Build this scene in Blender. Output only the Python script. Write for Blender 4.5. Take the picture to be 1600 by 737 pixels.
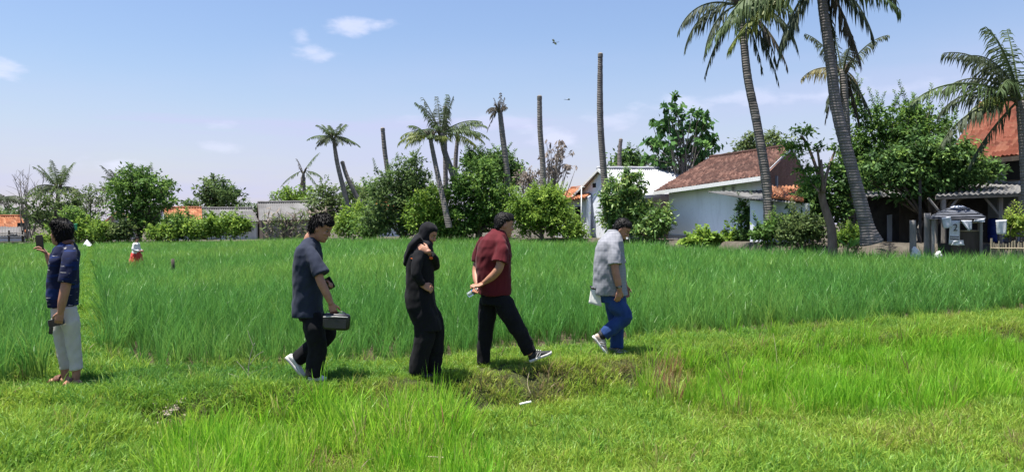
import bpy, bmesh, math, random
import numpy as np
from mathutils import Vector, Matrix, noise as mnoise

R = math.radians
SC = bpy.context.scene
for _o in list(bpy.data.objects):
    bpy.data.objects.remove(_o)
COL = SC.collection

# ------------------------------------------------------------------ camera, sky, sun, exposure
CAMZ, FPX, HY = 1.6, 1200.0, 350.0
cam = bpy.data.objects.new('camera', bpy.data.cameras.new('camera'))
COL.objects.link(cam)
cam.location = (0, 0, CAMZ)
cam.rotation_euler = (R(90), 0, 0)
cam.data.sensor_width = 36
cam.data.lens = 36 * FPX / 1600
cam.data.shift_y = -(368.5 - HY) / 1600
cam.data.clip_end = 6000
SC.camera = cam

SUN_EL, SUN_AZ = 76.0, 262.0          # azimuth: direction the light comes from, clockwise from +y (north)
world = bpy.data.worlds.new('World')
SC.world = world
world.use_nodes = True
SKY_STRENGTH, SUN_STRENGTH, EXPOSURE = 0.069, 5.0, 1.18
sun = bpy.data.objects.new('sun', bpy.data.lights.new('sun', 'SUN'))
COL.objects.link(sun)
sun.data.energy = SUN_STRENGTH
sun.data.angle = R(0.5)
sun.data.color = (1.0, 0.955, 0.88)
_sd = Vector((math.sin(R(SUN_AZ)) * math.cos(R(SUN_EL)), math.cos(R(SUN_AZ)) * math.cos(R(SUN_EL)), math.sin(R(SUN_EL))))
sun.rotation_euler = _sd.to_track_quat('Z', 'Y').to_euler()
SC.view_settings.view_transform = 'Standard'
SC.view_settings.look = 'None'
SC.view_settings.gamma = 1
SC.view_settings.exposure = EXPOSURE
SC.view_settings.use_curve_mapping = False
SC.render.engine = 'CYCLES'
SC.cycles.max_bounces = 6
SC.cycles.diffuse_bounces = 3
SC.cycles.transmission_bounces = 4
SC.cycles.use_denoising = True
SC.cycles.denoiser = 'OPENIMAGEDENOISE'
SC.cycles.denoising_prefilter = 'ACCURATE'
SC.cycles.denoising_input_passes = 'RGB_ALBEDO_NORMAL'


def build_sky():
    nt = world.node_tree
    N, L = nt.nodes, nt.links
    N.clear()
    out = N.new('ShaderNodeOutputWorld')
    bg = N.new('ShaderNodeBackground')
    bg.inputs['Strength'].default_value = SKY_STRENGTH
    L.new(bg.outputs[0], out.inputs[0])
    sky = N.new('ShaderNodeTexSky')
    sky.sky_type = 'NISHITA'
    sky.sun_disc = False
    sky.sun_elevation = R(SUN_EL)
    sky.sun_rotation = R(SUN_AZ)
    sky.altitude = 0
    sky.air_density = 1.5
    sky.dust_density = 0.4
    sky.ozone_density = 3.2
    tc = N.new('ShaderNodeTexCoord')
    sep = N.new('ShaderNodeSeparateXYZ')
    L.new(tc.outputs['Generated'], sep.inputs[0])

    def math_n(op, a, b=None, clamp=False):
        n = N.new('ShaderNodeMath')
        n.operation = op
        n.use_clamp = clamp
        for i, v in enumerate((a, b)):
            if v is None:
                continue
            if isinstance(v, (int, float)):
                n.inputs[i].default_value = v
            else:
                L.new(v, n.inputs[i])
        return n.outputs[0]

    def smooth(v, a, b):
        n = N.new('ShaderNodeMapRange')
        n.interpolation_type = 'SMOOTHSTEP'
        L.new(v, n.inputs[0])
        n.inputs[1].default_value = a
        n.inputs[2].default_value = b
        return n.outputs[0]
    # thin veil of high cloud, more of it towards the horizon
    x, y, z = sep.outputs
    az = math_n('ARCTAN2', x, y)

    def noise_n(sx, sz, scale, detail, off):
        c = N.new('ShaderNodeCombineXYZ')
        L.new(math_n('MULTIPLY', az, sx), c.inputs[0])
        L.new(math_n('MULTIPLY', z, sz), c.inputs[1])
        c.inputs[2].default_value = off
        n = N.new('ShaderNodeTexNoise')
        n.inputs['Scale'].default_value = scale
        n.inputs['Detail'].default_value = detail
        n.inputs['Roughness'].default_value = 0.55
        L.new(c.outputs[0], n.inputs['Vector'])
        return n.outputs[0]
    wob = noise_n(1.0, 1.0, 4.0, 5, 3.1)
    n1 = noise_n(1.1, 9.0, 1.7, 7, 1.7)
    tilt = math_n('SUBTRACT', z, math_n('MULTIPLY', az, 0.05))
    zz = math_n('ADD', tilt, math_n('MULTIPLY', math_n('SUBTRACT', wob, 0.5), 0.06))
    band = math_n('SUBTRACT', smooth(zz, 0.25, 0.03), 0.0)
    veil = math_n('MULTIPLY', band, math_n('ADD', 0.55, math_n('MULTIPLY', smooth(n1, 0.4, 0.62), 0.45)))
    mask = math_n('MULTIPLY', veil, 0.88)
    # streaks
    streak = math_n('MULTIPLY', smooth(noise_n(0.9, 13.0, 1.5, 6, 8.3), 0.53, 0.7), smooth(zz, 0.26, 0.12))
    mask = math_n('MAXIMUM', mask, math_n('MULTIPLY', streak, 0.8))
    puffn = noise_n(8.0, 19.0, 2.2, 9, 5.0)
    puffs = None
    # a few small puffs, given by azimuth and sine of elevation
    for (px, py, wx, wy, a) in ((545, 40, 48, 16, .62), (488, 82, 34, 11, .5), (470, 60, 16, 12, .38), (14, 110, 28, 13, .6),
                                (860, 213, 60, 20, .5), (965, 190, 60, 15, .35), (180, 258, 46, 14, .6), (345, 195, 22, 8, .3),
                                (350, 232, 40, 9, .35), (1060, 168, 60, 16, .45), (1230, 150, 150, 14, .4), (1400, 140, 110, 12, .28),
                                (780, 190, 140, 10, .22)):
        vx, vz = (px - 800) / FPX, (HY - py) / FPX
        l = math.sqrt(vx * vx + 1 + vz * vz)
        a0, z0 = math.atan2(vx, 1), vz / l
        dx = math_n('DIVIDE', math_n('SUBTRACT', az, a0), wx / FPX)
        dz = math_n('DIVIDE', math_n('SUBTRACT', z, z0), wy / FPX)
        d = math_n('SQRT', math_n('ADD', math_n('MULTIPLY', dx, dx), math_n('MULTIPLY', dz, dz)))
        d = math_n('ADD', d, math_n('MULTIPLY', math_n('SUBTRACT', puffn, 0.5), 4.6))
        m = math_n('MULTIPLY', smooth(d, 1.15, -0.25), a)
        puffs = m if puffs is None else math_n('MAXIMUM', puffs, m)
    def layer(base, m, col):
        x_ = N.new('ShaderNodeMix')
        x_.data_type = 'RGBA'
        L.new(math_n('MINIMUM', m, 0.95), x_.inputs[0])
        L.new(base, x_.inputs[6])
        x_.inputs[7].default_value = (*col, 1)
        return x_.outputs[2]
    veiled = layer(sky.outputs[0], mask, (4.9, 5.2, 6.25))
    clouded = layer(veiled, puffs, (7.0, 7.3, 7.6))
    tint = N.new('ShaderNodeMix')            # the phone's cool white balance
    tint.data_type = 'RGBA'
    tint.blend_type = 'MULTIPLY'
    tint.inputs[0].default_value = 1
    L.new(clouded, tint.inputs[6])
    tint.inputs[7].default_value = (.825, .815, .97, 1)
    L.new(tint.outputs[2], bg.inputs[0])


build_sky()

# ------------------------------------------------------------------ terrain
_re_x = np.array([-40, -9, -3.55, -1.48, .41, 1.78, 3.87, 6.4, 9.5, 16, 60])
_re_d = np.array([8.0, 8.3, 8.5, 8.9, 9.8, 10.6, 11.6, 12.8, 14.2, 17, 34])
_ed_p = np.array([-800, 0, 400, 560, 700, 900, 1040, 1200, 1400, 1600, 2400])
_ed_d = np.array([62, 60, 57, 50, 46, 43, 37, 29, 26.5, 25, 22])
_vz_p = np.array([-400, 0, 400, 700, 1000, 1300, 2000])
_vz_z = np.array([.1, .12, .3, .72, .8, .9, .9])


def sst(t):
    t = np.clip(t, 0, 1)
    return t * t * (3 - 2 * t)


def rice_edge(x):
    return np.interp(x, _re_x, _re_d)


def field_far(px):
    return np.interp(px, _ed_p, _ed_d)


def terrain(x, y):
    x = np.asarray(x, float)
    y = np.asarray(y, float)
    s = y - rice_edge(x)
    yy = np.maximum(y, 4.0)
    px = 800 + FPX * x / yy
    far = sst((y - 12) / 14)
    left = sst((620 - px) / 620)
    mud = -0.12 + far * (0.15 * (1 - left) - 0.26 * left)
    vill = np.interp(px, _vz_p, _vz_z)
    lower = -0.30 + 0.22 * sst((-2.6 - x) / 1.4)
    z = np.where(s > -0.6, mud * sst((s + 0.1) / 0.35), lower * sst((-1.25 - s) / 0.55))
    e = y - field_far(px)
    z = z + (vill - mud) * sst((e + 0.2) / 1.6) * (y > 16)
    # path on its own little dyke through the left field
    pc = -4.62 - (y - 8.2) * 0.5475
    pw = sst(1 - (np.abs(x - pc - .06) - .34) / .3) * (s > -0.4) * (e < 0)
    z = np.where(pw > 0, z * (1 - pw) + pw * (mud + .12), z)
    z = z + 0.018 * np.sin(x * 2.3 + 1.3 * np.sin(y * 1.7)) * np.sin(y * 2.9 + np.cos(x * 1.1)) * (y < 30)
    z = z + 0.012 * np.sin(x * 7.1 + y * 3.3) * np.sin(y * 8.3 - x * 2.0) * (y < 30)
    return z


def P(px, py, D):
    return Vector(((px - 800) / FPX * D, D, CAMZ + (HY - py) / FPX * D))


def G(px, D, dz=0.0):
    x = (px - 800) / FPX * D
    return Vector((x, D, float(terrain(x, D)) + dz))


# ------------------------------------------------------------------ materials
def newmat(name):
    m = bpy.data.materials.new(name)
    m.use_nodes = True
    nt = m.node_tree
    nt.nodes.clear()
    out = nt.nodes.new('ShaderNodeOutputMaterial')
    return m, nt, out


def prin(nt, out, col=(.5, .5, .5), rough=.7, spec=.3):
    b = nt.nodes.new('ShaderNodeBsdfPrincipled')
    b.inputs['Base Color'].default_value = (*col, 1)
    b.inputs['Roughness'].default_value = rough
    b.inputs['Specular IOR Level'].default_value = spec
    nt.links.new(b.outputs[0], out.inputs[0])
    return b


def nnoise(nt, scale, detail=6, rough=.6, coord='Object', sc3=None):
    tc = nt.nodes.new('ShaderNodeTexCoord')
    n = nt.nodes.new('ShaderNodeTexNoise')
    n.inputs['Scale'].default_value = scale
    n.inputs['Detail'].default_value = detail
    n.inputs['Roughness'].default_value = rough
    src = tc.outputs[coord]
    if sc3:
        mp = nt.nodes.new('ShaderNodeMapping')
        mp.inputs['Scale'].default_value = sc3
        nt.links.new(src, mp.inputs[0])
        src = mp.outputs[0]
    nt.links.new(src, n.inputs['Vector'])
    return n


def ramp(nt, fac, stops):
    r = nt.nodes.new('ShaderNodeValToRGB')
    e = r.color_ramp.elements
    while len(e) < len(stops):
        e.new(0.5)
    for el, (p, c) in zip(e, stops):
        el.position = p
        el.color = (*c, 1)
    nt.links.new(fac, r.inputs[0])
    return r


def bump(nt, b, h, strength=.3, dist=.02):
    n = nt.nodes.new('ShaderNodeBump')
    n.inputs['Strength'].default_value = strength
    n.inputs['Distance'].default_value = dist
    nt.links.new(h, n.inputs['Height'])
    nt.links.new(n.outputs[0], b.inputs['Normal'])


def mixc(nt, fac, a, b, mode='MIX'):
    m = nt.nodes.new('ShaderNodeMix')
    m.data_type = 'RGBA'
    m.blend_type = mode
    for i, v in ((0, fac), (6, a), (7, b)):
        if isinstance(v, (int, float)):
            m.inputs[i].default_value = v
        elif isinstance(v, tuple):
            m.inputs[i].default_value = (*v, 1)
        else:
            nt.links.new(v, m.inputs[i])
    return m.outputs[2]


def mat_noise(name, c1, c2, scale=4, rough=.8, spec=.2, bmp=.3, bscale=None, sc3=None, lo=.3, hi=.7):
    m, nt, out = newmat(name)
    b = prin(nt, out, c1, rough, spec)
    n = nnoise(nt, scale, sc3=sc3)
    r = ramp(nt, n.outputs[0], [(lo, c1), (hi, c2)])
    nt.links.new(r.outputs[0], b.inputs['Base Color'])
    if bmp:
        n2 = nnoise(nt, bscale or scale * 6, sc3=sc3)
        bump(nt, b, n2.outputs[0], bmp)
    return m


def attr(nt, name, typ='GEOMETRY'):
    a = nt.nodes.new('ShaderNodeAttribute')
    a.attribute_name = name
    a.attribute_type = typ
    return a


def mat_leaf(name, c1, c2, c3=None, trans=.38, rough=.58, spec=.16):
    """leaves: colour differs from leaf to leaf ('rnd'), some light passes through"""
    m, nt, out = newmat(name)
    b = prin(nt, out, c1, rough, spec)
    a = attr(nt, 'rnd')
    stops = [(0.0, c1), (.62, c2)] + ([(1.0, c3)] if c3 else [])
    r = ramp(nt, a.outputs['Fac'], stops)
    nt.links.new(r.outputs[0], b.inputs['Base Color'])
    t = nt.nodes.new('ShaderNodeBsdfTranslucent')
    h = nt.nodes.new('ShaderNodeHueSaturation')
    h.inputs['Hue'].default_value = .485
    h.inputs['Value'].default_value = 1.25
    nt.links.new(r.outputs[0], h.inputs['Color'])
    nt.links.new(h.outputs[0], t.inputs[0])
    mx = nt.nodes.new('ShaderNodeMixShader')
    mx.inputs[0].default_value = trans
    nt.links.new(b.outputs[0], mx.inputs[1])
    nt.links.new(t.outputs[0], mx.inputs[2])
    nt.links.new(mx.outputs[0], out.inputs[0])
    return m


def mat_blade(name, stops, base_c, trans=.38, rough=.5, basemix=.45):
    """grass blades: 'tint' per clump picks the kind of green, 'h' runs from root to tip"""
    m, nt, out = newmat(name)
    b = prin(nt, out, stops[0][1], rough, .3)
    t = attr(nt, 'tint', 'INSTANCER')
    o = nt.nodes.new('ShaderNodeObjectInfo')
    rn = attr(nt, 'rnd')
    mt = nt.nodes.new('ShaderNodeMath')
    mt.operation = 'MULTIPLY_ADD'
    mt.inputs[1].default_value = .4
    nt.links.new(rn.outputs['Fac'], mt.inputs[0])
    ms = nt.nodes.new('ShaderNodeMath')
    ms.operation = 'SUBTRACT'
    ms.inputs[1].default_value = .2
    nt.links.new(t.outputs['Fac'], ms.inputs[0])
    nt.links.new(ms.outputs[0], mt.inputs[2])
    r = ramp(nt, mt.outputs[0], stops)
    h = attr(nt, 'h')
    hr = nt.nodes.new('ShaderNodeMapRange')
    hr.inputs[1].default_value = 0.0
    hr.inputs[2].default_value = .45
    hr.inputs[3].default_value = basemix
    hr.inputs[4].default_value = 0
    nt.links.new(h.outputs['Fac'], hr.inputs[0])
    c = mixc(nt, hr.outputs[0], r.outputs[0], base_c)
    hs = nt.nodes.new('ShaderNodeHueSaturation')
    mv = nt.nodes.new('ShaderNodeMapRange')
    mv.inputs[3].default_value = .82
    mv.inputs[4].default_value = 1.2
    nt.links.new(o.outputs['Random'], mv.inputs[0])
    nt.links.new(mv.outputs[0], hs.inputs['Value'])
    nt.links.new(c, hs.inputs['Color'])
    nt.links.new(hs.outputs[0], b.inputs['Base Color'])
    tr = nt.nodes.new('ShaderNodeBsdfTranslucent')
    hs2 = nt.nodes.new('ShaderNodeHueSaturation')
    hs2.inputs['Hue'].default_value = .487
    hs2.inputs['Value'].default_value = 1.3
    nt.links.new(hs.outputs[0], hs2.inputs['Color'])
    nt.links.new(hs2.outputs[0], tr.inputs[0])
    mx = nt.nodes.new('ShaderNodeMixShader')
    mx.inputs[0].default_value = trans
    nt.links.new(b.outputs[0], mx.inputs[1])
    nt.links.new(tr.outputs[0], mx.inputs[2])
    nt.links.new(mx.outputs[0], out.inputs[0])
    return m


def mat_tile(name, c1, c2, c3, dirt=(.05, .035, .03), dirtf=.5, rough=.8):
    m, nt, out = newmat(name)
    b = prin(nt, out, c1, rough, .15)
    a = attr(nt, 'rnd')
    r = ramp(nt, a.outputs['Fac'], [(0, c1), (.5, c2), (1, c3)])
    n = nnoise(nt, .9, 8, .7)
    nr = ramp(nt, n.outputs[0], [(.42, (0, 0, 0)), (.66, (1, 1, 1))])
    mu = nt.nodes.new('ShaderNodeMath')
    mu.operation = 'MULTIPLY'
    mu.inputs[1].default_value = dirtf
    nt.links.new(nr.outputs[0], mu.inputs[0])
    c = mixc(nt, mu.outputs[0], r.outputs[0], dirt)
    nt.links.new(c, b.inputs['Base Color'])
    n2 = nnoise(nt, 30)
    bump(nt, b, n2.outputs[0], .3, .01)
    return m


def mat_bark(name, c1, c2, ring=0.0, scale=6):
    m, nt, out = newmat(name)
    b = prin(nt, out, c1, .9, .1)
    n = nnoise(nt, scale, 8, .65, sc3=(1, 1, .35) if not ring else (1, 1, 1))
    r = ramp(nt, n.outputs[0], [(.3, c1), (.7, c2)])
    col = r.outputs[0]
    hh = n.outputs[0]
    if ring:
        w = nt.nodes.new('ShaderNodeTexWave')
        w.wave_type = 'BANDS'
        w.bands_direction = 'Z'
        w.inputs['Scale'].default_value = ring
        w.inputs['Distortion'].default_value = 2.2
        w.inputs['Detail'].default_value = 3
        w.inputs['Detail Scale'].default_value = 1.5
        tc = nt.nodes.new('ShaderNodeTexCoord')
        nt.links.new(tc.outputs['Object'], w.inputs['Vector'])
        wr = ramp(nt, w.outputs['Fac'], [(.1, (.55, .52, .5)), (.45, (1, 1, 1))])
        col = mixc(nt, .5, r.outputs[0], wr.outputs[0], 'MULTIPLY')
        hh = w.outputs['Fac']
    nt.links.new(col, b.inputs['Base Color'])
    bump(nt, b, hh, .5, .03)
    return m


def mat_brick(name, c1, c2, mortar, scale=4.0):
    m, nt, out = newmat(name)
    b = prin(nt, out, c1, .9, .1)
    br = nt.nodes.new('ShaderNodeTexBrick')
    br.inputs['Color1'].default_value = (*c1, 1)
    br.inputs['Color2'].default_value = (*c2, 1)
    br.inputs['Mortar'].default_value = (*mortar, 1)
    br.inputs['Scale'].default_value = scale
    br.inputs['Mortar Size'].default_value = .022
    br.inputs['Brick Width'].default_value = .9
    br.inputs['Row Height'].default_value = .28
    uv = nt.nodes.new('ShaderNodeUVMap')
    nt.links.new(uv.outputs[0], br.inputs['Vector'])
    n = nnoise(nt, 1.2, 8, .7)
    nr = ramp(nt, n.outputs[0], [(.3, (.6, .6, .6)), (.7, (1.1, 1.1, 1.1))])
    c = mixc(nt, .8, br.outputs['Color'], nr.outputs[0], 'MULTIPLY')
    nt.links.new(c, b.inputs['Base Color'])
    return m


def mat_plaster(name, c, stain=(.25, .24, .22), sf=.6):
    """painted render with grime, rain streaks and a damp foot"""
    m, nt, out = newmat(name)
    b = prin(nt, out, c, .85, .2)
    n = nnoise(nt, 1.1, 9, .7, sc3=(1, 1, .28))
    r = ramp(nt, n.outputs[0], [(.5, (0, 0, 0)), (.8, (1, 1, 1))])
    n3 = nnoise(nt, 5, 6, .7)
    r3 = ramp(nt, n3.outputs[0], [(.55, (0, 0, 0)), (.75, (.6, .6, .6))])
    mu = nt.nodes.new('ShaderNodeMath')
    mu.operation = 'MAXIMUM'
    nt.links.new(r.outputs[0], mu.inputs[0])
    nt.links.new(r3.outputs[0], mu.inputs[1])
    mm = nt.nodes.new('ShaderNodeMath')
    mm.operation = 'MULTIPLY'
    mm.inputs[1].default_value = sf
    nt.links.new(mu.outputs[0], mm.inputs[0])
    cc = mixc(nt, mm.outputs[0], c, stain)
    nt.links.new(cc, b.inputs['Base Color'])
    n2 = nnoise(nt, 2.5, 3)
    bump(nt, b, n2.outputs[0], .12, .03)
    return m


def mat_plain(name, c, rough=.6, spec=.3, metal=0):
    m, nt, out = newmat(name)
    b = prin(nt, out, c, rough, spec)
    b.inputs['Metallic'].default_value = metal
    n = nnoise(nt, 14, 5)
    r = ramp(nt, n.outputs[0], [(.3, tuple(v * .8 for v in c)), (.7, tuple(min(1, v * 1.12) for v in c))])
    nt.links.new(r.outputs[0], b.inputs['Base Color'])
    return m


def mat_cloth(name, c1, c2, wscale=420, rough=.85, bs=.25, fold=.16, sheen=.15):
    m, nt, out = newmat(name)
    b = prin(nt, out, c1, rough, .15)
    b.inputs['Sheen Weight'].default_value = sheen
    n = nnoise(nt, 7, 6, .6, sc3=(1, 1, .5))
    r = ramp(nt, n.outputs[0], [(.3, c1), (.7, c2)])
    nt.links.new(r.outputs[0], b.inputs['Base Color'])
    n2 = nnoise(nt, 12, 2, .5, sc3=(1, 1, .6))
    bump(nt, b, n2.outputs[0], fold, .012)
    return m, nt, b, r


# ------------------------------------------------------------------ mesh helpers
LOC = {}


def tag(o, label=None, cat=None, group=None, kind=None):
    if label:
        o['label'] = label
    if cat:
        o['category'] = cat
    if group:
        o['group'] = group
    if kind:
        o['kind'] = kind
    return o


def thing(name, label, cat, loc, group=None):
    o = bpy.data.objects.new(name, None)
    o.empty_display_size = .2
    COL.objects.link(o)
    o.location = loc
    LOC[o.name] = Vector(loc)
    return tag(o, label, cat, group)


def rootloc(parent):
    if parent is None:
        return None
    p = parent
    while p.parent is not None:
        p = p.parent
    return LOC.get(p.name)


def link(name, me, mat, parent=None, loc=None):
    o = bpy.data.objects.new(name, me)
    COL.objects.link(o)
    if mat is not None:
        if isinstance(mat, (list, tuple)):
            for m in mat:
                me.materials.append(m)
        else:
            me.materials.append(mat)
    if parent is not None:
        o.parent = parent
    return o


def mesh(name, V, F, mat, parent=None, smooth=False, loc=None, midx=None):
    """V in world coordinates; a child is stored relative to its thing's base, a top-level mesh relative to loc"""
    base = rootloc(parent) if parent is not None else (Vector(loc) if loc is not None else None)
    if base is not None:
        b = tuple(base)
        V = [(v[0] - b[0], v[1] - b[1], v[2] - b[2]) for v in V]
    me = bpy.data.meshes.new(name)
    me.from_pydata([tuple(v) for v in V], [], F)
    if smooth:
        me.polygons.foreach_set('use_smooth', [True] * len(me.polygons))
    o = link(name, me, mat, parent)
    if midx is not None:
        me.polygons.foreach_set('material_index', midx)
    if parent is None and loc is not None:
        o.location = loc
        LOC[o.name] = Vector(loc)
    me.update()
    return o


class MB:
    """collects shapes into one mesh (world coordinates)"""

    def __init__(s):
        s.V, s.F = [], []

    def add(s, V, F):
        n = len(s.V)
        s.V += [tuple(v) for v in V]
        s.F += [tuple(i + n for i in f) for f in F]
        return s

    def box(s, c, size, rz=0.0, M=None):
        hx, hy, hz = size[0] / 2, size[1] / 2, size[2] / 2
        vs = [Vector((x, y, z)) for z in (-hz, hz) for y in (-hy, hy) for x in (-hx, hx)]
        m = M if M is not None else Matrix.Rotation(rz, 3, 'Z')
        vs = [m @ v + Vector(c) for v in vs]
        return s.add(vs, [(0, 2, 3, 1), (4, 5, 7, 6), (0, 1, 5, 4), (2, 6, 7, 3), (0, 4, 6, 2), (1, 3, 7, 5)])

    def hexa(s, q0, q1):
        """solid between two quads"""
        return s.add(list(q0) + list(q1), [(3, 2, 1, 0), (4, 5, 6, 7), (0, 1, 5, 4), (1, 2, 6, 5), (2, 3, 7, 6), (3, 0, 4, 7)])

    def slab(s, quad, t):
        """quad given thickness t along its normal"""
        q = [Vector(v) for v in quad]
        n = (q[1] - q[0]).cross(q[3] - q[0]).normalized() * t
        return s.hexa(q, [v + n for v in q])

    def tube(s, pts, rad, n=8, up=None, cap=True):
        pts = [Vector(p) for p in pts]
        m = len(pts)
        if isinstance(rad, (int, float)):
            rad = [rad] * m
        n0 = len(s.V)
        prev = None
        for i, p in enumerate(pts):
            t = (pts[min(i + 1, m - 1)] - pts[max(i - 1, 0)])
            if t.length < 1e-9:
                t = Vector((0, 0, 1))
            t.normalize()
            if prev is None:
                u = Vector(up) if up else (Vector((0, 1, 0)) if abs(t.y) < .9 else Vector((1, 0, 0)))
            else:
                u = prev
            u = (u - t * u.dot(t))
            if u.length < 1e-6:
                u = t.orthogonal()
            u.normalize()
            prev = u
            w = t.cross(u)
            r = rad[i]
            ra, rb = (r, r) if isinstance(r, (int, float)) else r
            for k in range(n):
                a = 2 * math.pi * k / n
                s.V.append(tuple(p + u * (math.cos(a) * ra) + w * (math.sin(a) * rb)))
        for i in range(m - 1):
            for k in range(n):
                a, b = n0 + i * n + k, n0 + i * n + (k + 1) % n
                s.F.append((a, b, b + n, a + n))
        if cap:
            s.F.append(tuple(n0 + k for k in reversed(range(n))))
            s.F.append(tuple(n0 + (m - 1) * n + k for k in range(n)))
        return s

    def ell(s, c, r, M=None, nu=14, nv=9):
        c = Vector(c)
        V, F = [], []
        for j in range(nv + 1):
            th = math.pi * j / nv
            for k in range(nu):
                ph = 2 * math.pi * k / nu
                v = Vector((r[0] * math.sin(th) * math.cos(ph), r[1] * math.sin(th) * math.sin(ph), r[2] * math.cos(th)))
                if M is not None:
                    v = M @ v
                V.append(v + c)
        for j in range(nv):
            for k in range(nu):
                a, b = j * nu + k, j * nu + (k + 1) % nu
                F.append((a, a + nu, b + nu, b))
        return s.add(V, F)

    def loft(s, secs, n=24, ex=2.3, xf=None):
        """stack of horizontal super-ellipses: (cx, cy, z, rx, ry[, yaw])"""
        n0 = len(s.V)
        for sec in secs:
            cx, cy, z, rx, ry = sec[:5]
            yaw = sec[5] if len(sec) > 5 else 0
            for k in range(n):
                a = 2 * math.pi * k / n
                ca, sa = math.cos(a), math.sin(a)
                x = rx * math.copysign(abs(ca) ** (2 / ex), ca)
                y = ry * math.copysign(abs(sa) ** (2 / ex), sa)
                x, y = x * math.cos(yaw) - y * math.sin(yaw), x * math.sin(yaw) + y * math.cos(yaw)
                v = Vector((cx + x, cy + y, z))
                s.V.append(tuple(xf @ v if xf is not None else v))
        for i in range(len(secs) - 1):
            for k in range(n):
                a, b = n0 + i * n + k, n0 + i * n + (k + 1) % n
                s.F.append((a, b, b + n, a + n))
        s.F.append(tuple(n0 + k for k in reversed(range(n))))
        s.F.append(tuple(n0 + (len(secs) - 1) * n + k for k in range(n)))
        return s

    def build(s, name, mat, parent=None, smooth=False, loc=None):
        return mesh(name, s.V, s.F, mat, parent, smooth, loc)


def catmull(pts, rad, k=4):
    pts = [Vector(p) for p in pts]
    out, ro = [], []
    n = len(pts)
    for i in range(n - 1):
        p0, p1, p2, p3 = pts[max(i - 1, 0)], pts[i], pts[i + 1], pts[min(i + 2, n - 1)]
        for j in range(k):
            t = j / k
            out.append(.5 * ((2 * p1) + (p2 - p0) * t + (2 * p0 - 5 * p1 + 4 * p2 - p3) * t * t + (3 * p1 - p0 - 3 * p2 + p3) * t ** 3))
            a, b = rad[i], rad[i + 1]
            ts = t * t * (3 - 2 * t)
            if isinstance(a, tuple) or isinstance(b, tuple):
                a = a if isinstance(a, tuple) else (a, a)
                b = b if isinstance(b, tuple) else (b, b)
                ro.append((a[0] + (b[0] - a[0]) * ts, a[1] + (b[1] - a[1]) * ts))
            else:
                ro.append(a + (b - a) * ts)
    out.append(pts[-1])
    ro.append(rad[-1])
    return out, ro


def leafmesh(name, C, A, B, W, rnd, mat, parent, fold=0.0):
    """many diamond leaves: centre C, half long axis A, half short axis B (N,3); fold lifts the edges"""
    base = np.array(rootloc(parent))
    N = len(C)
    nrm = np.cross(A, B)
    nrm /= (np.linalg.norm(nrm, axis=1, keepdims=True) + 1e-9)
    up = nrm * (np.linalg.norm(B, axis=1, keepdims=True) * fold)
    V = np.stack([C - A, C + B + up - A * .1, C + A, C - B + up - A * .1], 1) - base
    me = bpy.data.meshes.new(name)
    me.vertices.add(N * 4)
    me.vertices.foreach_set('co', V.reshape(-1).astype(np.float32))
    me.loops.add(N * 4)
    me.loops.foreach_set('vertex_index', np.arange(N * 4, dtype=np.int32))
    me.polygons.add(N)
    me.polygons.foreach_set('loop_start', np.arange(0, N * 4, 4, dtype=np.int32))
    me.update()
    a = me.attributes.new('rnd', 'FLOAT', 'POINT')
    a.data.foreach_set('value', np.repeat(np.clip(rnd, 0, 1), 4).astype(np.float32))
    me.validate()
    return link(name, me, mat, parent)


def evalmesh(V, F, voxel, smooth_it=4, name='tmp'):
    me = bpy.data.meshes.new(name)
    me.from_pydata([tuple(v) for v in V], [], F)
    me.update()
    bm = bmesh.new()
    bm.from_mesh(me)
    bmesh.ops.recalc_face_normals(bm, faces=bm.faces)
    bm.to_mesh(me)
    bm.free()
    o = bpy.data.objects.new(name, me)
    COL.objects.link(o)
    md = o.modifiers.new('r', 'REMESH')
    md.mode = 'VOXEL'
    md.voxel_size = voxel
    if smooth_it:
        ms = o.modifiers.new('s', 'SMOOTH')
        ms.factor = .5
        ms.iterations = smooth_it
    dg = bpy.context.evaluated_depsgraph_get()
    dg.update()
    ev = bpy.data.meshes.new_from_object(o.evaluated_get(dg))
    bpy.data.objects.remove(o)
    bpy.data.meshes.remove(me)
    ev.name = name
    ev.polygons.foreach_set('use_smooth', [True] * len(ev.polygons))
    return ev


def solid(mb, name, mat, parent, voxel=.008, smooth_it=4, folds=None):
    """union of mb's closed shapes as one smooth skin; V local to the thing's base"""
    me = evalmesh(mb.V, mb.F, voxel, smooth_it, name)
    if folds:
        amp, fx, fz, seed = folds
        n = len(me.vertices)
        co = np.empty(n * 3, np.float32)
        me.vertices.foreach_get('co', co)
        no = np.empty(n * 3, np.float32)
        me.vertex_normals.foreach_get('vector', no)
        co = co.reshape(-1, 3)
        no = no.reshape(-1, 3)
        d = np.empty(n, np.float32)
        for i in range(n):
            x, y, z = (float(q) for q in co[i])
            w = mnoise.noise((x * 3 + seed, y * 3, z * 3)) * .6
            d[i] = mnoise.noise((x * fx + w + seed, y * fx + w, z * fz + w * 3)) + .5 * mnoise.noise((x * fx * 2.1 - z * fz, y * fx * 2, z * fz * 2.2 + seed))
        co = co + no * (d * amp)[:, None]
        me.vertices.foreach_set('co', co.reshape(-1))
        me.update()
    return link(name, me, mat, parent)


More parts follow.
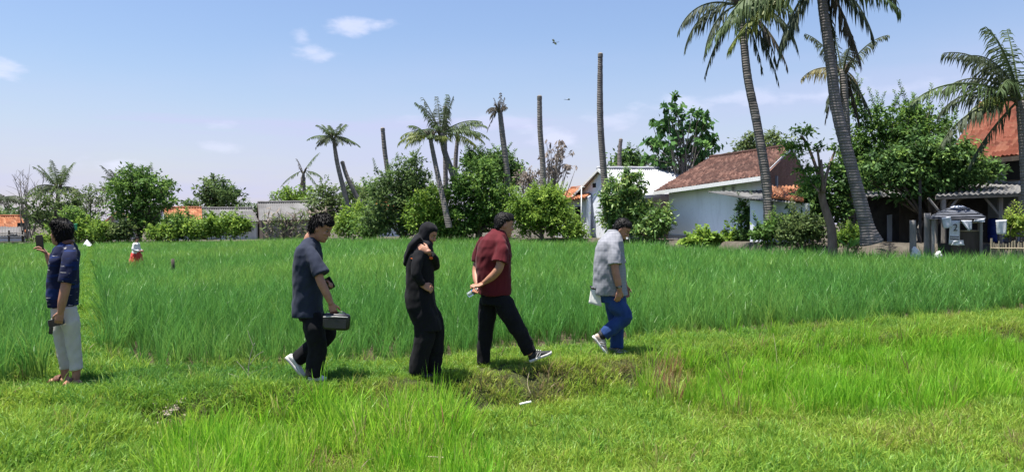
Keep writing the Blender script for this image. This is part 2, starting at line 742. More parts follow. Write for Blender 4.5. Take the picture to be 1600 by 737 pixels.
# ------------------------------------------------------------------ materials used
M = {}
M['leaf_mid'] = mat_leaf('leaf_mid', (0.041, 0.096, 0.023), (0.106, 0.210, 0.042), (0.200, 0.322, 0.067))
M['leaf_light'] = mat_leaf('leaf_light', (0.073, 0.145, 0.024), (0.178, 0.305, 0.047), (0.312, 0.440, 0.078), .38)
M['leaf_dark'] = mat_leaf('leaf_dark', (0.044, 0.080, 0.028), (0.099, 0.170, 0.053), (0.179, 0.264, 0.089))
M['leaf_deep'] = mat_leaf('leaf_deep', (0.035, 0.077, 0.023), (0.079, 0.161, 0.041), (0.179, 0.292, 0.065), .25)
M['leaf_olive'] = mat_leaf('leaf_olive', (0.054, 0.090, 0.032), (0.117, 0.180, 0.058), (0.198, 0.252, 0.090))
M['leaf_teak'] = mat_leaf('leaf_teak', (0.036, 0.097, 0.029), (0.081, 0.186, 0.049), (0.162, 0.308, 0.081), .3)
M['leaf_dead'] = mat_leaf('leaf_dead', (.14, .115, .095), (.25, .21, .175), (.34, .29, .25), .25, .8, .1)
M['leaf_yellow'] = mat_leaf('leaf_yellow', (.10, .16, .02), (.22, .33, .05), (.35, .42, .10), .4)
M['leaf_mango'] = mat_leaf('leaf_mango', (0.045, 0.101, 0.027), (0.135, 0.247, 0.056), (0.360, 0.450, 0.135), .25, .45, .25)
M['frond'] = mat_leaf('frond', (0.046, 0.075, 0.029), (0.092, 0.138, 0.052), (0.162, 0.202, 0.087), .25, .6, .15)
M['frond_dark'] = mat_leaf('frond_dark', (0.035, 0.046, 0.026), (0.063, 0.083, 0.044), (0.114, 0.131, 0.071), .25, .6, .15)
M['frond_pale'] = mat_leaf('frond_pale', (.18, .16, .07), (.32, .29, .14), (.42, .38, .22), .35, .6)
M['frond_dead'] = mat_leaf('frond_dead', (.06, .052, .042), (.12, .105, .08), (.2, .175, .13), .2, .8, .1)
M['frond_yell'] = mat_leaf('frond_yell', (.07, .10, .02), (.16, .20, .05), (.28, .30, .10), .35, .45)
M['banana'] = mat_leaf('banana', (.10, .24, .03), (.16, .34, .05), (.22, .40, .07), .45, .4)
M['bark'] = mat_bark('bark', (.07, .055, .045), (.17, .14, .115))
M['bark_pale'] = mat_bark('bark_pale', (.14, .125, .11), (.28, .25, .22))
M['bark_red'] = mat_bark('bark_red', (.12, .085, .068), (.25, .185, .15))
M['palm_bark'] = mat_bark('palm_bark', (.13, .115, .105), (.27, .245, .225), ring=3.1, scale=3)
M['palm_dark'] = mat_bark('palm_dark', (.115, .104, .098), (.245, .222, .212), ring=3.3, scale=3)
M['twig'] = mat_plain('twig', (.23, .21, .18), .9, .1)
M['tile_dark'] = mat_tile('tile_dark', (.062, .030, .023), (.10, .048, .036), (.19, .105, .08), (.026, .018, .016), .65)
M['tile_orange'] = mat_tile('tile_orange', (.24, .085, .04), (.33, .13, .06), (.42, .21, .115), (.10, .05, .035), .5)
M['tile_red'] = mat_tile('tile_red', (.115, .032, .018), (.15, .045, .025), (.21, .085, .052), (.05, .02, .015), .5)
M['tin_grey'] = mat_tile('tin_grey', (.12, .117, .115), (.16, .157, .155), (.21, .207, .205), (.075, .07, .068), .55)
M['tin_white'] = mat_tile('tin_white', (.36, .37, .39), (.43, .44, .455), (.50, .505, .52), (.25, .245, .24), .45)
M['asbestos'] = mat_tile('asbestos', (.12, .12, .12), (.17, .168, .165), (.22, .215, .21), (.07, .066, .062), .6)
M['wall_white'] = mat_plaster('wall_white', (.72, .72, .70))
M['wall_blue'] = mat_plaster('wall_blue', (.84, .88, .97), (.42, .44, .49), .5)
M['wall_pale'] = mat_plaster('wall_pale', (.72, .75, .82), (.42, .43, .45), .4)
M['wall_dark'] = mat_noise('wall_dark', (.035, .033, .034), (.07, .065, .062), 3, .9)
M['wall_grey'] = mat_plaster('wall_grey', (.30, .32, .36))
M['brick'] = mat_brick('brick', (.21, .095, .065), (.29, .15, .11), (.24, .19, .165))
M['wood_dark'] = mat_noise('wood_dark', (.05, .04, .034), (.11, .09, .075), 5, .85, sc3=(1, 1, .2))
M['wood_grey'] = mat_noise('wood_grey', (.17, .155, .14), (.30, .28, .26), 5, .85, sc3=(1, 1, .2))
M['bamboo'] = mat_noise('bamboo', (.22, .18, .12), (.40, .34, .24), 6, .7, sc3=(1, 1, .15))
M['white_paint'] = mat_plain('white_paint', (.75, .75, .74), .5)
M['void'] = mat_plain('void', (.02, .02, .022), .9, .1)
M['sack'] = mat_noise('sack', (.50, .50, .50), (.68, .68, .69), 8, .7, bmp=.6)
M['sack_blue'] = mat_noise('sack_blue', (.10, .17, .36), (.22, .30, .48), 8, .7)
M['tarp'] = mat_noise('tarp', (.38, .40, .45), (.62, .63, .66), 5, .55, .4, .5)
M['tarp_dark'] = mat_noise('tarp_dark', (.05, .055, .065), (.10, .105, .125), 5, .6)
M['tarp_mid'] = mat_noise('tarp_mid', (.07, .075, .09), (.16, .17, .20), 5, .6)
M['green_cloth'] = mat_plain('green_cloth', (.02, .20, .09), .7)
M['black_plastic'] = mat_plain('black_plastic', (.012, .012, .014), .35, .5)
M['screen'] = mat_plain('screen', (.01, .011, .014), .08, .6)
M['debris'] = mat_noise('debris', (.17, .13, .10), (.40, .34, .29), 14, .9)
M['rubble'] = mat_noise('rubble', (.08, .07, .062), (.22, .20, .185), 9, .9)


# ------------------------------------------------------------------ ground
def ground_material():
    m, nt, out = newmat('ground')
    b = prin(nt, out, (.06, .05, .03), .95, .1)
    a = attr(nt, 'zone')            # 0 paddy mud, .5 turf soil, 1 village dirt
    n = nnoise(nt, 2.2, 10, .7)
    mud = ramp(nt, n.outputs[0], [(.3, (.035, .028, .018)), (.7, (.085, .068, .045))])
    turf = ramp(nt, n.outputs[0], [(.3, (.03, .034, .014)), (.55, (.05, .058, .022)), (.8, (.075, .066, .036))])
    dirt = ramp(nt, n.outputs[0], [(.3, (.055, .048, .038)), (.7, (.125, .11, .09))])
    r1 = nt.nodes.new('ShaderNodeMapRange')
    r1.inputs[1].default_value = .1
    r1.inputs[2].default_value = .45
    nt.links.new(a.outputs['Fac'], r1.inputs[0])
    r2 = nt.nodes.new('ShaderNodeMapRange')
    r2.inputs[1].default_value = .55
    r2.inputs[2].default_value = .95
    nt.links.new(a.outputs['Fac'], r2.inputs[0])
    c = mixc(nt, r1.outputs[0], mud.outputs[0], turf.outputs[0])
    c = mixc(nt, r2.outputs[0], c, dirt.outputs[0])
    nt.links.new(c, b.inputs['Base Color'])
    n2 = nnoise(nt, 14, 8, .7)
    bump(nt, b, n2.outputs[0], .8, .04)
    return m


def build_ground():
    xs = np.unique(np.concatenate([np.linspace(-1500, -120, 24), np.arange(-120, -14, 1.6), np.arange(-14, 16, .11), np.arange(16, 90, 1.3), np.linspace(90, 1500, 24)]))
    ys = np.unique(np.concatenate([np.linspace(-60, 3, 12), np.arange(3, 15, .1), np.arange(15, 75, .55), np.linspace(75, 300, 24), np.linspace(300, 3500, 14)]))
    X, Y = np.meshgrid(xs, ys)
    Z = terrain(X, Y)
    s = Y - rice_edge(X)
    px = 800 + FPX * X / np.maximum(Y, 4)
    e = Y - field_far(px)
    zone = np.where(s > -.05, 0.0, .5)
    pc = -4.62 - (Y - 8.2) * 0.5475
    zone = np.where((np.abs(X - pc) < .4) & (s > -.4), .5, zone)
    zone = np.where((e > 0) & (Y > 16), 1.0, zone)
    nx, ny = len(xs), len(ys)
    V = np.stack([X, Y, Z], -1).reshape(-1, 3)
    i = np.arange(nx * ny).reshape(ny, nx)
    F = np.stack([i[:-1, :-1], i[:-1, 1:], i[1:, 1:], i[1:, :-1]], -1).reshape(-1, 4)
    me = bpy.data.meshes.new('ground')
    me.from_pydata(V.tolist(), [], F.tolist())
    a = me.attributes.new('zone', 'FLOAT', 'POINT')
    a.data.foreach_set('value', zone.reshape(-1).astype(np.float32))
    me.polygons.foreach_set('use_smooth', [True] * len(me.polygons))
    o = link('ground', me, ground_material())
    tag(o, 'earth of the paddy, the grassy bank and the village edge', 'ground', kind='structure')


build_ground()


# ------------------------------------------------------------------ roofs and houses
def roof_sheet(name, bl, br, tr, tl, cols, rows, style, mat, parent, thick=.05, seed=0, step=.045):
    """a roof slope between its four corners: 'pan' tiles in courses or 'corr' corrugated sheets, as real relief"""
    rng = np.random.RandomState(seed + 5)
    bl, br, tr, tl = [np.array(v, float) for v in (bl, br, tr, tl)]
    cu = 4
    rv = 3 if style == 'pan' else 1
    nu, nv = cols * cu + 1, rows * rv + 1
    nrm = np.cross(br - bl, tl - bl)
    nrm /= np.linalg.norm(nrm)
    if nrm[2] < 0:
        nrm = -nrm
    U = np.linspace(0, 1, nu)
    T = np.linspace(0, 1, nv)
    uu, tt = np.meshgrid(U, T)
    Pn = ((1 - uu) * (1 - tt))[..., None] * bl + (uu * (1 - tt))[..., None] * br + (uu * tt)[..., None] * tr + ((1 - uu) * tt)[..., None] * tl
    w = np.linalg.norm(br - bl) / cols
    if style == 'pan':
        ph = (np.arange(nv) % rv) / rv
        h = .18 * w * np.sin(uu * cols * 2 * math.pi) + ((1 - ph) * step)[:, None]
        jit = rng.normal(0, .012, (rows + 1, cols + 1))
        h = h + jit[(np.arange(nv) // rv)[:, None], (np.arange(nu) // cu)[None, :]]
    else:
        h = .16 * w * np.sin(uu * cols * 2 * math.pi)
        jit = rng.normal(0, .012, (rows + 1, max(2, cols // 4) + 1))
        h = h + jit[(np.arange(nv) // rv)[:, None], np.minimum(np.arange(nu) // (cu * 4), jit.shape[1] - 1)[None, :]]
    sag = .05 * np.sin(math.pi * uu) * np.sin(math.pi * tt)
    Pn = Pn + nrm * (h - sag)[..., None]
    Vt = Pn.reshape(-1, 3)
    i = np.arange(nu * nv).reshape(nv, nu)
    F = np.stack([i[:-1, :-1], i[:-1, 1:], i[1:, 1:], i[1:, :-1]], -1).reshape(-1, 4).tolist()
    # underside and edges
    n0 = len(Vt)
    Vb = np.array([bl, br, tr, tl]) - nrm * thick
    V = Vt.tolist() + Vb.tolist()
    F.append([n0 + 3, n0 + 2, n0 + 1, n0])
    b_, t_, l_, r_ = i[0, :].tolist(), i[-1, :].tolist(), i[:, 0].tolist(), i[:, -1].tolist()
    F.append([n0, n0 + 1] + b_[::-1])
    F.append([n0 + 2, n0 + 3] + t_)
    F.append([n0 + 3, n0] + l_)
    F.append([n0 + 1, n0 + 2] + r_[::-1])
    o = mesh(name, V, F, mat, parent)
    tr_ = rng.rand(rows, cols) if style == 'pan' else rng.rand(max(1, rows // 4 + 1), cols // 4 + 1)
    rnd = []
    for r in range(nv - 1):
        for c in range(nu - 1):
            if style == 'pan':
                rnd.append(tr_[r // rv, c // cu])
            else:
                rnd.append(tr_[min(r // 4, tr_.shape[0] - 1), c // (cu * 4)])
    rnd += [.3] * 5
    a = o.data.attributes.new('rnd', 'FLOAT', 'FACE')
    a.data.foreach_set('value', np.array(rnd, np.float32))
    return o


def uv_wall(o):
    """metres along the wall and up it"""
    me = o.data
    uv = me.uv_layers.new(name='uv')
    for p in me.polygons:
        n = p.normal
        t = Vector((-n.y, n.x, 0))
        t = t.normalized() if t.length > 1e-4 else Vector((1, 0, 0))
        for li in p.loop_indices:
            v = me.vertices[me.loops[li].vertex_index].co
            uv.data[li].uv = (v.dot(t), v.z)


def house(name, label, E1, E2, R1, R2, roofmat, wallmat, cols, rows, style='pan', inset=.35, fascia=None, gablemat=None,
          ridgemat=None, floor_dz=-.3, seed=0, cat='house', step=.05):
    """gable house from its near eave (E1 left, E2 right) and its ridge (R1, R2); the far slope mirrors the near one"""
    E1, E2, R1, R2 = [Vector(v) for v in (E1, E2, R1, R2)]
    F1 = Vector((2 * R1.x - E1.x, 2 * R1.y - E1.y, E1.z))
    F2 = Vector((2 * R2.x - E2.x, 2 * R2.y - E2.y, E2.z))
    cx = (E1 + E2 + F1 + F2) / 4
    gz = min(float(terrain(v.x, v.y)) for v in (E1, E2)) + floor_dz
    t = thing(name, label, cat, (cx.x, cx.y, gz + .3))

    def ins(p, k=inset):
        d = Vector((cx.x - p.x, cx.y - p.y, 0))
        ax = (E2 - E1)
        ax.z = 0
        ax.normalize()
        ay = Vector((-ax.y, ax.x, 0))
        s1 = math.copysign(k * .6, d.dot(ax))
        s2 = math.copysign(k, d.dot(ay))
        q = p + ax * s1 + ay * s2
        rise = (R1.z - E1.z) / max(.1, abs((R1 - E1).dot(ay)))
        q.z = p.z + rise * k - .07
        return q
    a1, a2, b1, b2 = ins(E1), ins(E2), ins(F1), ins(F2)
    g1, g2 = (a1 + b1) / 2, (a2 + b2) / 2
    g1.z = R1.z - .12
    g2.z = R2.z - .12

    def dn(p):
        return Vector((p.x, p.y, gz))
    wth = .12

    def wall(pts, mat, nm='wall'):
        q = [Vector(p) for p in pts]
        n = (q[1] - q[0]).cross(q[2] - q[0]).normalized()
        if n.dot(cx - q[0]) > 0:
            n = -n
        inner = [p - n * wth for p in q]
        V = q + inner
        k = len(q)
        F = [tuple(range(k)), tuple(range(2 * k - 1, k - 1, -1))] + [(i, (i + 1) % k, k + (i + 1) % k, k + i) for i in range(k)]
        o = mesh(nm, V, F, mat, t)
        bm = bmesh.new()
        bm.from_mesh(o.data)
        bmesh.ops.recalc_face_normals(bm, faces=bm.faces)
        bm.to_mesh(o.data)
        bm.free()
        uv_wall(o)
        return o
    wall([dn(a1), dn(a2), a2, a1], wallmat)
    wall([dn(b2), dn(b1), b1, b2], wallmat)
    gm = gablemat or wallmat
    e = (E2 - E1).normalized() * .003
    wall([dn(a2) + e, dn(b2) + e, b2 + e, g2 + e, a2 + e], gm)
    wall([dn(b1) - e, dn(a1) - e, a1 - e, g1 - e, b1 - e], gm)
    r = roof_sheet('roof', E1, E2, R2, R1, cols, rows, style, roofmat, t, seed=seed, step=step)
    roof_sheet('roof', F2, F1, R1, R2, cols, max(2, rows // 2), style, roofmat, t, seed=seed + 1)
    mb = MB()
    n = 14
    pts = [R1.lerp(R2, i / n) + Vector((0, 0, .05 + .012 * math.sin(i * 2.3))) for i in range(n + 1)]
    mb.tube(pts, .11, 8)
    mb.build('ridge_cap', ridgemat or roofmat, r, True)
    if fascia:
        mb = MB()
        up = Vector((0, 0, 1))
        d = (E2 - E1).normalized()
        o2 = Vector((d.y, -d.x, 0)) * .03
        mb.hexa([E1 + o2 - up * .16, E2 + o2 - up * .16, E2 + o2 + up * .02, E1 + o2 + up * .02],
                [E1 + o2 * 2.4 - up * .16, E2 + o2 * 2.4 - up * .16, E2 + o2 * 2.4 + up * .02, E1 + o2 * 2.4 + up * .02])
        mb.build('fascia', fascia, t)
    for (p, q, ed) in ((E1, R1, -1), (E2, R2, 1), (F1, R1, -1), (F2, R2, 1)):
        d = (E2 - E1).normalized() * ed
        mb = MB()
        dz = Vector((0, 0, 1))
        mb.hexa([p + d * .01 - dz * .14, q + d * .01 - dz * .14, q + d * .01 + dz * .015, p + d * .01 + dz * .015],
                [p + d * .04 - dz * .14, q + d * .04 - dz * .14, q + d * .04 + dz * .015, p + d * .04 + dz * .015])
        mb.build('verge_board', fascia or M['wood_dark'], t)
    return t, (a1, a2, b1, b2, g1, g2, gz)


def panel_on(t, name, A, B, u, z0, w, h, mat, depth=.06, off=.0):
    """a shallow box on the wall line A-B, centred u metres from A, sill at z0"""
    A, B = Vector(A), Vector(B)
    d = (B - A)
    d.z = 0
    d.normalize()
    n = Vector((d.y, -d.x, 0))
    c = A + d * u + n * (depth / 2 - .03 + off)
    mb = MB()
    mb.box((c.x, c.y, z0 + h / 2), (w, depth, h), math.atan2(d.y, d.x))
    return mb.build(name, mat, t)


def window_on(t, A, B, u, z0, w, h, frame=None):
    f = panel_on(t, 'window', A, B, u, z0, w, h, frame or M['wood_dark'], .08)
    A, B = Vector(A), Vector(B)
    panel_on(f, 'pane', A, B, u, z0 + .05, w - .1, h - .1, M['void'], .05, .04)
    return f


# far left: white house under orange tiles, and its open shed
t, k = house('white_house', 'white house with orange tiled roof at the far left edge of the field', P(-45, 363, 66), P(45, 362, 66),
             P(-40, 338, 69), P(33, 338, 69), M['tile_orange'], M['wall_white'], 20, 10)
window_on(t, k[0], k[1], 3.9, k[6] + 1.1, .7, .8)

sh = thing('field_shed', 'low open shed with a grey sheet roof beside the white house', 'shed', G(18, 62.5))
roof_sheet('roof', P(-25, 368, 61.6), P(38, 368, 61.6), P(38, 354, 64), P(-25, 354, 64), 14, 4, 'corr', M['tin_grey'], sh)
for px in (-5, 14, 35):
    for D in (61.9, 63.6):
        b = G(px, D, -.2)
        MB().tube([b, (b.x, b.y, 1.1)], .06, 6).build('post', M['wood_dark'], sh)
b0, b1 = G(-25, 62.0), G(36, 62.0)
mb = MB()
for hz in (.35, .75):
    mb.tube([b0 + Vector((0, 0, hz)), b1 + Vector((0, 0, hz))], .04, 6)
mb.build('rail', M['wood_grey'], sh)

t, k = house('gabled_hut', 'small white hut with its gable to the field behind the bushes at left', P(158, 352, 74), P(160, 351, 66.5),
             P(188, 331, 74), P(186, 330, 66.5), M['tile_orange'], M['wall_white'], 16, 8, fascia=M['wood_grey'])
window_on(t, k[1], k[3], 1.6, k[6] + 1.2, .8, .8)
t, k = house('orange_roof_house', 'low house with bright orange tiles joined to a long grey roof', P(260, 343, 66), P(316, 343, 66),
             P(254, 325, 69.5), P(315, 325, 69.5), M['tile_orange'], M['wall_pale'], 14, 9)
window_on(t, k[0], k[1], 1.2, k[6] + 1.0, .6, .8)
t, k = house('long_grey_house', 'long low white house under a grey corrugated roof', P(318, 347, 66), P(404, 346, 66), P(314, 326, 69.5),
             P(393, 326, 69.5), M['tin_grey'], M['wall_white'], 22, 5, 'corr')
window_on(t, k[0], k[1], 1.6, k[6] + 1.0, .8, .8)
window_on(t, k[0], k[1], 3.4, k[6] + 1.0, .8, .8)
t, k = house('weathered_barn', 'weathered barn with big grey sheet roof behind dry maize stalks', P(405, 344, 62), P(508, 342, 61),
             P(403, 317, 65.5), P(492, 316, 65), M['tin_grey'], M['wood_grey'], 26, 6, 'corr', gablemat=M['wood_dark'])
panel_on(t, 'door', k[0], k[1], 2.0, k[6] + .3, 1.0, 1.8, M['wood_dark'])
t, k = house('half_hidden_house', 'red roof of a house almost hidden between the green trees', P(585, 330, 63), P(640, 330, 63), P(588, 311, 66),
             P(636, 311, 66), M['tile_orange'], M['wall_pale'], 12, 8)
t, k = house('porch_house', 'small house with orange tiles and a pale porch right of the round bush', P(858, 317, 50), P(914, 309, 45.5),
             P(893, 295, 53), P(940, 292, 49), M['tile_orange'], M['wall_pale'], 16, 9)
panel_on(t, 'door', k[0], k[1], 3.2, k[6] + .3, .9, 1.9, M['void'])
window_on(t, k[0], k[1], 1.6, k[6] + 1.1, .8, .9, M['white_paint'])
# its porch fence
fa, fb = G(893, 45.2), G(921, 44.2)
pf = thing('porch_fence', 'low white picket fence by the thin white pole', 'fence', fa)
mb = MB()
n = 13
for i in range(n):
    p = fa.lerp(fb, i / (n - 1))
    mb.box((p.x, p.y, p.z + .36), (.035, .03, .8))
mb.build('picket', M['white_paint'], pf)
mb = MB()
for hz in (.12, .68):
    mb.tube([fa + Vector((0, .03, hz)), fb + Vector((0, .03, hz))], .025, 6)
mb.build('rail', M['white_paint'], pf)
b = G(908, 44, -.2)
po = MB().tube([b, (b.x + .02, b.y, P(908, 291, 44).z)], .03, 8).tube([P(900, 293, 44), P(914, 292, 44)], .018, 6).build('antenna_pole', M['white_paint'], None, True, b)
tag(po, 'thin white antenna pole standing in front of the white gabled house', 'pole')

# white gabled house
t, k = house('gabled_white_house', 'white house with white sheet roof and its gable facing the field', P(992, 306, 40.5), P(1098, 300, 46.5),
             P(934, 264, 45), P(1048, 264, 51), M['tin_white'], M['wall_pale'], 34, 8, 'corr', inset=.45, fascia=M['white_paint'])
window_on(t, k[2], k[0], 2.2, k[6] + 1.3, .8, .9, M['white_paint'])
panel_on(t, 'roof_vent', k[2], k[0], 3.4, k[6] + 3.3, .5, .25, M['void'])

# big blue-white house
E1, E2, R1, R2 = P(1022, 300, 41), P(1190, 276, 33), P(1110, 247, 46), P(1237, 229, 39)
t, k = house('blue_white_house', 'long pale blue house with brown tiled roof and bare brick gable', E1, E2, R1, R2, M['tile_dark'], M['wall_blue'],
             36, 22, inset=.66, fascia=M['white_paint'], gablemat=M['brick'], seed=3)
big_house, big_k = t, k
for u in (4.75, 5.45):
    f = panel_on(t, 'wall_vent', k[0], k[1], u, k[6] + 2.55, .32, .36, M['wall_pale'], .06)
    panel_on(f, 'slot', k[0], k[1], u, k[6] + 2.62, .2, .22, M['wall_grey'], .04, .03)
# dirty plinth along the foot of the wall
mb = MB()
d = (k[1] - k[0])
d.z = 0
L_ = d.length
d.normalize()
nn = Vector((d.y, -d.x, 0))
q = [k[0] + nn * .03, k[0] + nn * .03 + d * L_]
mb.hexa([Vector((v.x, v.y, z)) for v, z in ((q[0], k[6]), (q[1], k[6]), (q[1], k[6] + .52), (q[0], k[6] + .52))],
        [Vector((v.x, v.y, z)) + nn * .03 for v, z in ((q[0], k[6]), (q[1], k[6]), (q[1], k[6] + .52), (q[0], k[6] + .52))])
mb.build('plinth', M['wall_grey'], t)
# lean-to of grey sheets on the wall and an orange tiled one behind it
roof_sheet('lean_to_roof', P(1160, 309, 32.5), P(1243, 317, 29.5), P(1232, 296, 33), P(1106, 299, 36), 18, 4, 'corr', M['asbestos'], t, .03)
roof_sheet('kitchen_roof', P(1206, 308, 30.8), P(1256, 314, 29.4), P(1250, 292, 32.6), P(1200, 292, 33.6), 9, 5, 'pan', M['tile_orange'], t, .04)
lw0, lw1 = G(1172, 32.4, -.2), G(1262, 29.9, -.2)
mb = MB()
dd = (lw1 - lw0)
dd.z = 0
dd.normalize()
n2 = Vector((-dd.y, dd.x, 0)) * .12
up0, up1 = Vector((lw0.x, lw0.y, P(0, 313, 32.4).z)), Vector((lw1.x, lw1.y, P(0, 318, 29.9).z))
mb.hexa([lw0, lw1, up1, up0], [lw0 + n2, lw1 + n2, up1 + n2, up0 + n2])
mb.build('kitchen_wall', M['wall_pale'], t)
# pale plaster patch and pier on the brick gable
panel_on(t, 'brick_pier', k[1], k[3], 1.9, k[6] + 1.6, .32, 1.7, M['wall_grey'], .1)
panel_on(t, 'plaster_patch', k[1], k[3], .95, k[6] + 2.5, .7, .35, M['wall_pale'], .05)

# house at the right edge: red tiles above, porch roof below
t, k = house('red_roof_house', 'tall house with red tiled roof behind the palm at the right edge', P(1476, 256, 32), P(1594, 244, 29.5), P(1531, 164, 36),
             P(1660, 152, 33.5), M['tile_red'], M['wall_grey'], 18, 12, inset=.6, fascia=M['wood_dark'], seed=7, step=.10)
panel_on(t, 'corner_pillar', k[0], k[1], 4.05 - .9, k[6] + 1.5, .42, 3.0, M['white_paint'], .2)
window_on(t, k[0], k[1], 2.2, k[6] + 2.7, .9, .9)
pr = roof_sheet('porch_roof', P(1462, 306, 28.2), P(1690, 298, 27.2), P(1690, 270, 31.6), P(1478, 283, 32), 26, 5, 'corr', M['asbestos'], t, .04)
MB().tube([P(1462, 309, 28.3), P(1690, 301, 27.3)], .07, 6).build('porch_beam', M['wood_grey'], t)
for px in (1474, 1563, 1650):
    b = G(px, 28.3, -.2)
    top = P(px, 306 if px < 1600 else 302, 28.3)
    po = MB().tube([b, (b.x, b.y, top.z)], .09, 6).build('porch_post', M['wood_grey'], t)
    mb = MB()
    for sx in (-1, 1):
        mb.tube([(b.x, b.y + .01, top.z - .75), (b.x + sx * .55, b.y + .01, top.z - .08)], .045, 6)
    mb.build('brace', M['wood_grey'], po)
mb = MB()
for (a, c) in ((G(1440, 31.4, -.2), G(1720, 30.6, -.2)), (G(1440, 28.6, -.2), G(1440, 31.4, -.2))):
    dd = c - a
    n3 = Vector((-dd.y, dd.x, 0)).normalized() * .1
    mb.hexa([a, c, c + Vector((0, 0, 2.6)), a + Vector((0, 0, 2.6))], [a + n3, c + n3, c + n3 + Vector((0, 0, 2.6)), a + n3 + Vector((0, 0, 2.6))])
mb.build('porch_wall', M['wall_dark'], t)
panel_on(t, 'porch_door', G(1440, 31.3), G(1720, 30.5), 3.3, G(1560, 31).z, .9, 2.0, M['wood_dark'])

# dark plank shed under the big trees
ds = thing('dark_plank_shed', 'dark wooden shed in the shade under the big trees', 'shed', G(1420, 31))
a, c = G(1355, 31.6, -.2), G(1470, 30.6, -.2)
hh = Vector((0, 0, 2.1))
mb = MB()
mb.hexa([a, c, c + hh, a + hh], [a + Vector((0, 2.6, 0)), c + Vector((0, 2.6, 0)), c + hh + Vector((0, 2.6, .5)), a + hh + Vector((0, 2.6, .5))])
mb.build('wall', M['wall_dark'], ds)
roof_sheet('roof', a + hh + Vector((-.4, -.9, -.1)), c + hh + Vector((.4, -.9, -.1)), c + hh + Vector((.4, 2.8, .62)), a + hh + Vector((-.4, 2.8, .62)), 16, 4, 'corr', M['asbestos'], ds)
panel_on(ds, 'door', a, c, 1.6, G(1400, 31).z, .85, 1.75, M['wood_dark'])
MB().tube([G(1430, 30.2, -.1), P(1446, 318, 30.4)], .09, 6).build('prop_beam', M['wood_grey'], ds)
MB().slab([G(1386, 30.9, .0), G(1393, 30.9, .0), P(1393, 335, 30.9), P(1386, 336, 30.9)], .05).build('wall_panel', M['wall_grey'], ds)


# ------------------------------------------------------------------ trees
def crown(rng, blobs, D, nclump, per, leaf, mat, parent, spread=.28, aspect=2.2, droop=.0, name='crown', flat=.75, outer=.42, upb=.6, shoots=0, shoot_len=.8):
    """blobs (px, py, rx, ry[, dy]) in photograph pixels at distance D: leaf clumps through each blob's volume"""
    k = D / FPX
    cs, ws = [], []
    for b in blobs:
        c = P(b[0], b[1], D)
        dy = b[4] if len(b) > 4 else 0
        cs.append((c.x, c.y + dy, c.z, b[2] * k, min(b[2], b[3] * 1.3) * k, b[3] * k))
        ws.append(b[2] * b[3])
    ws = np.array(ws, float) / sum(ws)
    pick = rng.choice(len(cs), nclump, p=ws)
    cs = np.array(cs)[pick]
    u = rng.normal(size=(nclump, 3))
    u /= np.linalg.norm(u, axis=1, keepdims=True)
    r = rng.rand(nclump) ** outer
    spray = rng.rand(nclump) < .22
    r = np.where(spray, rng.uniform(1.02, 1.32, nclump), r)
    u[:, 2] = np.where(spray, np.abs(u[:, 2]) * 1.1, u[:, 2])
    ctr = cs[:, :3] + u * cs[:, 3:] * r[:, None]
    sz = spread * (.55 + .9 * rng.rand(nclump)) * np.where(spray, .62, 1)
    tone = rng.normal(.42, .27, nclump) + .12 * spray
    N = nclump * per
    ci = np.repeat(np.arange(nclump), per)
    off = rng.normal(size=(N, 3)) * sz[ci][:, None] * np.array([1, 1, flat])
    C = ctr[ci] + off
    # long axis points away from the clump centre, tips hang a little
    A = off / (np.linalg.norm(off, axis=1, keepdims=True) + 1e-6) + rng.normal(size=(N, 3)) * .5
    A[:, 2] -= droop
    A /= np.linalg.norm(A, axis=1, keepdims=True)
    nr = rng.normal(size=(N, 3)) + np.array([0, 0, upb]) + u[ci] * .5
    B = np.cross(A, nr)
    B /= np.linalg.norm(B, axis=1, keepdims=True) + 1e-6
    ls = leaf * (.6 + .7 * rng.rand(N))[:, None]
    tn = tone[ci] + rng.normal(0, .15, N)
    A2, B2 = A * ls * .5, B * ls * .5 / aspect
    sh = []
    if shoots:
        # upright sprays: leaves in pairs along thin new shoots
        hi = np.argsort(-(u[:, 2] * r + .35 * rng.rand(nclump)))[:max(shoots * 2, 4)]
        CC, AA, BB, TT = [C], [A2], [B2], [tn]
        for i in rng.choice(hi, min(shoots, len(hi)), replace=False):
            d = np.array([rng.normal(0, .35) + u[i, 0] * .35, rng.normal(0, .3), 1.0])
            d /= np.linalg.norm(d)
            ln = shoot_len * rng.uniform(.6, 1.25)
            m = int(14 * ln / max(.3, leaf * 2)) + 6
            f = np.linspace(.05, 1, m)
            az = np.arange(m) * 2.4 + rng.rand() * 6
            out = np.stack([np.cos(az), np.sin(az), .55 + 0 * az], 1)
            ll = leaf * (1.0 - .45 * f) * rng.uniform(.75, 1.15, m)
            p = ctr[i] + d * (f * ln)[:, None] + out * (ll * .45)[:, None]
            a_ = out / np.linalg.norm(out, axis=1, keepdims=True)
            b_ = np.cross(a_, np.array([0, 0, 1.0]) + rng.normal(0, .5, (m, 3)))
            b_ /= np.linalg.norm(b_, axis=1, keepdims=True) + 1e-6
            CC.append(p)
            AA.append(a_ * ll[:, None] * .5)
            BB.append(b_ * ll[:, None] * .5 / aspect)
            TT.append(np.full(m, .55 + rng.normal(0, .15)) + rng.normal(0, .1, m))
            sh.append((Vector(ctr[i]), Vector(ctr[i] + d * ln)))
        C, A2, B2, tn = np.concatenate(CC), np.concatenate(AA), np.concatenate(BB), np.concatenate(TT)
    o = leafmesh(name, C, A2, B2, None, tn, mat, parent, .35)
    return o, ctr, sh


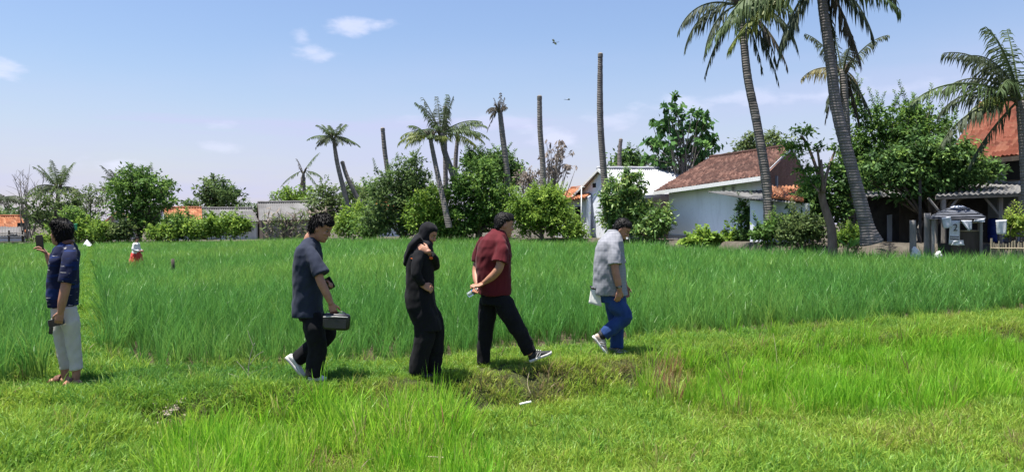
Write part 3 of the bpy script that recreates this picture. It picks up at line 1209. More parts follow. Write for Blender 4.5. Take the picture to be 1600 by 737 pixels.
def tree(name, label, px, D, blobs, nclump, per, leaf, leafmat, trunk_r=.14, barkmat=None, spread=.28, aspect=2.2, droop=.2, limbs=16,
         top=None, group=None, seed=0, cat='tree', fork=.35, base_py=None, outer=.42, lean=0, flat=.75, shoots=10, shoot_len=.6):
    rng = np.random.RandomState(seed + int(px) * 7 + int(D * 10))
    nclump = int(nclump * .84)
    b = G(px, D)
    t = thing(name, label, cat, b, group)
    _, ctr, sh = crown(rng, blobs, D, nclump, per, leaf, leafmat, t, spread, aspect, droop, outer=outer, flat=flat, shoots=shoots, shoot_len=shoot_len)
    mb = MB()
    for (a_, b_) in sh:
        mb.tube([a_, a_.lerp(b_, .5), b_], [.014, .010, .005], 4)
    ztop = float(np.percentile(ctr[:, 2], 70)) if top is None else top
    cen = ctr.mean(0)
    tp = Vector((cen[0] * .7 + b.x * .3, cen[1], ztop))
    mid = b.lerp(tp, fork) + Vector((rng.normal(0, .12) + lean, rng.normal(0, .1), 0))
    pts, rr = catmull([b - Vector((0, 0, .15)), b + Vector((0, 0, .25)), mid, b.lerp(tp, .7) + Vector((rng.normal(0, .12), 0, 0)), tp],
                      [trunk_r * 1.35, trunk_r, trunk_r * .8, trunk_r * .5, trunk_r * .2], 4)
    mb.tube(pts, rr, 8)
    for i in rng.choice(len(ctr), min(limbs, len(ctr)), replace=False):
        e = Vector(ctr[i])
        j = rng.randint(len(pts) // 3, len(pts) - 1)
        s = pts[j]
        if e.z < s.z:
            j = len(pts) // 3
            s = pts[j]
        m = s.lerp(e, .5) + Vector((rng.normal(0, .12), rng.normal(0, .12), -.1 + rng.normal(0, .1)))
        lp, lr = catmull([s, m, e], [rr[j] * .55, rr[j] * .35, .012], 4)
        mb.tube(lp, lr, 5)
    mb.build('trunk', barkmat or M['bark'], t, True)
    return t


def stem_path(pts):
    """(px, py, D) bends of a palm stem"""
    return [P(*p) for p in pts]


def frond(rng, base, az, el, length, droop, mat, parent, leaf=.55, n=38, hang=.5, width=.028, name='frond', ragged=0.0, curl=0.0):
    """one feather leaf: arched midrib with leaflets on both sides"""
    base = Vector(base)
    d = Vector((math.cos(az) * math.cos(el), math.sin(az) * math.cos(el), math.sin(el)))
    side = Vector((-math.sin(az), math.cos(az), 0))
    pts = [base.copy()]
    seg = 14
    cur = d.copy()
    for i in range(seg):
        f = (i + 1) / seg
        cur = (cur + Vector((0, 0, -1)) * droop * (.4 + f) / seg + side * curl / seg).normalized()
        pts.append(pts[-1] + cur * length / seg)
    mb = MB()
    mb.tube(pts, [.045 * (1 - .85 * i / seg) * (length / 3.2) + .006 for i in range(seg + 1)], 5)
    rl = rootloc(parent)
    nrib = len(mb.V)
    for i in range(n):
        f = .14 + .86 * i / (n - 1)
        x = f * seg
        j = min(int(x), seg - 1)
        p = pts[j].lerp(pts[j + 1], x - j)
        tdir = (pts[j + 1] - pts[j]).normalized()
        sd = tdir.cross(Vector((0, 0, 1)))
        sd = sd.normalized() if sd.length > 1e-3 else side
        env = math.sin(min(1, .25 + f * .95) * math.pi * .92) ** .6 if f < .97 else .35
        for sg in (-1, 1):
            if rng.rand() < ragged:
                continue
            ln = leaf * max(.3, env) * (.75 + .6 * rng.rand()) * 1.15
            v = (sd * sg * (1 - hang * .55) + tdir * .55 + Vector((0, 0, -hang)) + Vector(rng.normal(0, .09, 3))).normalized()
            v2 = (v * .8 + Vector((0, 0, -.5 - hang * 1.1)) + Vector(rng.normal(0, .14, 3))).normalized()
            wv = v.cross(sd.cross(tdir))
            wv = (tdir - v * tdir.dot(v))
            wv = wv.normalized() if wv.length > 1e-3 else tdir
            w = width * (.8 + .4 * rng.rand())
            q1 = p + v * ln * .5
            q2 = q1 + v2 * ln * .5
            k = len(mb.V)
            mb.V += [tuple(p - wv * w * .5), tuple(p + wv * w * .5), tuple(q1 - wv * w), tuple(q1 + wv * w), tuple(q2)]
            mb.F += [(k, k + 1, k + 3, k + 2), (k + 2, k + 3, k + 4)]
    o = mb.build(name, mat, parent)
    r = np.full(len(mb.V), .8, np.float32)
    r[nrib:] = np.repeat(np.clip(rng.normal(.45, .22, (len(mb.V) - nrib) // 5), 0, 1), 5)
    a = o.data.attributes.new('rnd', 'FLOAT', 'POINT')
    a.data.foreach_set('value', r)
    return o


def stem_mesh(parent, path, rads, mat, name='trunk', flare=1.0):
    pts = [Vector(p) for p in path]
    pp, rr = catmull(pts, rads, 8)
    mb = MB()
    # ring scars as real steps
    P2, R2_ = [], []
    rng = random.Random(len(pp))
    for i in range(len(pp) - 1):
        for s in range(3):
            f = s / 3
            P2.append(pp[i].lerp(pp[i + 1], f))
            R2_.append((rr[i] + (rr[i + 1] - rr[i]) * f) * (1 + (.022 if s == 0 else -.01) + rng.uniform(-.025, .025)))
    P2.append(pp[-1])
    R2_.append(rr[-1])
    mb.tube(P2, R2_, 12)
    return mb.build(name, mat, parent, True)


def palm(label, path, rads, fronds, seed=0, mat=None, nuts=0, extra=None, group=None, name='coconut_palm'):
    """path: (px, py, D) from root to crown; fronds: list of (azimuth deg, elevation deg, length, droop, material, hang, leaf[, ragged])"""
    rng = np.random.RandomState(seed + 11)
    pts = stem_path(path)
    t = thing(name, label, 'palm tree', pts[0], group)
    stem_mesh(t, pts, rads, mat or M['palm_bark'])
    top = pts[-1]
    for f in fronds:
        az, el, ln, dr, m, hang, leaf = f[:7]
        frond(rng, top + Vector((math.cos(R(az)) * .08, math.sin(R(az)) * .08, rng.uniform(-.1, .1))), R(az), R(el), ln, dr, M[m], t, leaf,
              int(26 + ln * 6), hang, .017 + .0035 * ln, ragged=f[7] if len(f) > 7 else .24, curl=f[8] if len(f) > 8 else 0)
    mb = MB()
    for i in range(9):
        a = rng.rand() * 6.28
        p = top + Vector((math.cos(a) * .1, math.sin(a) * .1, -.15))
        mb.tube([p, p + Vector((math.cos(a) * .16, math.sin(a) * .16, .35)), p + Vector((math.cos(a) * .3, math.sin(a) * .3, .5))], [.07, .05, .02], 6)
    mb.build('leaf_base', M['bark'], t, True)
    for i in range(nuts):
        a = i * 6.28 / nuts
        MB().ell(top + Vector((math.cos(a) * .3, math.sin(a) * .3, -.28 - .1 * (i % 2))), (.12, .12, .15)).build('coconut', M['leaf_yellow_nut'], t, True)
    return t


M['leaf_yellow_nut'] = mat_plain('leaf_yellow_nut', (.10, .12, .03), .5)


def bare_stem(label, path, rads, mat=None, name='bare_palm_trunk', group=None, cap=True):
    pts = stem_path(path)
    t = thing(name, label, 'palm trunk', pts[0], group)
    tr = stem_mesh(t, pts, rads, mat or M['palm_bark'])
    if cap:
        d = (pts[-1] - pts[-2]).normalized()
        mb = MB()
        mb.tube([pts[-1] - d * .12, pts[-1] + d * .06, pts[-1] + d * .12], [rads[-1] * 1.12, rads[-1] * 1.1, rads[-1] * .5], 10)
        mb.build('broken_top', M['bark_pale'], t)
    return t


def ring(n, el, ln, dr, m, hang, leaf, a0=0, jit=12, rag=.05, seed=0):
    rng = random.Random(seed)
    return [(a0 + i * 360 / n + rng.uniform(-jit, jit), el + rng.uniform(-9, 9), ln * rng.uniform(.85, 1.1), dr * rng.uniform(.8, 1.2), m, hang, leaf, rag) for i in range(n)]


# --- left group
palm('coconut palm cut off by the left edge, fronds hanging low', [(-14, 372, 60), (-8, 330, 60), (-2, 312, 60)], [.22, .16, .12],
     ring(12, 25, 2.2, 1.5, 'frond_dark', .5, .55, 5, seed=1), 1)
palm('bushy dark palm rising behind the man with the raised phone', [(92, 376, 66), (90, 330, 66), (91, 293, 66)], [.24, .18, .14],
     ring(8, 62, 2.5, .7, 'frond', .35, .55, 10, seed=2) + ring(11, 15, 2.7, 1.5, 'frond_dark', .5, .55, 0, seed=3), 2)
palm('ragged palm half hidden behind the large bushy tree', [(188, 376, 68), (186, 330, 68), (186, 292, 68)], [.22, .17, .13],
     ring(7, 55, 2.2, .8, 'frond_dark', .35, .5, 20, seed=4) + ring(9, 12, 2.4, 1.4, 'frond_dark', .5, .5, 0, seed=5), 3)


def bare_tree(label, px, D, ht_py, spread_px, n, seed, group=None, base_py=None):
    rng = random.Random(seed)
    b = G(px, D)
    t = thing('bare_tree', label, 'tree', b, group)
    mb = MB()
    k = D / FPX
    top = P(px, ht_py, D).z
    for i in range(n):
        ex = b.x + rng.uniform(-spread_px, spread_px) * k
        ez = b.z + (top - b.z) * rng.uniform(.7, 1)
        s = b + Vector((rng.uniform(-.3, .3), rng.uniform(-.3, .3), 0))
        m1 = s.lerp(Vector((ex, b.y, ez)), .5) + Vector((rng.uniform(-.2, .2), rng.uniform(-.4, .4), .1))
        e = Vector((ex, b.y + rng.uniform(-.8, .8), ez))
        lp, lr = catmull([s, m1, e], [.05, .032, .012], 4)
        mb.tube(lp, lr, 5)
        for q in range(7):
            j = rng.randint(3, len(lp) - 2)
            d2 = Vector((rng.uniform(-1, 1), rng.uniform(-.6, .6), rng.uniform(.4, 1.3))).normalized()
            l2 = rng.uniform(.5, 1.2)
            mb.tube([lp[j], lp[j] + d2 * l2 * .5 + Vector((0, 0, .05)), lp[j] + d2 * l2], [.018, .013, .007], 4)
    mb.build('branch', M['twig'], t)
    return t


bare_tree('tall thin leafless tree with pale twigs at far left', 45, 63, 258, 26, 12, 3)

tree('spreading_tree', 'sparse spreading tree with feathery olive leaves left of the raised phone', 82, 61.5,
     [(72, 312, 22, 14), (98, 322, 26, 16), (60, 330, 18, 12), (118, 310, 16, 9), (85, 345, 34, 12)], 150, 16, .26, M['leaf_olive'], .16, limbs=30, seed=1, outer=.6)
tree('spreading_tree', 'dry thin tree with greyish sprays left of the big bushy tree', 140, 63,
     [(135, 300, 16, 12), (152, 310, 20, 14), (128, 325, 22, 14), (155, 332, 20, 12)], 90, 14, .22, M['leaf_olive'], .12, M['bark_pale'], limbs=30, seed=2, outer=.6)
tree('bushy_tree', 'large bushy bright green tree beside the small white hut', 218, 61,
     [(215, 305, 44, 28), (235, 290, 30, 18), (195, 318, 28, 20), (250, 318, 22, 22), (215, 340, 32, 22), (210, 280, 24, 13), (232, 356, 24, 14)], 330, 24, .30, M['leaf_mid'], .2, limbs=24, seed=3)
tree('treetop', 'dark treetop showing over the large bushy tree', 215, 70,
     [(205, 274, 22, 10), (228, 278, 20, 11), (258, 300, 18, 18)], 70, 18, .34, M['leaf_dark'], .16, seed=4, outer=.6)
tree('round_tree', 'round dark tree standing behind the long grey roof', 342, 75,
     [(343, 303, 30, 20), (330, 310, 18, 14), (358, 312, 18, 14), (340, 290, 18, 10), (342, 325, 24, 16)], 210, 24, .36, M['leaf_dark'], .22, seed=5)
tree('far_tree', 'tiny far tree over the orange roof', 298, 90, [(298, 320, 10, 7), (305, 322, 8, 6), (292, 324, 8, 6)], 30, 16, .4, M['leaf_dark'], .15, seed=6)
tree('far_tree', 'low far trees right of the round dark tree', 392, 92, [(392, 328, 12, 6), (380, 330, 10, 5), (408, 330, 8, 5)], 34, 16, .4, M['leaf_dark'], .15, seed=7)
for (px, lab, bl, m, n, D) in (
        (278, 'dark rounded shrub in front of the orange roof', [(283, 347, 20, 13), (272, 358, 20, 14), (292, 362, 24, 13)], 'leaf_mid', 150, 59.3),
        (345, 'wide light green shrub sprawling before the long grey house', [(330, 352, 26, 13), (352, 345, 22, 11), (310, 364, 30, 11), (360, 360, 26, 12), (376, 350, 16, 8)], 'leaf_light', 260, 58.6),
        (255, 'low leafy bush at the foot of the pale gable wall', [(262, 366, 22, 10), (245, 368, 18, 8)], 'leaf_light', 90, 58.8),
        (150, 'tangled bush under the green cloth flag', [(150, 360, 24, 15), (128, 362, 20, 12), (165, 366, 22, 10)], 'leaf_light', 170, 59.6),
        (122, 'dark bush behind the green cloth flag', [(120, 345, 24, 15), (100, 358, 26, 14)], 'leaf_mid', 140, 60.6),
        (185, 'tall weedy bush at the foot of the small white hut', [(182, 366, 20, 10), (196, 362, 12, 13)], 'leaf_olive', 90, 59.6),
        (60, 'low hedge bush before the white house at far left', [(78, 374, 22, 6), (100, 372, 18, 8)], 'leaf_light', 70, 59.8)):
    tree('shrub', lab, px, D, bl, n, 22, .26, M[m], .05, limbs=14, seed=int(px), cat='shrub', spread=.25)
for i, px in enumerate((0, 40, 110, 240, 440, 560, 640, 830, 1010)):
    tree('distant_tree', ['far dark tree at the left rim of the sky', 'far low tree over the white house', 'far tree between the two left palms', 'far tree behind the bushy tree and orange roof',
                          'far tree over the barn ridge', 'far tree between barn and dark conical tree', 'far tree behind the dark conical tree', 'far tree behind the dead brown tree',
                          'far tree behind the white gabled house'][i],
         px, 105 + 4 * (i % 3), [(px, 340, 30, 16), (px + 22, 344, 26, 12), (px - 20, 345, 26, 12)], 90, 14, .55, M['leaf_dark'], .2, seed=40 + i, limbs=6, spread=.5)

# --- palms of the middle
palm('small wilted palm with few drooping fronds over the barn', [(476, 330, 74), (475, 300, 74), (474, 268, 74)], [.19, .16, .13],
     [(20, 60, 2.3, .6, 'frond', .5, .5, .3), (0, 5, 2.0, 1.2, 'frond', .5, .5, .3), (180, -20, 2.6, .8, 'frond', .5, .45, .35), (175, 70, 1.3, .7, 'frond_dead', .6, .4, .3),
      (-15, -35, 2.3, .8, 'frond', .5, .45, .35), (90, -70, 2.4, .5, 'frond_dead', .8, .4, .3), (250, -75, 2.5, .4, 'frond_dead', .8, .4, .3)], 4)
palm('slim tall palm with tufted crown leaning over the barn', [(549, 348, 56), (538, 300, 56), (527, 255, 56), (521, 215, 56)], [.24, .18, .16, .12],
     ring(7, 55, 1.5, .7, 'frond', .4, .42, 15, seed=8) + ring(8, 8, 1.6, 1.3, 'frond_dark', .5, .42, 0, seed=9) + [(180, 18, 1.9, 1.0, 'frond', .5, .4, .1), (2, -2, 2.0, .8, 'frond', .5, .4, .1)], 5)
bare_stem('short leaning headless trunk beside the slim tall palm', [(574, 338, 57), (558, 308, 57), (543, 278, 57), (535, 254, 57)], [.2, .17, .16, .14])
bare_stem('headless leaning trunk alone left of the dark conical tree', [(612, 300, 50), (606, 270, 50), (601, 235, 50), (598, 202, 50)], [.16, .15, .15, .13])
palm('palm with yellowing fronds and curved pale stem right of the dark conical tree', [(702, 356, 45.2), (692, 310, 45.4), (680, 255, 46), (672, 214, 46)], [.2, .16, .14, .12],
     [(185, 22, 2.0, 1.5, 'frond_yell', .6, .6), (170, 40, 1.9, 1.6, 'frond_yell', .6, .6), (200, 8, 1.7, 1.6, 'frond_yell', .6, .6), (100, 50, 1.5, 1.2, 'frond', .5, .5),
      (20, 30, 1.3, 1.4, 'frond_yell', .6, .5), (215, 50, 1.6, 1.3, 'frond', .5, .5), (280, 30, 1.4, 1.5, 'frond', .6, .5), (60, 20, 1.4, 1.5, 'frond', .6, .5)], 6)
palm('tallest leafy palm of the middle cluster with many upright fronds', [(716, 300, 47.5), (706, 268, 47.5), (695, 238, 47.5), (689, 208, 47.5)], [.2, .19, .18, .16],
     [(150, 66, 2.6, .5, 'frond_dark', .6, .55), (110, 72, 2.5, .4, 'frond_dark', .6, .55), (60, 78, 2.5, .3, 'frond', .6, .55), (10, 76, 2.4, .4, 'frond_dark', .6, .55), (300, 70, 2.3, .5, 'frond_dark', .6, .5),
      (190, 60, 2.4, .6, 'frond', .6, .55), (10, 38, 2.7, 1.0, 'frond', .7, .6), (-10, 22, 2.6, 1.2, 'frond', .7, .6), (20, 10, 2.5, 1.2, 'frond_yell', .7, .6), (180, 20, 2.2, 1.4, 'frond', .7, .6),
      (230, 55, 2.2, .8, 'frond_dark', .6, .5), (265, 30, 2.0, 1.2, 'frond', .6, .5), (80, 30, 2.2, 1.3, 'frond_dark', .6, .5), (140, 25, 2.1, 1.5, 'frond_dark', .6, .5)], 7, nuts=6, mat=M['palm_dark'])
bare_stem('thin pale headless pole of a trunk behind the tallest leafy palm', [(697, 330, 52), (696, 260, 52), (695, 215, 52), (696, 168, 52)], [.17, .16, .15, .14])
palm('small palm with crown right of the tallest leafy palm', [(711, 290, 53), (712, 250, 53), (714, 225, 53), (716, 205, 53)], [.17, .15, .13, .12],
     [(0, 15, 2.2, 1.2, 'frond', .6, .5), (-20, 30, 2.2, 1.2, 'frond', .6, .5), (15, 2, 2.0, 1.1, 'frond_yell', .6, .5), (60, 40, 1.6, 1.2, 'frond', .6, .5), (160, 35, 1.5, 1.2, 'frond', .6, .5), (300, 30, 1.7, 1.3, 'frond', .6, .5)], 8)
palm('dying palm with withered grey stub of a crown', [(795, 300, 47), (790, 250, 47), (785, 210, 47), (781, 172, 47)], [.2, .18, .17, .14],
     [(170, 40, .9, 2.2, 'frond_dead', .9, .35, .4), (185, 5, .8, 2.6, 'frond_dead', .9, .35, .4), (180, -50, 1.5, 1.0, 'frond_dead', .9, .22, .55), (80, 82, 1.2, .2, 'frond_dead', .7, .25, .4), (20, 78, .9, .3, 'frond_dead', .8, .25, .4),
      (150, 72, .9, .5, 'frond_dead', .8, .25, .4), (0, 45, .45, 1.8, 'frond_dead', .9, .25, .4), (200, 30, .8, 2.4, 'frond_dead', .9, .3, .4)], 9)
bare_stem('headless grey trunk rising behind the dead brown tree', [(849, 310, 46), (848, 255, 46), (844, 205, 46), (843, 152, 46)], [.2, .17, .16, .14])
bare_stem('tallest headless trunk beside the white gabled house', [(947, 345, 41.5), (945, 290, 41.5), (938, 190, 41.5), (938, 86, 41.5)], [.2, .185, .175, .13], mat=M['palm_dark'])
bare_stem('short headless trunk poking up behind the white sheet roof', [(968, 300, 52), (968, 270, 52), (968, 240, 52), (970, 219, 52)], [.17, .15, .14, .12], mat=M['palm_dark'])

# --- trees of the middle
tree('leafy_tree', 'low bright tree over the left end of the barn roof', 470, 72, [(462, 305, 24, 10), (445, 312, 20, 7), (485, 308, 18, 10)], 90, 18, .32, M['leaf_light'], .14, seed=10)
tree('leafy_tree', 'rusty tinged tree over the right end of the barn roof', 510, 60,
     [(510, 298, 16, 13), (500, 318, 22, 14), (525, 320, 20, 16), (505, 335, 24, 10), (555, 300, 20, 12)], 170, 18, .28, M['leaf_olive'], .16, seed=11, limbs=24)
tree('leafy_tree', 'grey green treetop behind the two leaning trunks', 565, 66, [(570, 305, 22, 14), (590, 300, 14, 10), (560, 322, 24, 14)], 120, 18, .32, M['leaf_mid'], .16, seed=12)
tree('conical_tree', 'dark conical tree in the middle of the tree row', 632, 48.5,
     [(640, 275, 24, 26), (625, 300, 36, 26), (655, 300, 26, 24), (610, 325, 34, 24), (645, 330, 36, 24), (640, 255, 12, 12), (600, 290, 22, 20), (600, 350, 30, 18), (645, 355, 30, 16)], 560, 26, .22, M['leaf_dark'], .2, seed=13, shoots=34, shoot_len=.8, spread=.24)
for (px, lab, bl, m, n, D) in (
        (545, 'yellowish green bush behind the man with the handbag', [(560, 342, 26, 18), (540, 356, 26, 14), (580, 335, 16, 15)], 'leaf_light', 170, 52.5),
        (575, 'dark round bush right of the yellowish green bush', [(572, 358, 24, 14), (590, 345, 18, 20)], 'leaf_mid', 150, 50.2),
        (672, 'light green bush left of the curved pale palm stem', [(672, 322, 26, 20), (660, 345, 30, 20), (690, 345, 20, 20), (676, 305, 16, 10)], 'leaf_light', 260, 46.8),
        (700, 'low bush at the foot of the curved pale palm stem', [(690, 362, 26, 10), (715, 360, 24, 11)], 'leaf_mid', 120, 46.4)):
    tree('bush', lab, px, D, bl, n, 24, .23, M[m], .06, limbs=16, seed=int(px), cat='bush', spread=.24)
tree('broad_tree', 'broad light green tree behind the woman in black', 748, 47,
     [(745, 280, 36, 26), (730, 310, 36, 26), (765, 305, 34, 30), (725, 340, 36, 26), (765, 345, 34, 26), (760, 262, 20, 16), (715, 300, 18, 20), (785, 330, 18, 30)], 620, 26, .23, M['leaf_mid'], .2, seed=14, shoots=34, shoot_len=.8, spread=.24)
tree('broad_tree', 'dark tree top behind the dying palm', 770, 54, [(760, 250, 30, 12), (785, 265, 24, 22), (740, 255, 20, 12), (800, 280, 14, 20)], 210, 22, .3, M['leaf_deep'], .2, seed=15, shoots=34, shoot_len=.8, spread=.3, outer=.55)
tree('round_bush', 'large round feathery bush behind the man in maroon', 848, 44.3,
     [(850, 325, 38, 24), (830, 345, 34, 22), (872, 345, 26, 24), (855, 308, 24, 12), (815, 325, 18, 16)], 480, 28, .2, M['leaf_light'], .12, seed=16, shoots=34, shoot_len=.7, spread=.23)
tree('bush', 'small bush beside the porch fence at the field edge', 890, 43.6, [(893, 362, 18, 10), (905, 366, 12, 6)], 70, 22, .2, M['leaf_light'], .05, seed=17, cat='bush')
tree('dead_tree', 'dead tree with hanging brown leaves behind the round bush', 862, 47.5,
     [(870, 245, 18, 24), (885, 262, 16, 18), (855, 270, 16, 22), (830, 280, 24, 12), (880, 235, 10, 14)], 95, 6, .34, M['leaf_dead'], .09, M['bark_pale'], limbs=90, seed=18, droop=1.2, spread=.12, outer=.75, aspect=3, shoots=0)
tree('thin_dead_bush', 'leafless grey twiggy bush left of the dead tree', 828, 48,
     [(825, 280, 22, 14), (812, 284, 14, 10)], 60, 5, .2, M['leaf_dead'], .06, M['bark_pale'], limbs=58, seed=19, droop=.8, cat='bush', outer=.7, shoots=0)
tree('far_green_tree', 'dark tree top behind the white sheet roof', 982, 62, [(980, 252, 20, 14), (995, 256, 16, 10), (966, 258, 14, 9), (1040, 262, 24, 10)], 130, 22, .34, M['leaf_deep'], .2, seed=20, spread=.35)
tree('mango_tree', 'mango tree with long glossy leaves before the white gabled house', 975, 40.2,
     [(975, 305, 30, 24), (960, 335, 26, 18), (995, 335, 24, 22), (985, 285, 20, 14), (950, 315, 14, 14), (975, 355, 30, 12)], 260, 22, .32, M['leaf_mango'], .13, seed=21, droop=.6, aspect=3.2, spread=.2)
tree('mango_tree', 'smaller mango bush against the left corner of the blue house', 1022, 38.6,
     [(1026, 348, 18, 16), (1015, 360, 20, 12), (1035, 340, 10, 10)], 110, 22, .3, M['leaf_mango'], .07, seed=22, droop=.6, aspect=3.2, spread=.2)
tree('teak_tree', 'teak tree with big floppy leaves behind the blue house', 1070, 50,
     [(1060, 175, 28, 18), (1040, 200, 22, 22), (1085, 200, 26, 26), (1020, 222, 12, 10), (1110, 222, 20, 14), (1065, 235, 34, 20), (1095, 250, 28, 14), (1030, 250, 18, 16), (1012, 268, 10, 14)],
     125, 10, .48, M['leaf_teak'], .17, M['bark_pale'], limbs=75, seed=23, droop=.8, spread=.22, aspect=1.7, outer=.75, shoots=6)
tree('far_green_tree', 'distant tree over the ridge of the blue house', 1195, 60, [(1185, 222, 20, 10), (1215, 222, 20, 10), (1165, 230, 14, 8)], 90, 18, .32, M['leaf_olive'], .18, seed=24, spread=.35)
# --- right side
tree('spreading_big_tree', 'tall light leaved tree behind the thick leaning palm', 1395, 33,
     [(1395, 215, 42, 34), (1370, 190, 28, 20), (1430, 200, 40, 24), (1360, 250, 36, 30), (1410, 255, 50, 30), (1340, 225, 20, 30), (1420, 175, 22, 14), (1350, 300, 34, 24), (1470, 200, 26, 12), (1338, 170, 10, 14), (1450, 180, 10, 16)],
     560, 20, .2, M['leaf_mid'], .2, seed=25, spread=.19, limbs=40, outer=.5, shoots=60, shoot_len=1.0)
tree('shade_tree', 'dark dense tree casting shade on the plank shed', 1455, 29.3,
     [(1440, 245, 40, 24), (1480, 250, 40, 24), (1410, 275, 40, 22), (1460, 285, 50, 20), (1510, 272, 36, 18), (1545, 270, 22, 12), (1420, 300, 30, 14), (1370, 270, 30, 26), (1500, 235, 20, 12)],
     560, 22, .21, M['leaf_deep'], .17, seed=26, spread=.19, limbs=36, droop=.5)
tree('shade_tree', 'dark bush behind the pruned tree', 1280, 30.5, [(1285, 300, 26, 30), (1300, 330, 26, 20), (1265, 320, 16, 20), (1320, 280, 18, 24)], 260, 22, .22, M['leaf_deep'], .08, seed=27, spread=.2)
for (px, lab, bl, m, n, D) in (
        (1172, 'dark creeper bush growing against the blue house wall', [(1170, 332, 14, 14), (1178, 350, 13, 20), (1150, 345, 9, 5), (1168, 365, 12, 10)], 'leaf_deep', 150, 33.5),
        (1205, 'low weedy bush at the foot of the left tall palm', [(1205, 362, 20, 10), (1225, 357, 20, 13), (1192, 368, 16, 7)], 'leaf_mid', 150, 30.2),
        (1250, 'light green undergrowth left of the pruned tree', [(1252, 355, 24, 15), (1270, 362, 20, 12), (1238, 366, 20, 8)], 'leaf_olive', 190, 28.8),
        (1335, 'small plants between the two tree trunks', [(1335, 372, 14, 6), (1318, 372, 12, 6)], 'leaf_light', 60, 27.5)):
    tree('shrub', lab, px, D, bl, n, 22, .17, M[m], .04, limbs=12, seed=int(px), cat='shrub', spread=.17)

palm('left tall palm with drooping grey green fronds against the sky', [(1203, 372, 31), (1198, 290, 31), (1183, 195, 31), (1168, 120, 31), (1161, 50, 31), (1156, 6, 31)], [.24, .2, .18, .165, .15, .13],
     [(180, 22, 3.0, 2.2, 'frond_dark', .8, .75), (165, 5, 3.0, 2.4, 'frond_dark', .8, .75), (195, -20, 2.8, 2.4, 'frond_dark', .9, .7), (170, -55, 3.2, 1.0, 'frond_dark', .8, .55),
      (0, 25, 2.8, 2.2, 'frond_dark', .8, .7), (-15, 0, 3.2, 2.4, 'frond_dark', .8, .7), (15, -30, 3.0, 1.8, 'frond_dark', .9, .6), (-5, -58, 3.6, .8, 'frond_dark', .8, .55), (8, -65, 2.8, .8, 'frond_dark', .8, .5),
      (-20, -40, 3.2, 1.2, 'frond_dead', .9, .6), (80, 50, 2.6, 1.5, 'frond_dark', .6, .6), (130, 60, 2.5, 1.2, 'frond_dark', .6, .6), (270, 40, 2.5, 2.0, 'frond', .7, .6), (40, 60, 2.6, 1.4, 'frond', .6, .6), (250, -10, 2.2, 2.2, 'frond', .8, .6), (310, 20, 2.8, 2.0, 'frond', .8, .6)], 10)
palm('thick leaning palm standing at the field edge, crown above the picture', [(1362, 380, 26), (1352, 345, 26), (1330, 260, 26), (1308, 175, 26), (1297, 90, 26), (1287, 20, 26), (1280, -40, 26)],
     [.38, .235, .2, .185, .172, .162, .15],
     [(180, -12, 4.4, .95, 'frond', .75, 1.05), (188, -2, 4.0, 1.3, 'frond', .8, 1.0), (172, -24, 3.9, .9, 'frond_yell', .8, .95), (195, -50, 3.0, .8, 'frond_dark', .9, .8), (165, -62, 3.2, .5, 'frond_dark', .9, .7),
      (5, 14, 2.9, 1.3, 'frond_dark', .9, .9), (0, -4, 3.0, .9, 'frond', .8, .9), (-15, -35, 2.9, 1.4, 'frond_dark', .9, .8), (20, -50, 3.0, .8, 'frond_dead', .9, .7), (-5, -62, 3.4, .6, 'frond_dead', .9, .7), (35, -70, 3.0, .4, 'frond_dark', .9, .7), (60, 40, 2.8, 1.6, 'frond', .7, .7),
      (120, 40, 2.8, 1.6, 'frond', .7, .7), (250, 25, 2.4, 2.2, 'frond', .8, .7), (300, 10, 2.4, 2.2, 'frond_dark', .8, .7), (340, 45, 2.8, 1.6, 'frond', .7, .7), (215, 55, 2.8, 1.5, 'frond', .7, .7)], 11, mat=M['palm_dark'])
palm('palm with pale dead fronds half hidden behind the thick leaning palm', [(1328, 372, 31), (1326, 300, 31), (1322, 200, 31), (1317, 110, 31)], [.22, .18, .16, .15],
     [(178, 20, 1.7, 1.4, 'frond_pale', .9, .55), (20, -15, 1.2, 1.8, 'frond_pale', .9, .5), (200, -50, 1.8, 1.2, 'frond_dark', .9, .5), (350, -50, 2.2, 1.0, 'frond_dark', .9, .5), (10, -70, 2.4, .5, 'frond_dead', .9, .5), (170, -70, 2.2, .6, 'frond_dead', .9, .5),
      (60, 55, 2.2, 1.2, 'frond_dark', .7, .5), (150, 65, 2.2, 1.0, 'frond_dark', .7, .5), (260, 50, 2.0, 1.4, 'frond_dark', .7, .5), (330, 60, 2.1, 1.2, 'frond_dark', .7, .5), (100, 75, 2.4, .8, 'frond_dark', .7, .5)], 12)
palm('young palm at the right edge with broad arching fronds over the red roof', [(1606, 384, 26.5), (1604, 300, 26.5), (1600, 230, 26.5), (1596, 158, 26.5)], [.24, .17, .16, .17],
     [(180, 28, 4.0, 1.35, 'frond', .6, .8), (186, -2, 3.5, 1.3, 'frond_dark', .6, .75), (150, 52, 2.7, 2.0, 'frond_dark', .7, .8), (120, 66, 2.8, 1.5, 'frond_dark', .6, .75), (190, 62, 2.6, 1.6, 'frond_dark', .7, .8), (90, 80, 2.8, .8, 'frond', .5, .7),
      (165, 62, 3.1, 1.5, 'frond_dark', .8, .85), (140, 40, 2.8, 2.0, 'frond_dark', .8, .8), (200, 70, 2.9, 1.2, 'frond', .7, .8), (183, 12, 2.6, 1.8, 'frond_yell', .7, .7), (220, 45, 2.2, 2.0, 'frond', .6, .7), (0, 30, 3.0, 1.5, 'frond', .6, .7), (30, 60, 2.8, 1.4, 'frond_dark', .6, .7), (330, 20, 2.8, 1.7, 'frond', .6, .7), (280, 50, 2.2, 2.0, 'frond', .6, .7), (175, -45, 2.8, .6, 'frond_dark', .7, .5), (160, 78, 2.7, .9, 'frond', .5, .7)], 13)

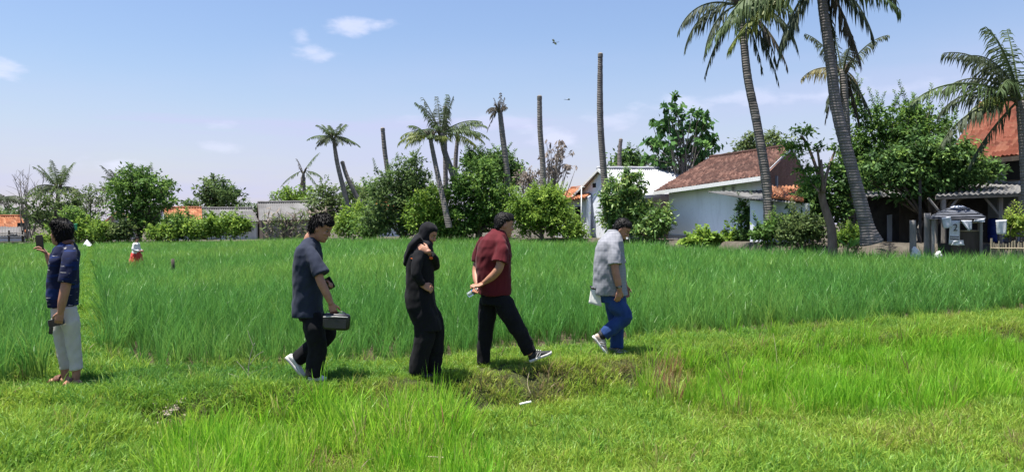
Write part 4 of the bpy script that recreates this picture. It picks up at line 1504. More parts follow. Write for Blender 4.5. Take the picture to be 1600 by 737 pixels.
# pruned tree: thick leaning bole with cut limbs and a few new sprays
b = G(1301, 26.6)
t = thing('pruned_tree', 'pruned tree with cut back limbs and a few new leaf sprays', 'tree', b)
mb = MB()
pp, rr = catmull([b - Vector((0, 0, .1)), P(1300, 365, 26.6), P(1294, 340, 26.6), P(1286, 315, 26.6), P(1283, 296, 26.6)], [.19, .15, .135, .12, .11], 4)
mb.tube(pp, rr, 10)
tips = []
for (pts, r0) in (([(1283, 300), (1275, 262), (1262, 228), (1253, 213)], .066), ([(1284, 300), (1281, 262), (1277, 232)], .06), ([(1286, 300), (1285, 270), (1283, 250)], .055),
                  ([(1287, 302), (1291, 275), (1300, 248), (1305, 236)], .06), ([(1280, 300), (1262, 278), (1243, 245)], .035)):
    q = [P(x, y, 26.6 + .3 * math.sin(i + x)) for i, (x, y) in enumerate(pts)]
    lp, lr = catmull(q, [r0 * (1 - .35 * i / (len(q) - 1)) for i in range(len(q))], 4)
    mb.tube(lp, lr, 8)
    tips.append(pts[-1])
mb.build('trunk', M['bark_red'], t, True)
crown(np.random.RandomState(5), [(1255, 206, 12, 6), (1240, 228, 18, 6), (1278, 230, 8, 6), (1305, 232, 8, 6), (1270, 288, 16, 9), (1240, 240, 14, 7), (1258, 265, 12, 6), (1300, 262, 8, 6)], 26.6, 74, 16, .17, M['leaf_mid'], t, .14, 2.4, .3)

# banana sprout
b = G(1325, 26.4)
t = thing('banana_sprout', 'young banana sprout with one bright leaf between the trunks', 'plant', b)
MB().tube([b, b + Vector((-.03, 0, .5)), b + Vector((.02, 0, .95))], [.05, .04, .03], 8).build('stem', M['leaf_yellow_nut'], t, True)
for (dx, dz, ln, w) in ((.55, .42, .8, .13), (-.25, .3, .5, .09), (.2, .55, .5, .07)):
    V, F = [], []
    o0 = b + Vector((0, 0, .75))
    d = Vector((dx, .05, dz)).normalized()
    for i in range(9):
        f = i / 8
        c = o0 + d * ln * f + Vector((0, 0, -.15 * f * f))
        ww = w * math.sin(math.pi * min(1, f * .93 + .05)) ** .6
        sd = Vector((0, .75, .65))
        V += [c - sd * ww + Vector((0, 0, .03)), c - Vector((0, 0, .02)), c + sd * ww + Vector((0, 0, .03))]
    for i in range(8):
        for j in range(2):
            a = i * 3 + j
            F.append((a, a + 1, a + 4, a + 3))
    lo = mesh('leaf', V, F, M['banana'], t, True)
    a = lo.data.attributes.new('rnd', 'FLOAT', 'POINT')
    a.data.foreach_set('value', np.full(len(V), .6, np.float32))
# yellow green potted-looking shrub by the bamboo fence
tree('leafy_plant', 'bright yellow green leafy plant in front of the bamboo fence', 1584, 25.6, [(1583, 352, 14, 10), (1578, 362, 9, 8), (1594, 350, 12, 9)], 60, 16, .2, M['leaf_yellow'], .03, limbs=16, seed=60, cat='plant', spread=.12, aspect=3)
# gourd vines at the field edge
tree('gourd_vine', 'low gourd vine with broad leaves along the field edge before the blue house', 1115, 34.2, [(1090, 377, 30, 5, -.2), (1125, 376, 34, 6), (1150, 377, 18, 5)], 120, 10, .3, M['leaf_light'], .02, limbs=10, seed=61, cat='plant', spread=.15, aspect=1.15, flat=.5)
# dry maize beside the barn
rng = np.random.RandomState(77)
for i in range(22):
    px = 414 + i * 4.6 + rng.uniform(-2, 2)
    D = 58.6 + rng.uniform(-.6, .6) - max(0, (px - 430)) * .04
    b = G(px, D)
    t = thing('maize_stalk', 'tall half dry maize stalk in the row before the barn', 'plant', b, 'dry maize stalks before the barn')
    ht = rng.uniform(1.9, 2.6)
    MB().tube([b, b + Vector((rng.uniform(-.1, .1), 0, ht * .6)), b + Vector((rng.uniform(-.2, .2), 0, ht))], [.03, .025, .012], 5).build('stalk', M['bamboo'], t)
    n = 26
    zz = rng.rand(n) * ht
    az = rng.rand(n) * 6.28
    C = np.array([[b.x + math.cos(a) * .22, b.y + math.sin(a) * .22, b.z + z] for a, z in zip(az, zz)])
    A = np.array([[math.cos(a) * .32, math.sin(a) * .32, rng.uniform(-.28, .3)] for a in az])
    B = np.cross(A, np.array([0, 0, 1.0]) + rng.normal(0, .3, (n, 3)))
    B = B / np.linalg.norm(B, axis=1, keepdims=True) * .06
    leafmesh('leaf', C, A, B, None, np.clip(rng.normal(.5, .3, n), 0, 1), M['leaf_dead'] if i % 2 else M['leaf_olive'], t, .2)


# ------------------------------------------------------------------ kiosk, sacks, fences and small things in the village
def kiosk():
    D = 25.8
    b = G(1497, D)
    t = thing('field_kiosk', 'small shack under a patched pyramid roof of grey sheets at the field edge', 'shack', b)
    zc = P(0, 342, D).z
    apex = P(1497, 320, D + .9)
    c = [P(1451, 342, D), P(1541, 341, D), P(1536, 337, D + 1.9), P(1456, 338, D + 1.9)]
    mb = MB()
    mb.add(c + [apex], [(0, 1, 4), (1, 2, 4), (2, 3, 4), (3, 0, 4), (3, 2, 1, 0)])
    # overlapping strips
    rf = mb.build('roof', M['tarp_dark'], t)
    rng = random.Random(4)
    for i in range(5):
        f0, f1 = .06 + i * .17, .2 + i * .17
        mbs = MB()
        for (p, q) in ((c[0], c[1]), (c[1], c[2]), (c[3], c[0])):
            n = (q - p).cross(apex - p).normalized() * (.02 + .006 * (i % 2))
            j = rng.uniform(-.03, .03)
            quad = [p.lerp(apex, f0 + j) + n * 1.6, q.lerp(apex, f0 - j) + n * 1.6, q.lerp(apex, min(1, f1)) + n, p.lerp(apex, min(1, f1)) + n]
            mbs.slab(quad, .012)
        mbs.build('sheet', M['tarp'] if i == 4 else (M['tarp_mid'] if i == 2 else M['tarp_dark']), rf)
    for (px, dd) in ((1458, .12), (1533, .12), (1463, 1.75), (1530, 1.75)):
        g = G(px, D + dd, -.15)
        MB().tube([g, (g.x, g.y, zc + .03)], .05, 7).build('post', M['wood_grey'], t)
    g0, g1 = G(1487, D + .3), G(1532, D + .3)
    MB().slab([g0 + Vector((0, 0, -.1)), g1 + Vector((0, 0, -.1)), Vector((g1.x, g1.y, zc - .42)), Vector((g0.x, g0.y, zc - .42))], .05).build('side_board', M['wood_dark'], t)
    mb = MB()
    for z in (zc - .4, zc - .12):
        mb.tube([(g0.x, g0.y - .06, z), (g1.x + .05, g1.y - .06, z)], .025, 6)
    mb.build('rail', M['bamboo'], t)
    return D, zc, g0


KD, KZ, _g = kiosk()


def cloth(name, quad, mat, label, cat, group=None, thick=.012, nx=8, ny=8, amp=.03, seed=0, parent=None):
    """a hanging or draped sheet with folds"""
    q = [Vector(v) for v in quad]
    n = (q[1] - q[0]).cross(q[3] - q[0]).normalized()
    V, F = [], []
    for side in (0, 1):
        for j in range(ny + 1):
            for i in range(nx + 1):
                u, v = i / nx, j / ny
                p = (q[0] * (1 - u) + q[1] * u) * (1 - v) + (q[3] * (1 - u) + q[2] * u) * v
                d = mnoise.noise(Vector((u * 3 + seed, v * 1.6, seed))) * amp + amp * .5 * math.sin(u * 9 + seed + v * 1.5)
                V.append(p + n * (d + side * thick))
    k = (nx + 1) * (ny + 1)
    for j in range(ny):
        for i in range(nx):
            a = j * (nx + 1) + i
            F.append((a + 1, a, a + nx + 1, a + nx + 2))
            F.append((k + a, k + a + 1, k + a + nx + 2, k + a + nx + 1))
    ring_ = [i for i in range(nx + 1)] + [j * (nx + 1) + nx for j in range(1, ny + 1)] + [ny * (nx + 1) + i for i in range(nx - 1, -1, -1)] + [j * (nx + 1) for j in range(ny - 1, 0, -1)]
    for a, b in zip(ring_, ring_[1:] + ring_[:1]):
        F.append((a, b, k + b, k + a))
    if parent is not None:
        return mesh(name, V, F, mat, parent, True)
    o = mesh(name, V, F, mat, None, True, q[0])
    return tag(o, label, cat, group)


def quadP(pts, D):
    return [P(x, y, D) for x, y in pts]


ban = cloth('banner', quadP([(1482, 382), (1499, 384), (1500, 344), (1484, 344)], KD + .05), M['sack'], 'white banner with a black figure 2 hanging from the shack roof', 'banner', seed=2, amp=.012)
fc = bpy.data.curves.new('numeral', 'FONT')
fc.body = '2'
fc.size = .34
fc.extrude = .004
fc.align_x = 'CENTER'
fo = bpy.data.objects.new('numeral', fc)
COL.objects.link(fo)
dg = bpy.context.evaluated_depsgraph_get()
fm = bpy.data.meshes.new_from_object(fo.evaluated_get(dg))
bpy.data.objects.remove(fo)
no = link('numeral', fm, M['black_plastic'], ban)
pp = P(1493, 360.5, KD - .0) - ban.location
no.location = pp
no.rotation_euler = (R(90), 0, 0)
mb = MB()
for y in (369, 372.5):
    mb.slab(quadP([(1484.5, y + 1), (1498.5, y + 1.4), (1498.5, y + .2), (1484.5, y - .4)], KD + .0), -.006)
so = mesh('stripe', mb.V, mb.F, M['black_plastic'], ban)
cloth('hanging_sheet', quadP([(1475, 357), (1488, 355), (1485, 338), (1471, 340)], KD - .1), M['tarp'], 'small white sheet hanging from the left eave of the shack', 'sheet', seed=5)
cloth('torn_sheet', quadP([(1513, 361), (1518, 358), (1519, 344), (1500, 344)], KD - .08), M['tarp'], 'torn triangular pale sheet hanging from the middle of the shack eave', 'sheet', seed=6)
cloth('rolled_sheet', quadP([(1521, 346), (1539, 347), (1539, 341), (1522, 343)], KD - .1), M['tarp'], 'rolled pale sheet under the right eave of the shack', 'sheet', seed=7, amp=.05)
cloth('crumpled_sheet', quadP([(1485, 383), (1508, 383), (1505, 375), (1490, 376)], KD - .25), M['sack'], 'crumpled white sheet lying at the foot of the banner', 'sheet', seed=8, amp=.06)


def sack(label, px, D, w, h, mats, lean=0.0, seed=0, group=None, topr=.35):
    b = G(px, D, -.03)
    t = thing('sack', label, 'sack', b, group)
    mb = MB()
    rng = random.Random(seed)
    secs = []
    for i in range(10):
        f = i / 9
        r = w / 2 * (1 - (1 - topr) * f ** 1.6) * (1.0 + .08 * math.sin(i * 1.9 + seed)) * (.8 if i == 0 else 1) * (.6 if i == 9 else 1)
        secs.append((lean * h * f + rng.uniform(-.01, .01), 0, h * f, r, r * .7))
    mb.loft(secs, 16)
    solid(mb, 'sack_body', mats[0], t, .022, 3, (.025, 9, 7, seed))
    if len(mats) > 1:
        mb = MB()
        for zf in (.04, .5):
            i0 = int(zf * 9)
            s0, s1 = secs[i0], secs[i0 + 2]
            mb.loft([(s0[0], 0, s0[2] + .02, s0[3] * 1.05, s0[4] * 1.07), (s1[0], 0, s1[2], s1[3] * 1.05, s1[4] * 1.07)], 16)
        link('print_band', mesh('print_band', mb.V, mb.F, mats[1], t, True).data, None, None) if False else solid(mb, 'print_band', mats[1], t, .022, 1, (.02, 9, 7, seed))
    return t


sack('blue and white sack slumped against the short stump', 1434, 25.9, .55, .86, [M['sack'], M['sack_blue']], -.12, 1, topr=.2)
sack('tall white sack standing by the left post of the shack', 1463, 25.4, .34, .70, [M['sack']], .12, 2, topr=.6)
sack('lumpy white sack beside the foot of the pruned tree', 1289, 26.3, .42, .42, [M['sack']], 0, 3, topr=.3)
for (label, px, D, ytop, r) in (('short weathered stump behind the blue and white sack', 1425, 26.3, 344, .11), ('square dark post left of the shack', 1448, 26.4, 333, .12),
                                ('leaning thin post beside the dark post', 1456, 26.2, 352, .05)):
    b = G(px, D, -.1)
    tp = P(px + 1, ytop, D)
    pts, rr = catmull([b, b.lerp(tp, .5) + Vector((.02, 0, 0)), tp], [r * 1.2, r, r * .9], 4)
    mb = MB().tube(pts, rr, 9)
    o = mb.build('wooden_post', M['wood_grey'], None, True, b)
    tag(o, label, 'post')
# rubble and boards along the field edge
rng = random.Random(9)
for i in range(26):
    px = rng.uniform(1200, 1545)
    D = float(field_far(px)) + rng.uniform(-.1, .7)
    b = G(px, D, .02)
    mb = MB()
    mb.ell((0, 0, 0), (rng.uniform(.08, .26), rng.uniform(.06, .15), rng.uniform(.04, .09)), nu=8, nv=5)
    V = [Vector(v) * (1 + .35 * mnoise.noise(Vector(v) * 9 + Vector((i, 0, 0)))) + b for v in mb.V]
    o = mesh('rubble_stone', V, mb.F, M['rubble'], None, False, b)
    tag(o, 'grey brown stone in the line of rubble at the field edge', 'stone', 'stones along the field edge')
for i, (x0, x1, y0, y1, D, lab) in enumerate(((1466, 1520, 383, 379, 25.3, 'long grey plank lying before the shack'), (1538, 1560, 381, 383, 25.2, 'short pale plank between shack and bamboo fence'),
                                              (1440, 1462, 384, 383, 25.4, 'dark plank lying before the white sacks'))):
    a, c = G((x0), D, .08), G((x1), D, .1)
    mb = MB()
    mb.slab([a, c, c + Vector((0, .22, .03)), a + Vector((0, .22, .03))], .035)
    tag(mb.build('plank', M['wood_grey'] if i != 2 else M['wood_dark'], None, False, a), lab, 'plank')
b = G(1556, 29.6)
t = thing('plastic_drum', 'dark blue plastic drum in the shade under the porch roof', 'drum', b)
mb = MB()
prof = [(0, .24), (.05, .27), (.25, .28), (.28, .265), (.31, .28), (.6, .28), (.63, .265), (.66, .28), (.85, .27), (.9, .24)]
mb.tube([b + Vector((0, 0, z)) for z, r in prof], [r for z, r in prof], 18)
mb.build('drum_body', mat_plain('drum_blue', (.015, .04, .22), .5), t, True)
MB().tube([b + Vector((0, 0, .9)), b + Vector((0, 0, .93))], .22, 18).build('lid', M['black_plastic'], t, True)
# bamboo fence
fa, fb = G(1549, 25.2), G(1640, 24.8)
bf = thing('bamboo_fence', 'grey bamboo paling fence at the right edge of the field', 'fence', fa)
n = 30
rng = random.Random(3)
for i in range(n):
    p = fa.lerp(fb, i / (n - 1))
    p.z = float(terrain(p.x, p.y)) - .05
    h = (1.0 if i else 1.2) + rng.uniform(-.09, .07)
    MB().tube([p, p + Vector((rng.uniform(-.03, .03), rng.uniform(-.02, .02), h))], .022 if i else .035, 6).build('pale', M['bamboo'], bf)
mb = MB()
for hz in (.3, .78):
    mb.tube([fa + Vector((-.05, -.04, hz)), fb + Vector((0, -.04, hz))], .025, 6)
mb.build('rail', M['bamboo'], bf)
cloth('drying_cloth', quadP([(1558, 366), (1571, 366), (1573, 343), (1556, 344)], 25.1), M['sack'], 'white cloth hung over the bamboo fence', 'cloth', seed=11)
# green flag and little white tarp at left
b = G(117, 58.8)
t = thing('cloth_flag', 'green and white cloth flag on a stick among the bushes', 'flag', b)
MB().tube([b, Vector((P(111, 0, 58.8).x, 58.8, P(0, 347, 58.8).z))], .03, 6).build('stick', M['bamboo'], t)
cloth('flag_cloth', quadP([(113, 362), (121, 361), (121, 349), (112, 350)], 58.6), M['green_cloth'], None, None, parent=t, seed=12)
cloth('flag_edge', quadP([(108, 354), (113, 354), (113, 348), (108, 349)], 58.6), M['white_paint'], None, None, parent=t, seed=12)
b = G(135, 57.2)
mb = MB()
a0, a1, a2, a3, ap = P(128, 384, 57), P(142, 384, 57), P(144, 382, 58.5), P(131, 382, 58.5), P(136, 374, 57.6)
mb.add([a0, a1, a2, a3, ap], [(0, 1, 4), (1, 2, 4), (2, 3, 4), (3, 0, 4), (3, 2, 1, 0)])
tag(mb.build('tarp_tent', M['tarp'], None, False, b), 'small pale peaked tarp at the far end of the path', 'tarp')
# stake out in the rice
b = G(270, 23)
o = MB().tube([b, b + Vector((.01, 0, .55)), P(270, 404, 23)], [.05, .05, .045], 7).build('stake', M['wood_dark'], None, True, b)
tag(o, 'short dark stake standing in the middle of the rice', 'stake')


# ------------------------------------------------------------------ dragonflies
def dragonfly(label, px, py, D, yaw, roll):
    p = P(px, py, D)
    t = thing('dragonfly', label, 'dragonfly', p, 'dragonflies in the sky')
    m = Matrix.Rotation(yaw, 3, 'Z') @ Matrix.Rotation(roll, 3, 'X')
    mb = MB()
    pts = [m @ Vector(v) + p for v in ((.022, 0, 0), (.012, 0, .002), (0, 0, .001), (-.02, 0, 0), (-.05, 0, .002), (-.068, 0, .004))]
    mb.tube(pts, [.005, .007, .006, .003, .0025, .002], 7)
    mb.build('body', M['black_plastic'], t, True)
    for sx in (.008, -.006):
        for sy in (-1, 1):
            mb = MB()
            q = [Vector((sx, 0, .004)), Vector((sx + .006, sy * .02, .008)), Vector((sx + .004, sy * .05, .012)), Vector((sx - .006, sy * .052, .012)), Vector((sx - .01, sy * .02, .008))]
            q = [m @ v + p for v in q]
            up = m @ Vector((0, 0, .0012))
            mb.add(q + [v + up for v in q], [(0, 1, 2, 3, 4), (9, 8, 7, 6, 5)] + [(i, (i + 1) % 5, 5 + (i + 1) % 5, 5 + i) for i in range(5)])
            mb.build('wing', M['tarp'], t)


dragonfly('upper dragonfly hovering left of the tallest headless trunk', 866, 67, 9.5, 2.6, .5)
dragonfly('lower dragonfly gliding nearer the horizon left of the tallest headless trunk', 888, 156, 11, .2, .1)


# ------------------------------------------------------------------ people
def skin_material():
    m, nt, out = newmat('skin')
    b = prin(nt, out, (.34, .17, .10), .55, .35)
    b.inputs['Subsurface Weight'].default_value = .08
    b.inputs['Subsurface Radius'].default_value = (.02, .008, .004)
    a = attr(nt, 'tone')       # 0 skin, 1 brows, lashes and lips
    n = nnoise(nt, 22, 5)
    r = ramp(nt, n.outputs[0], [(.3, (.31, .148, .092)), (.7, (.40, .20, .128))])
    c = mixc(nt, a.outputs['Fac'], r.outputs[0], (.035, .018, .014))
    nt.links.new(c, b.inputs['Base Color'])
    return m


M['skin'] = skin_material()
M['skin_pale'] = M['skin']
M['hair'] = mat_noise('hair', (.005, .0045, .0045), (.011, .0095, .009), 40, .6, .2, .3, 90)
M['eye_white'] = mat_plain('eye_white', (.22, .19, .17), .3)
M['eye_dark'] = mat_plain('eye_dark', (.01, .008, .007), .2)

HEAD = [(-.50, .23, -.02, .10), (-.46, .30, -.08, .16), (-.40, .335, -.14, .205), (-.30, .345, -.22, .25), (-.2, .335, -.29, .28), (-.1, .325, -.35, .30),
        (0, .315, -.40, .312), (.08, .335, -.425, .32), (.16, .345, -.435, .325), (.26, .325, -.43, .32), (.36, .26, -.385, .28), (.44, .165, -.30, .21), (.49, .07, -.18, .11), (.505, .0, -.10, .04)]
HAIR = [(-.36, -.24, -.30, .15), (-.28, -.19, -.355, .24), (-.18, -.14, -.41, .29), (-.06, -.06, -.445, .325), (.06, .03, -.465, .345), (.16, .17, -.475, .35), (.25, .33, -.475, .35), (.34, .36, -.45, .335),
        (.44, .31, -.38, .285), (.52, .20, -.27, .20), (.56, .07, -.16, .10)]


def rot_head(yaw, pitch, roll=0):
    """yaw about z (0 = facing +x), pitch > 0 looks down"""
    return Matrix.Rotation(yaw, 3, 'Z') @ Matrix.Rotation(pitch, 3, 'Y') @ Matrix.Rotation(roll, 3, 'X')


def add_head(mb, c, hh, M3):
    c = Vector(c)
    X4 = Matrix.Translation(c) @ M3.to_4x4() @ Matrix.Scale(hh, 4)
    secs = [((f + b) / 2, 0, z, (f - b) / 2, w) for z, f, b, w in HEAD]
    mb.loft(secs, 28, 2.25, X4)

    def e(p, r, rot=None):
        mm = M3 if rot is None else M3 @ rot
        mb.ell(X4 @ Vector(p), tuple(v * hh for v in r), mm, 10, 7)
    mb.tube([X4 @ Vector(v) for v in ((.30, 0, .08), (.345, 0, -.02), (.395, 0, -.10), (.36, 0, -.155))], [(.03 * hh, .03 * hh), (.035 * hh, .035 * hh), (.055 * hh, .05 * hh), (.045 * hh, .04 * hh)], 8)
    for s in (-1, 1):
        e((.345, s * .05, -.135), (.035, .035, .03))
        e((-.05, s * .325, -.04), (.075, .035, .115), Matrix.Rotation(.25, 3, 'Y') @ Matrix.Rotation(-s * .25, 3, 'Z'))
        e((.30, s * .12, .10), (.05, .10, .035))
        e((.255, s * .165, -.1), (.07, .09, .07))
    e((.335, 0, -.265), (.04, .095, .022))
    e((.33, 0, -.305), (.04, .085, .024))
    e((.29, 0, -.42), (.06, .09, .06))
    return X4


def add_hand(mb, wrist, d, n, t, curl=.45, size=1.0, grip=1.0):
    """palm plus five separate fingers; d along the hand, n the way the palm faces, t towards the thumb"""
    w = Vector(wrist)
    d = Vector(d).normalized()
    n = Vector(n)
    n = (n - d * n.dot(d)).normalized()
    t0 = Vector(t)
    t = (t0 - d * t0.dot(d) - n * t0.dot(n)).normalized()
    s = size
    mb.tube([w - d * .02 * s, w + d * .02 * s, w + d * .055 * s, w + d * .092 * s], [(.026 * s, .02 * s), (.034 * s, .017 * s), (.041 * s, .016 * s), (.038 * s, .013 * s)], 12, up=t)
    for off, ln in ((.030, .072), (.010, .082), (-.010, .077), (-.029, .060)):
        p = w + d * .086 * s + t * off * s
        pts, rr = [p - d * .012 * s], [.0098 * s]
        ang = .12
        for k, fr in enumerate((.45, .32, .23)):
            ang += curl * (1.0, 1.15, .8)[k] * grip
            dv = d * math.cos(ang) + n * math.sin(ang)
            pts.append(pts[-1] + dv * ln * fr * s + (d * .012 * s if k == 0 else Vector()))
            rr.append((.0094, .0085, .0072)[k] * s)
        mb.tube(pts, rr, 8)
        mb.ell(pts[-1], (.0075 * s,) * 3, None, 8, 6)
    p = w + d * .03 * s + t * .03 * s
    dv = (d * .75 + t * .62 + n * .3).normalized()
    p2 = p + dv * .038 * s
    dv2 = (d * .85 + t * .2 + n * (.35 + .5 * curl)).normalized()
    p3 = p2 + dv2 * .03 * s
    p4 = p3 + (dv2 + n * .2).normalized() * .022 * s
    mb.tube([p - dv * .012 * s, p2, p3, p4], [.014 * s, .0115 * s, .0098 * s, .0075 * s], 8)
    return w + d * .1 * s + n * .025 * s


def chain(mb, pts, rad, n=14, k=5, ends=True):
    p, r = catmull(pts, rad, k)
    mb.tube(p, r, n)
    if not ends:
        return
    mb.ell(p[0], (r[0] * .98,) * 3 if isinstance(r[0], float) else (min(r[0]),) * 3, None, n, 8)
    mb.ell(p[-1], (r[-1] * .98,) * 3 if isinstance(r[-1], float) else (min(r[-1]),) * 3, None, n, 8)


def paint_face(o, X4, hh):
    me = o.data
    inv = X4.inverted()
    tone = np.zeros(len(me.vertices), np.float32)
    for i, v in enumerate(me.vertices):
        q = inv @ v.co
        if abs(q.z) > .6 or abs(q.x) > .6 or abs(q.y) > .5 or q.x < .15:
            continue
        a = abs(q.y)
        br = math.exp(-((q.z - (.115 - .25 * max(0, a - .15))) / .022) ** 2) * (1 if .05 < a < .24 else 0)
        ey = math.exp(-((q.z - .015) / .03) ** 2) * math.exp(-((a - .14) / .06) ** 2) * .75
        lp = math.exp(-((q.z + .285) / .03) ** 2) * math.exp(-(a / .1) ** 2) * .5 * (1 if q.x > .28 else 0)
        tone[i] = min(1, max(br * .9, ey, lp))
    a = me.attributes.new('tone', 'FLOAT', 'POINT')
    a.data.foreach_set('value', tone)


def hair_mesh(parent, X4, mat, seed, secs=HAIR, strands=420, length=.05, hh=.225, folds=.006, lift=.35):
    mb = MB()
    mb.loft([((f + b) / 2, 0, z, (f - b) / 2, w) for z, f, b, w in secs], 26, 2.2, X4)
    me = evalmesh(mb.V, mb.F, .007, 3, 'hair')
    rng = random.Random(seed)
    n = len(me.vertices)
    co = [v.co.copy() for v in me.vertices]
    no = [v.normal.copy() for v in me.vertices]
    for i in range(n):
        d = mnoise.noise(co[i] * 26 + Vector((seed, 0, 0))) * folds + mnoise.noise(co[i] * 60) * folds * .4
        me.vertices[i].co = co[i] + no[i] * d
    bm = bmesh.new()
    bm.from_mesh(me)
    up = (X4.to_3x3() @ Vector((0, 0, 1))).normalized()
    fw = (X4.to_3x3() @ Vector((1, 0, 0))).normalized()
    cen = X4 @ Vector((-.1, 0, .15))
    for _ in range(strands):
        i = rng.randrange(n)
        p, q = co[i], no[i]
        g_ = fw * rng.uniform(.2, .9) - up * .9 if q.dot(up) < .75 else fw * .9 + Vector((rng.uniform(-.5, .5), rng.uniform(-.5, .5), 0))
        g_ = g_ - q * g_.dot(q)
        t = (g_.normalized() * 1.0 + q * lift * rng.uniform(.2, 1.2) + Vector((rng.uniform(-.3, .3), rng.uniform(-.3, .3), rng.uniform(-.2, .2)))).normalized()
        s = t.cross(q)
        if s.length < .01:
            continue
        s.normalize()
        l = length * rng.uniform(.5, 1.1) * (.4 if (p - cen).dot(fw) > .06 else 1)
        w = .006
        vs = [bm.verts.new(p - s * w), bm.verts.new(p + s * w), bm.verts.new(p + t * l * .6 + q * .004 + s * w * .6), bm.verts.new(p + t * l - up * .004), bm.verts.new(p + t * l * .6 + q * .004 - s * w * .6)]
        bm.faces.new(vs)
    bm.to_mesh(me)
    bm.free()
    return link('hair', me, mat, parent)


def eyes(parent, X4, hh):
    for s in (-1, 1):
        c = X4 @ Vector((.262, s * .14, .012))
        e = MB().ell(c, (.052 * hh,) * 3, None, 12, 8)
        eo = link('eye', mesh_raw('eye', e), M['eye_white'], parent)
        c2 = X4 @ Vector((.284, s * .145, .008))
        e = MB().ell(c2, (.036 * hh,) * 3, None, 10, 8)
        link('iris', mesh_raw('iris', e), M['eye_dark'], eo)


def mesh_raw(name, mb, smooth=True):
    me = bpy.data.meshes.new(name)
    me.from_pydata(mb.V, [], mb.F)
    if smooth:
        me.polygons.foreach_set('use_smooth', [True] * len(me.polygons))
    me.update()
    return me


def shoe(parent, heel, toe, upper_mat, sole_mat, name='shoe', width=.095, height=.10, lace=None, side=None, patch=None):
    """heel, toe: the ends of the sole (local to the person); the upper rises from it"""
    heel, toe = Vector(heel), Vector(toe)
    d = (toe - heel)
    L = d.length
    d.normalize()
    sd = Vector((0, 1, 0))
    sd = (sd - d * sd.dot(d)).normalized()
    up = d.cross(sd)
    if up.z < 0:
        up = -up
    Mx = Matrix((d, sd, up)).transposed().to_4x4()
    Mx.translation = heel
    prof = [(0.0, .55), (.06, .78), (.2, .84), (.4, .8), (.6, .95), (.78, 1.0), (.92, .78), (1.0, .35)]

    def outline(z, k, grow=0):
        pts = []
        for f, w in prof:
            pts.append(Vector((f * L, w * width / 2 * k + grow, z)))
        for f, w in reversed(prof):
            pts.append(Vector((f * L, -w * width / 2 * k - grow, z)))
        return pts
    mb = MB()
    rings = [outline(.002, .96), outline(.014, 1.04), outline(.03, 1.02)]
    for r in rings:
        for v in r:
            f = v.x / L
            v.z += .012 * max(0, f - .75) * 4 * max(0, f - .75)
    k = len(rings[0])
    V = [Mx @ v for r in rings for v in r]
    F = [tuple(range(k))[::-1], tuple(range(2 * k, 3 * k))]
    for i in range(2):
        for j in range(k):
            F.append((i * k + j, i * k + (j + 1) % k, (i + 1) * k + (j + 1) % k, (i + 1) * k + j))
    up_mb = MB()
    secs = []
    for f, w, h in ((.02, .6, .065), (.1, .8, .088), (.22, .86, .1), (.36, .82, .095), (.5, .86, .078), (.65, .94, .06), (.8, .93, .046), (.93, .7, .036), (.99, .35, .03)):
        secs.append((f * L, w * width / 2, h * height / .1))
    vs, fs = [], []
    n = 14
    for (x, w, h) in secs:
        for q in range(n):
            a = 2 * math.pi * q / n
            y = math.cos(a) * w
            z = .02 + (math.sin(a) * .5 + .5) * (h - .02)
            vs.append(Mx @ Vector((x, y * (1 - .25 * max(0, math.sin(a))), z)))
    for i in range(len(secs) - 1):
        for q in range(n):
            a, b = i * n + q, i * n + (q + 1) % n
            fs.append((a, b, b + n, a + n))
    fs += [tuple(range(n))[::-1], tuple((len(secs) - 1) * n + q for q in range(n))]
    up_mb.add(vs, fs)
    o = link(name, mesh_raw(name, up_mb), upper_mat, parent)
    mb.add(V, F)
    link('sole', mesh_raw('sole', mb), sole_mat, o)
    if patch is not None:
        for s in (-1, 1):
            m3 = MB()
            for (x0, x1, z0, z1) in ((.30, .45, .035, .075), (.42, .56, .035, .065)):
                w = .86 * width / 2 + .002
                m3.hexa([Mx @ Vector((x0 * L, s * w, z0)), Mx @ Vector((x0 * L + .012, s * w, z0)), Mx @ Vector((x1 * L + .012, s * w * .9, z1)), Mx @ Vector((x1 * L, s * w * .9, z1))],
                        [Mx @ Vector((x0 * L, s * (w + .004), z0)), Mx @ Vector((x0 * L + .012, s * (w + .004), z0)), Mx @ Vector((x1 * L + .012, s * (w * .9 + .004), z1)), Mx @ Vector((x1 * L, s * (w * .9 + .004), z1))])
            link('side_stripe', mesh_raw('side_stripe', m3, False), patch, o)
        m3 = MB()
        for q in range(4):
            x = (.38 + .07 * q) * L
            h = (.098 - .009 * q) * height / .1
            m3.tube([Mx @ Vector((x, -.022, h - .004)), Mx @ Vector((x + .004, 0, h + .002)), Mx @ Vector((x, .022, h - .004))], .004, 5)
        link('lace', mesh_raw('lace', m3), patch, o)
    return o


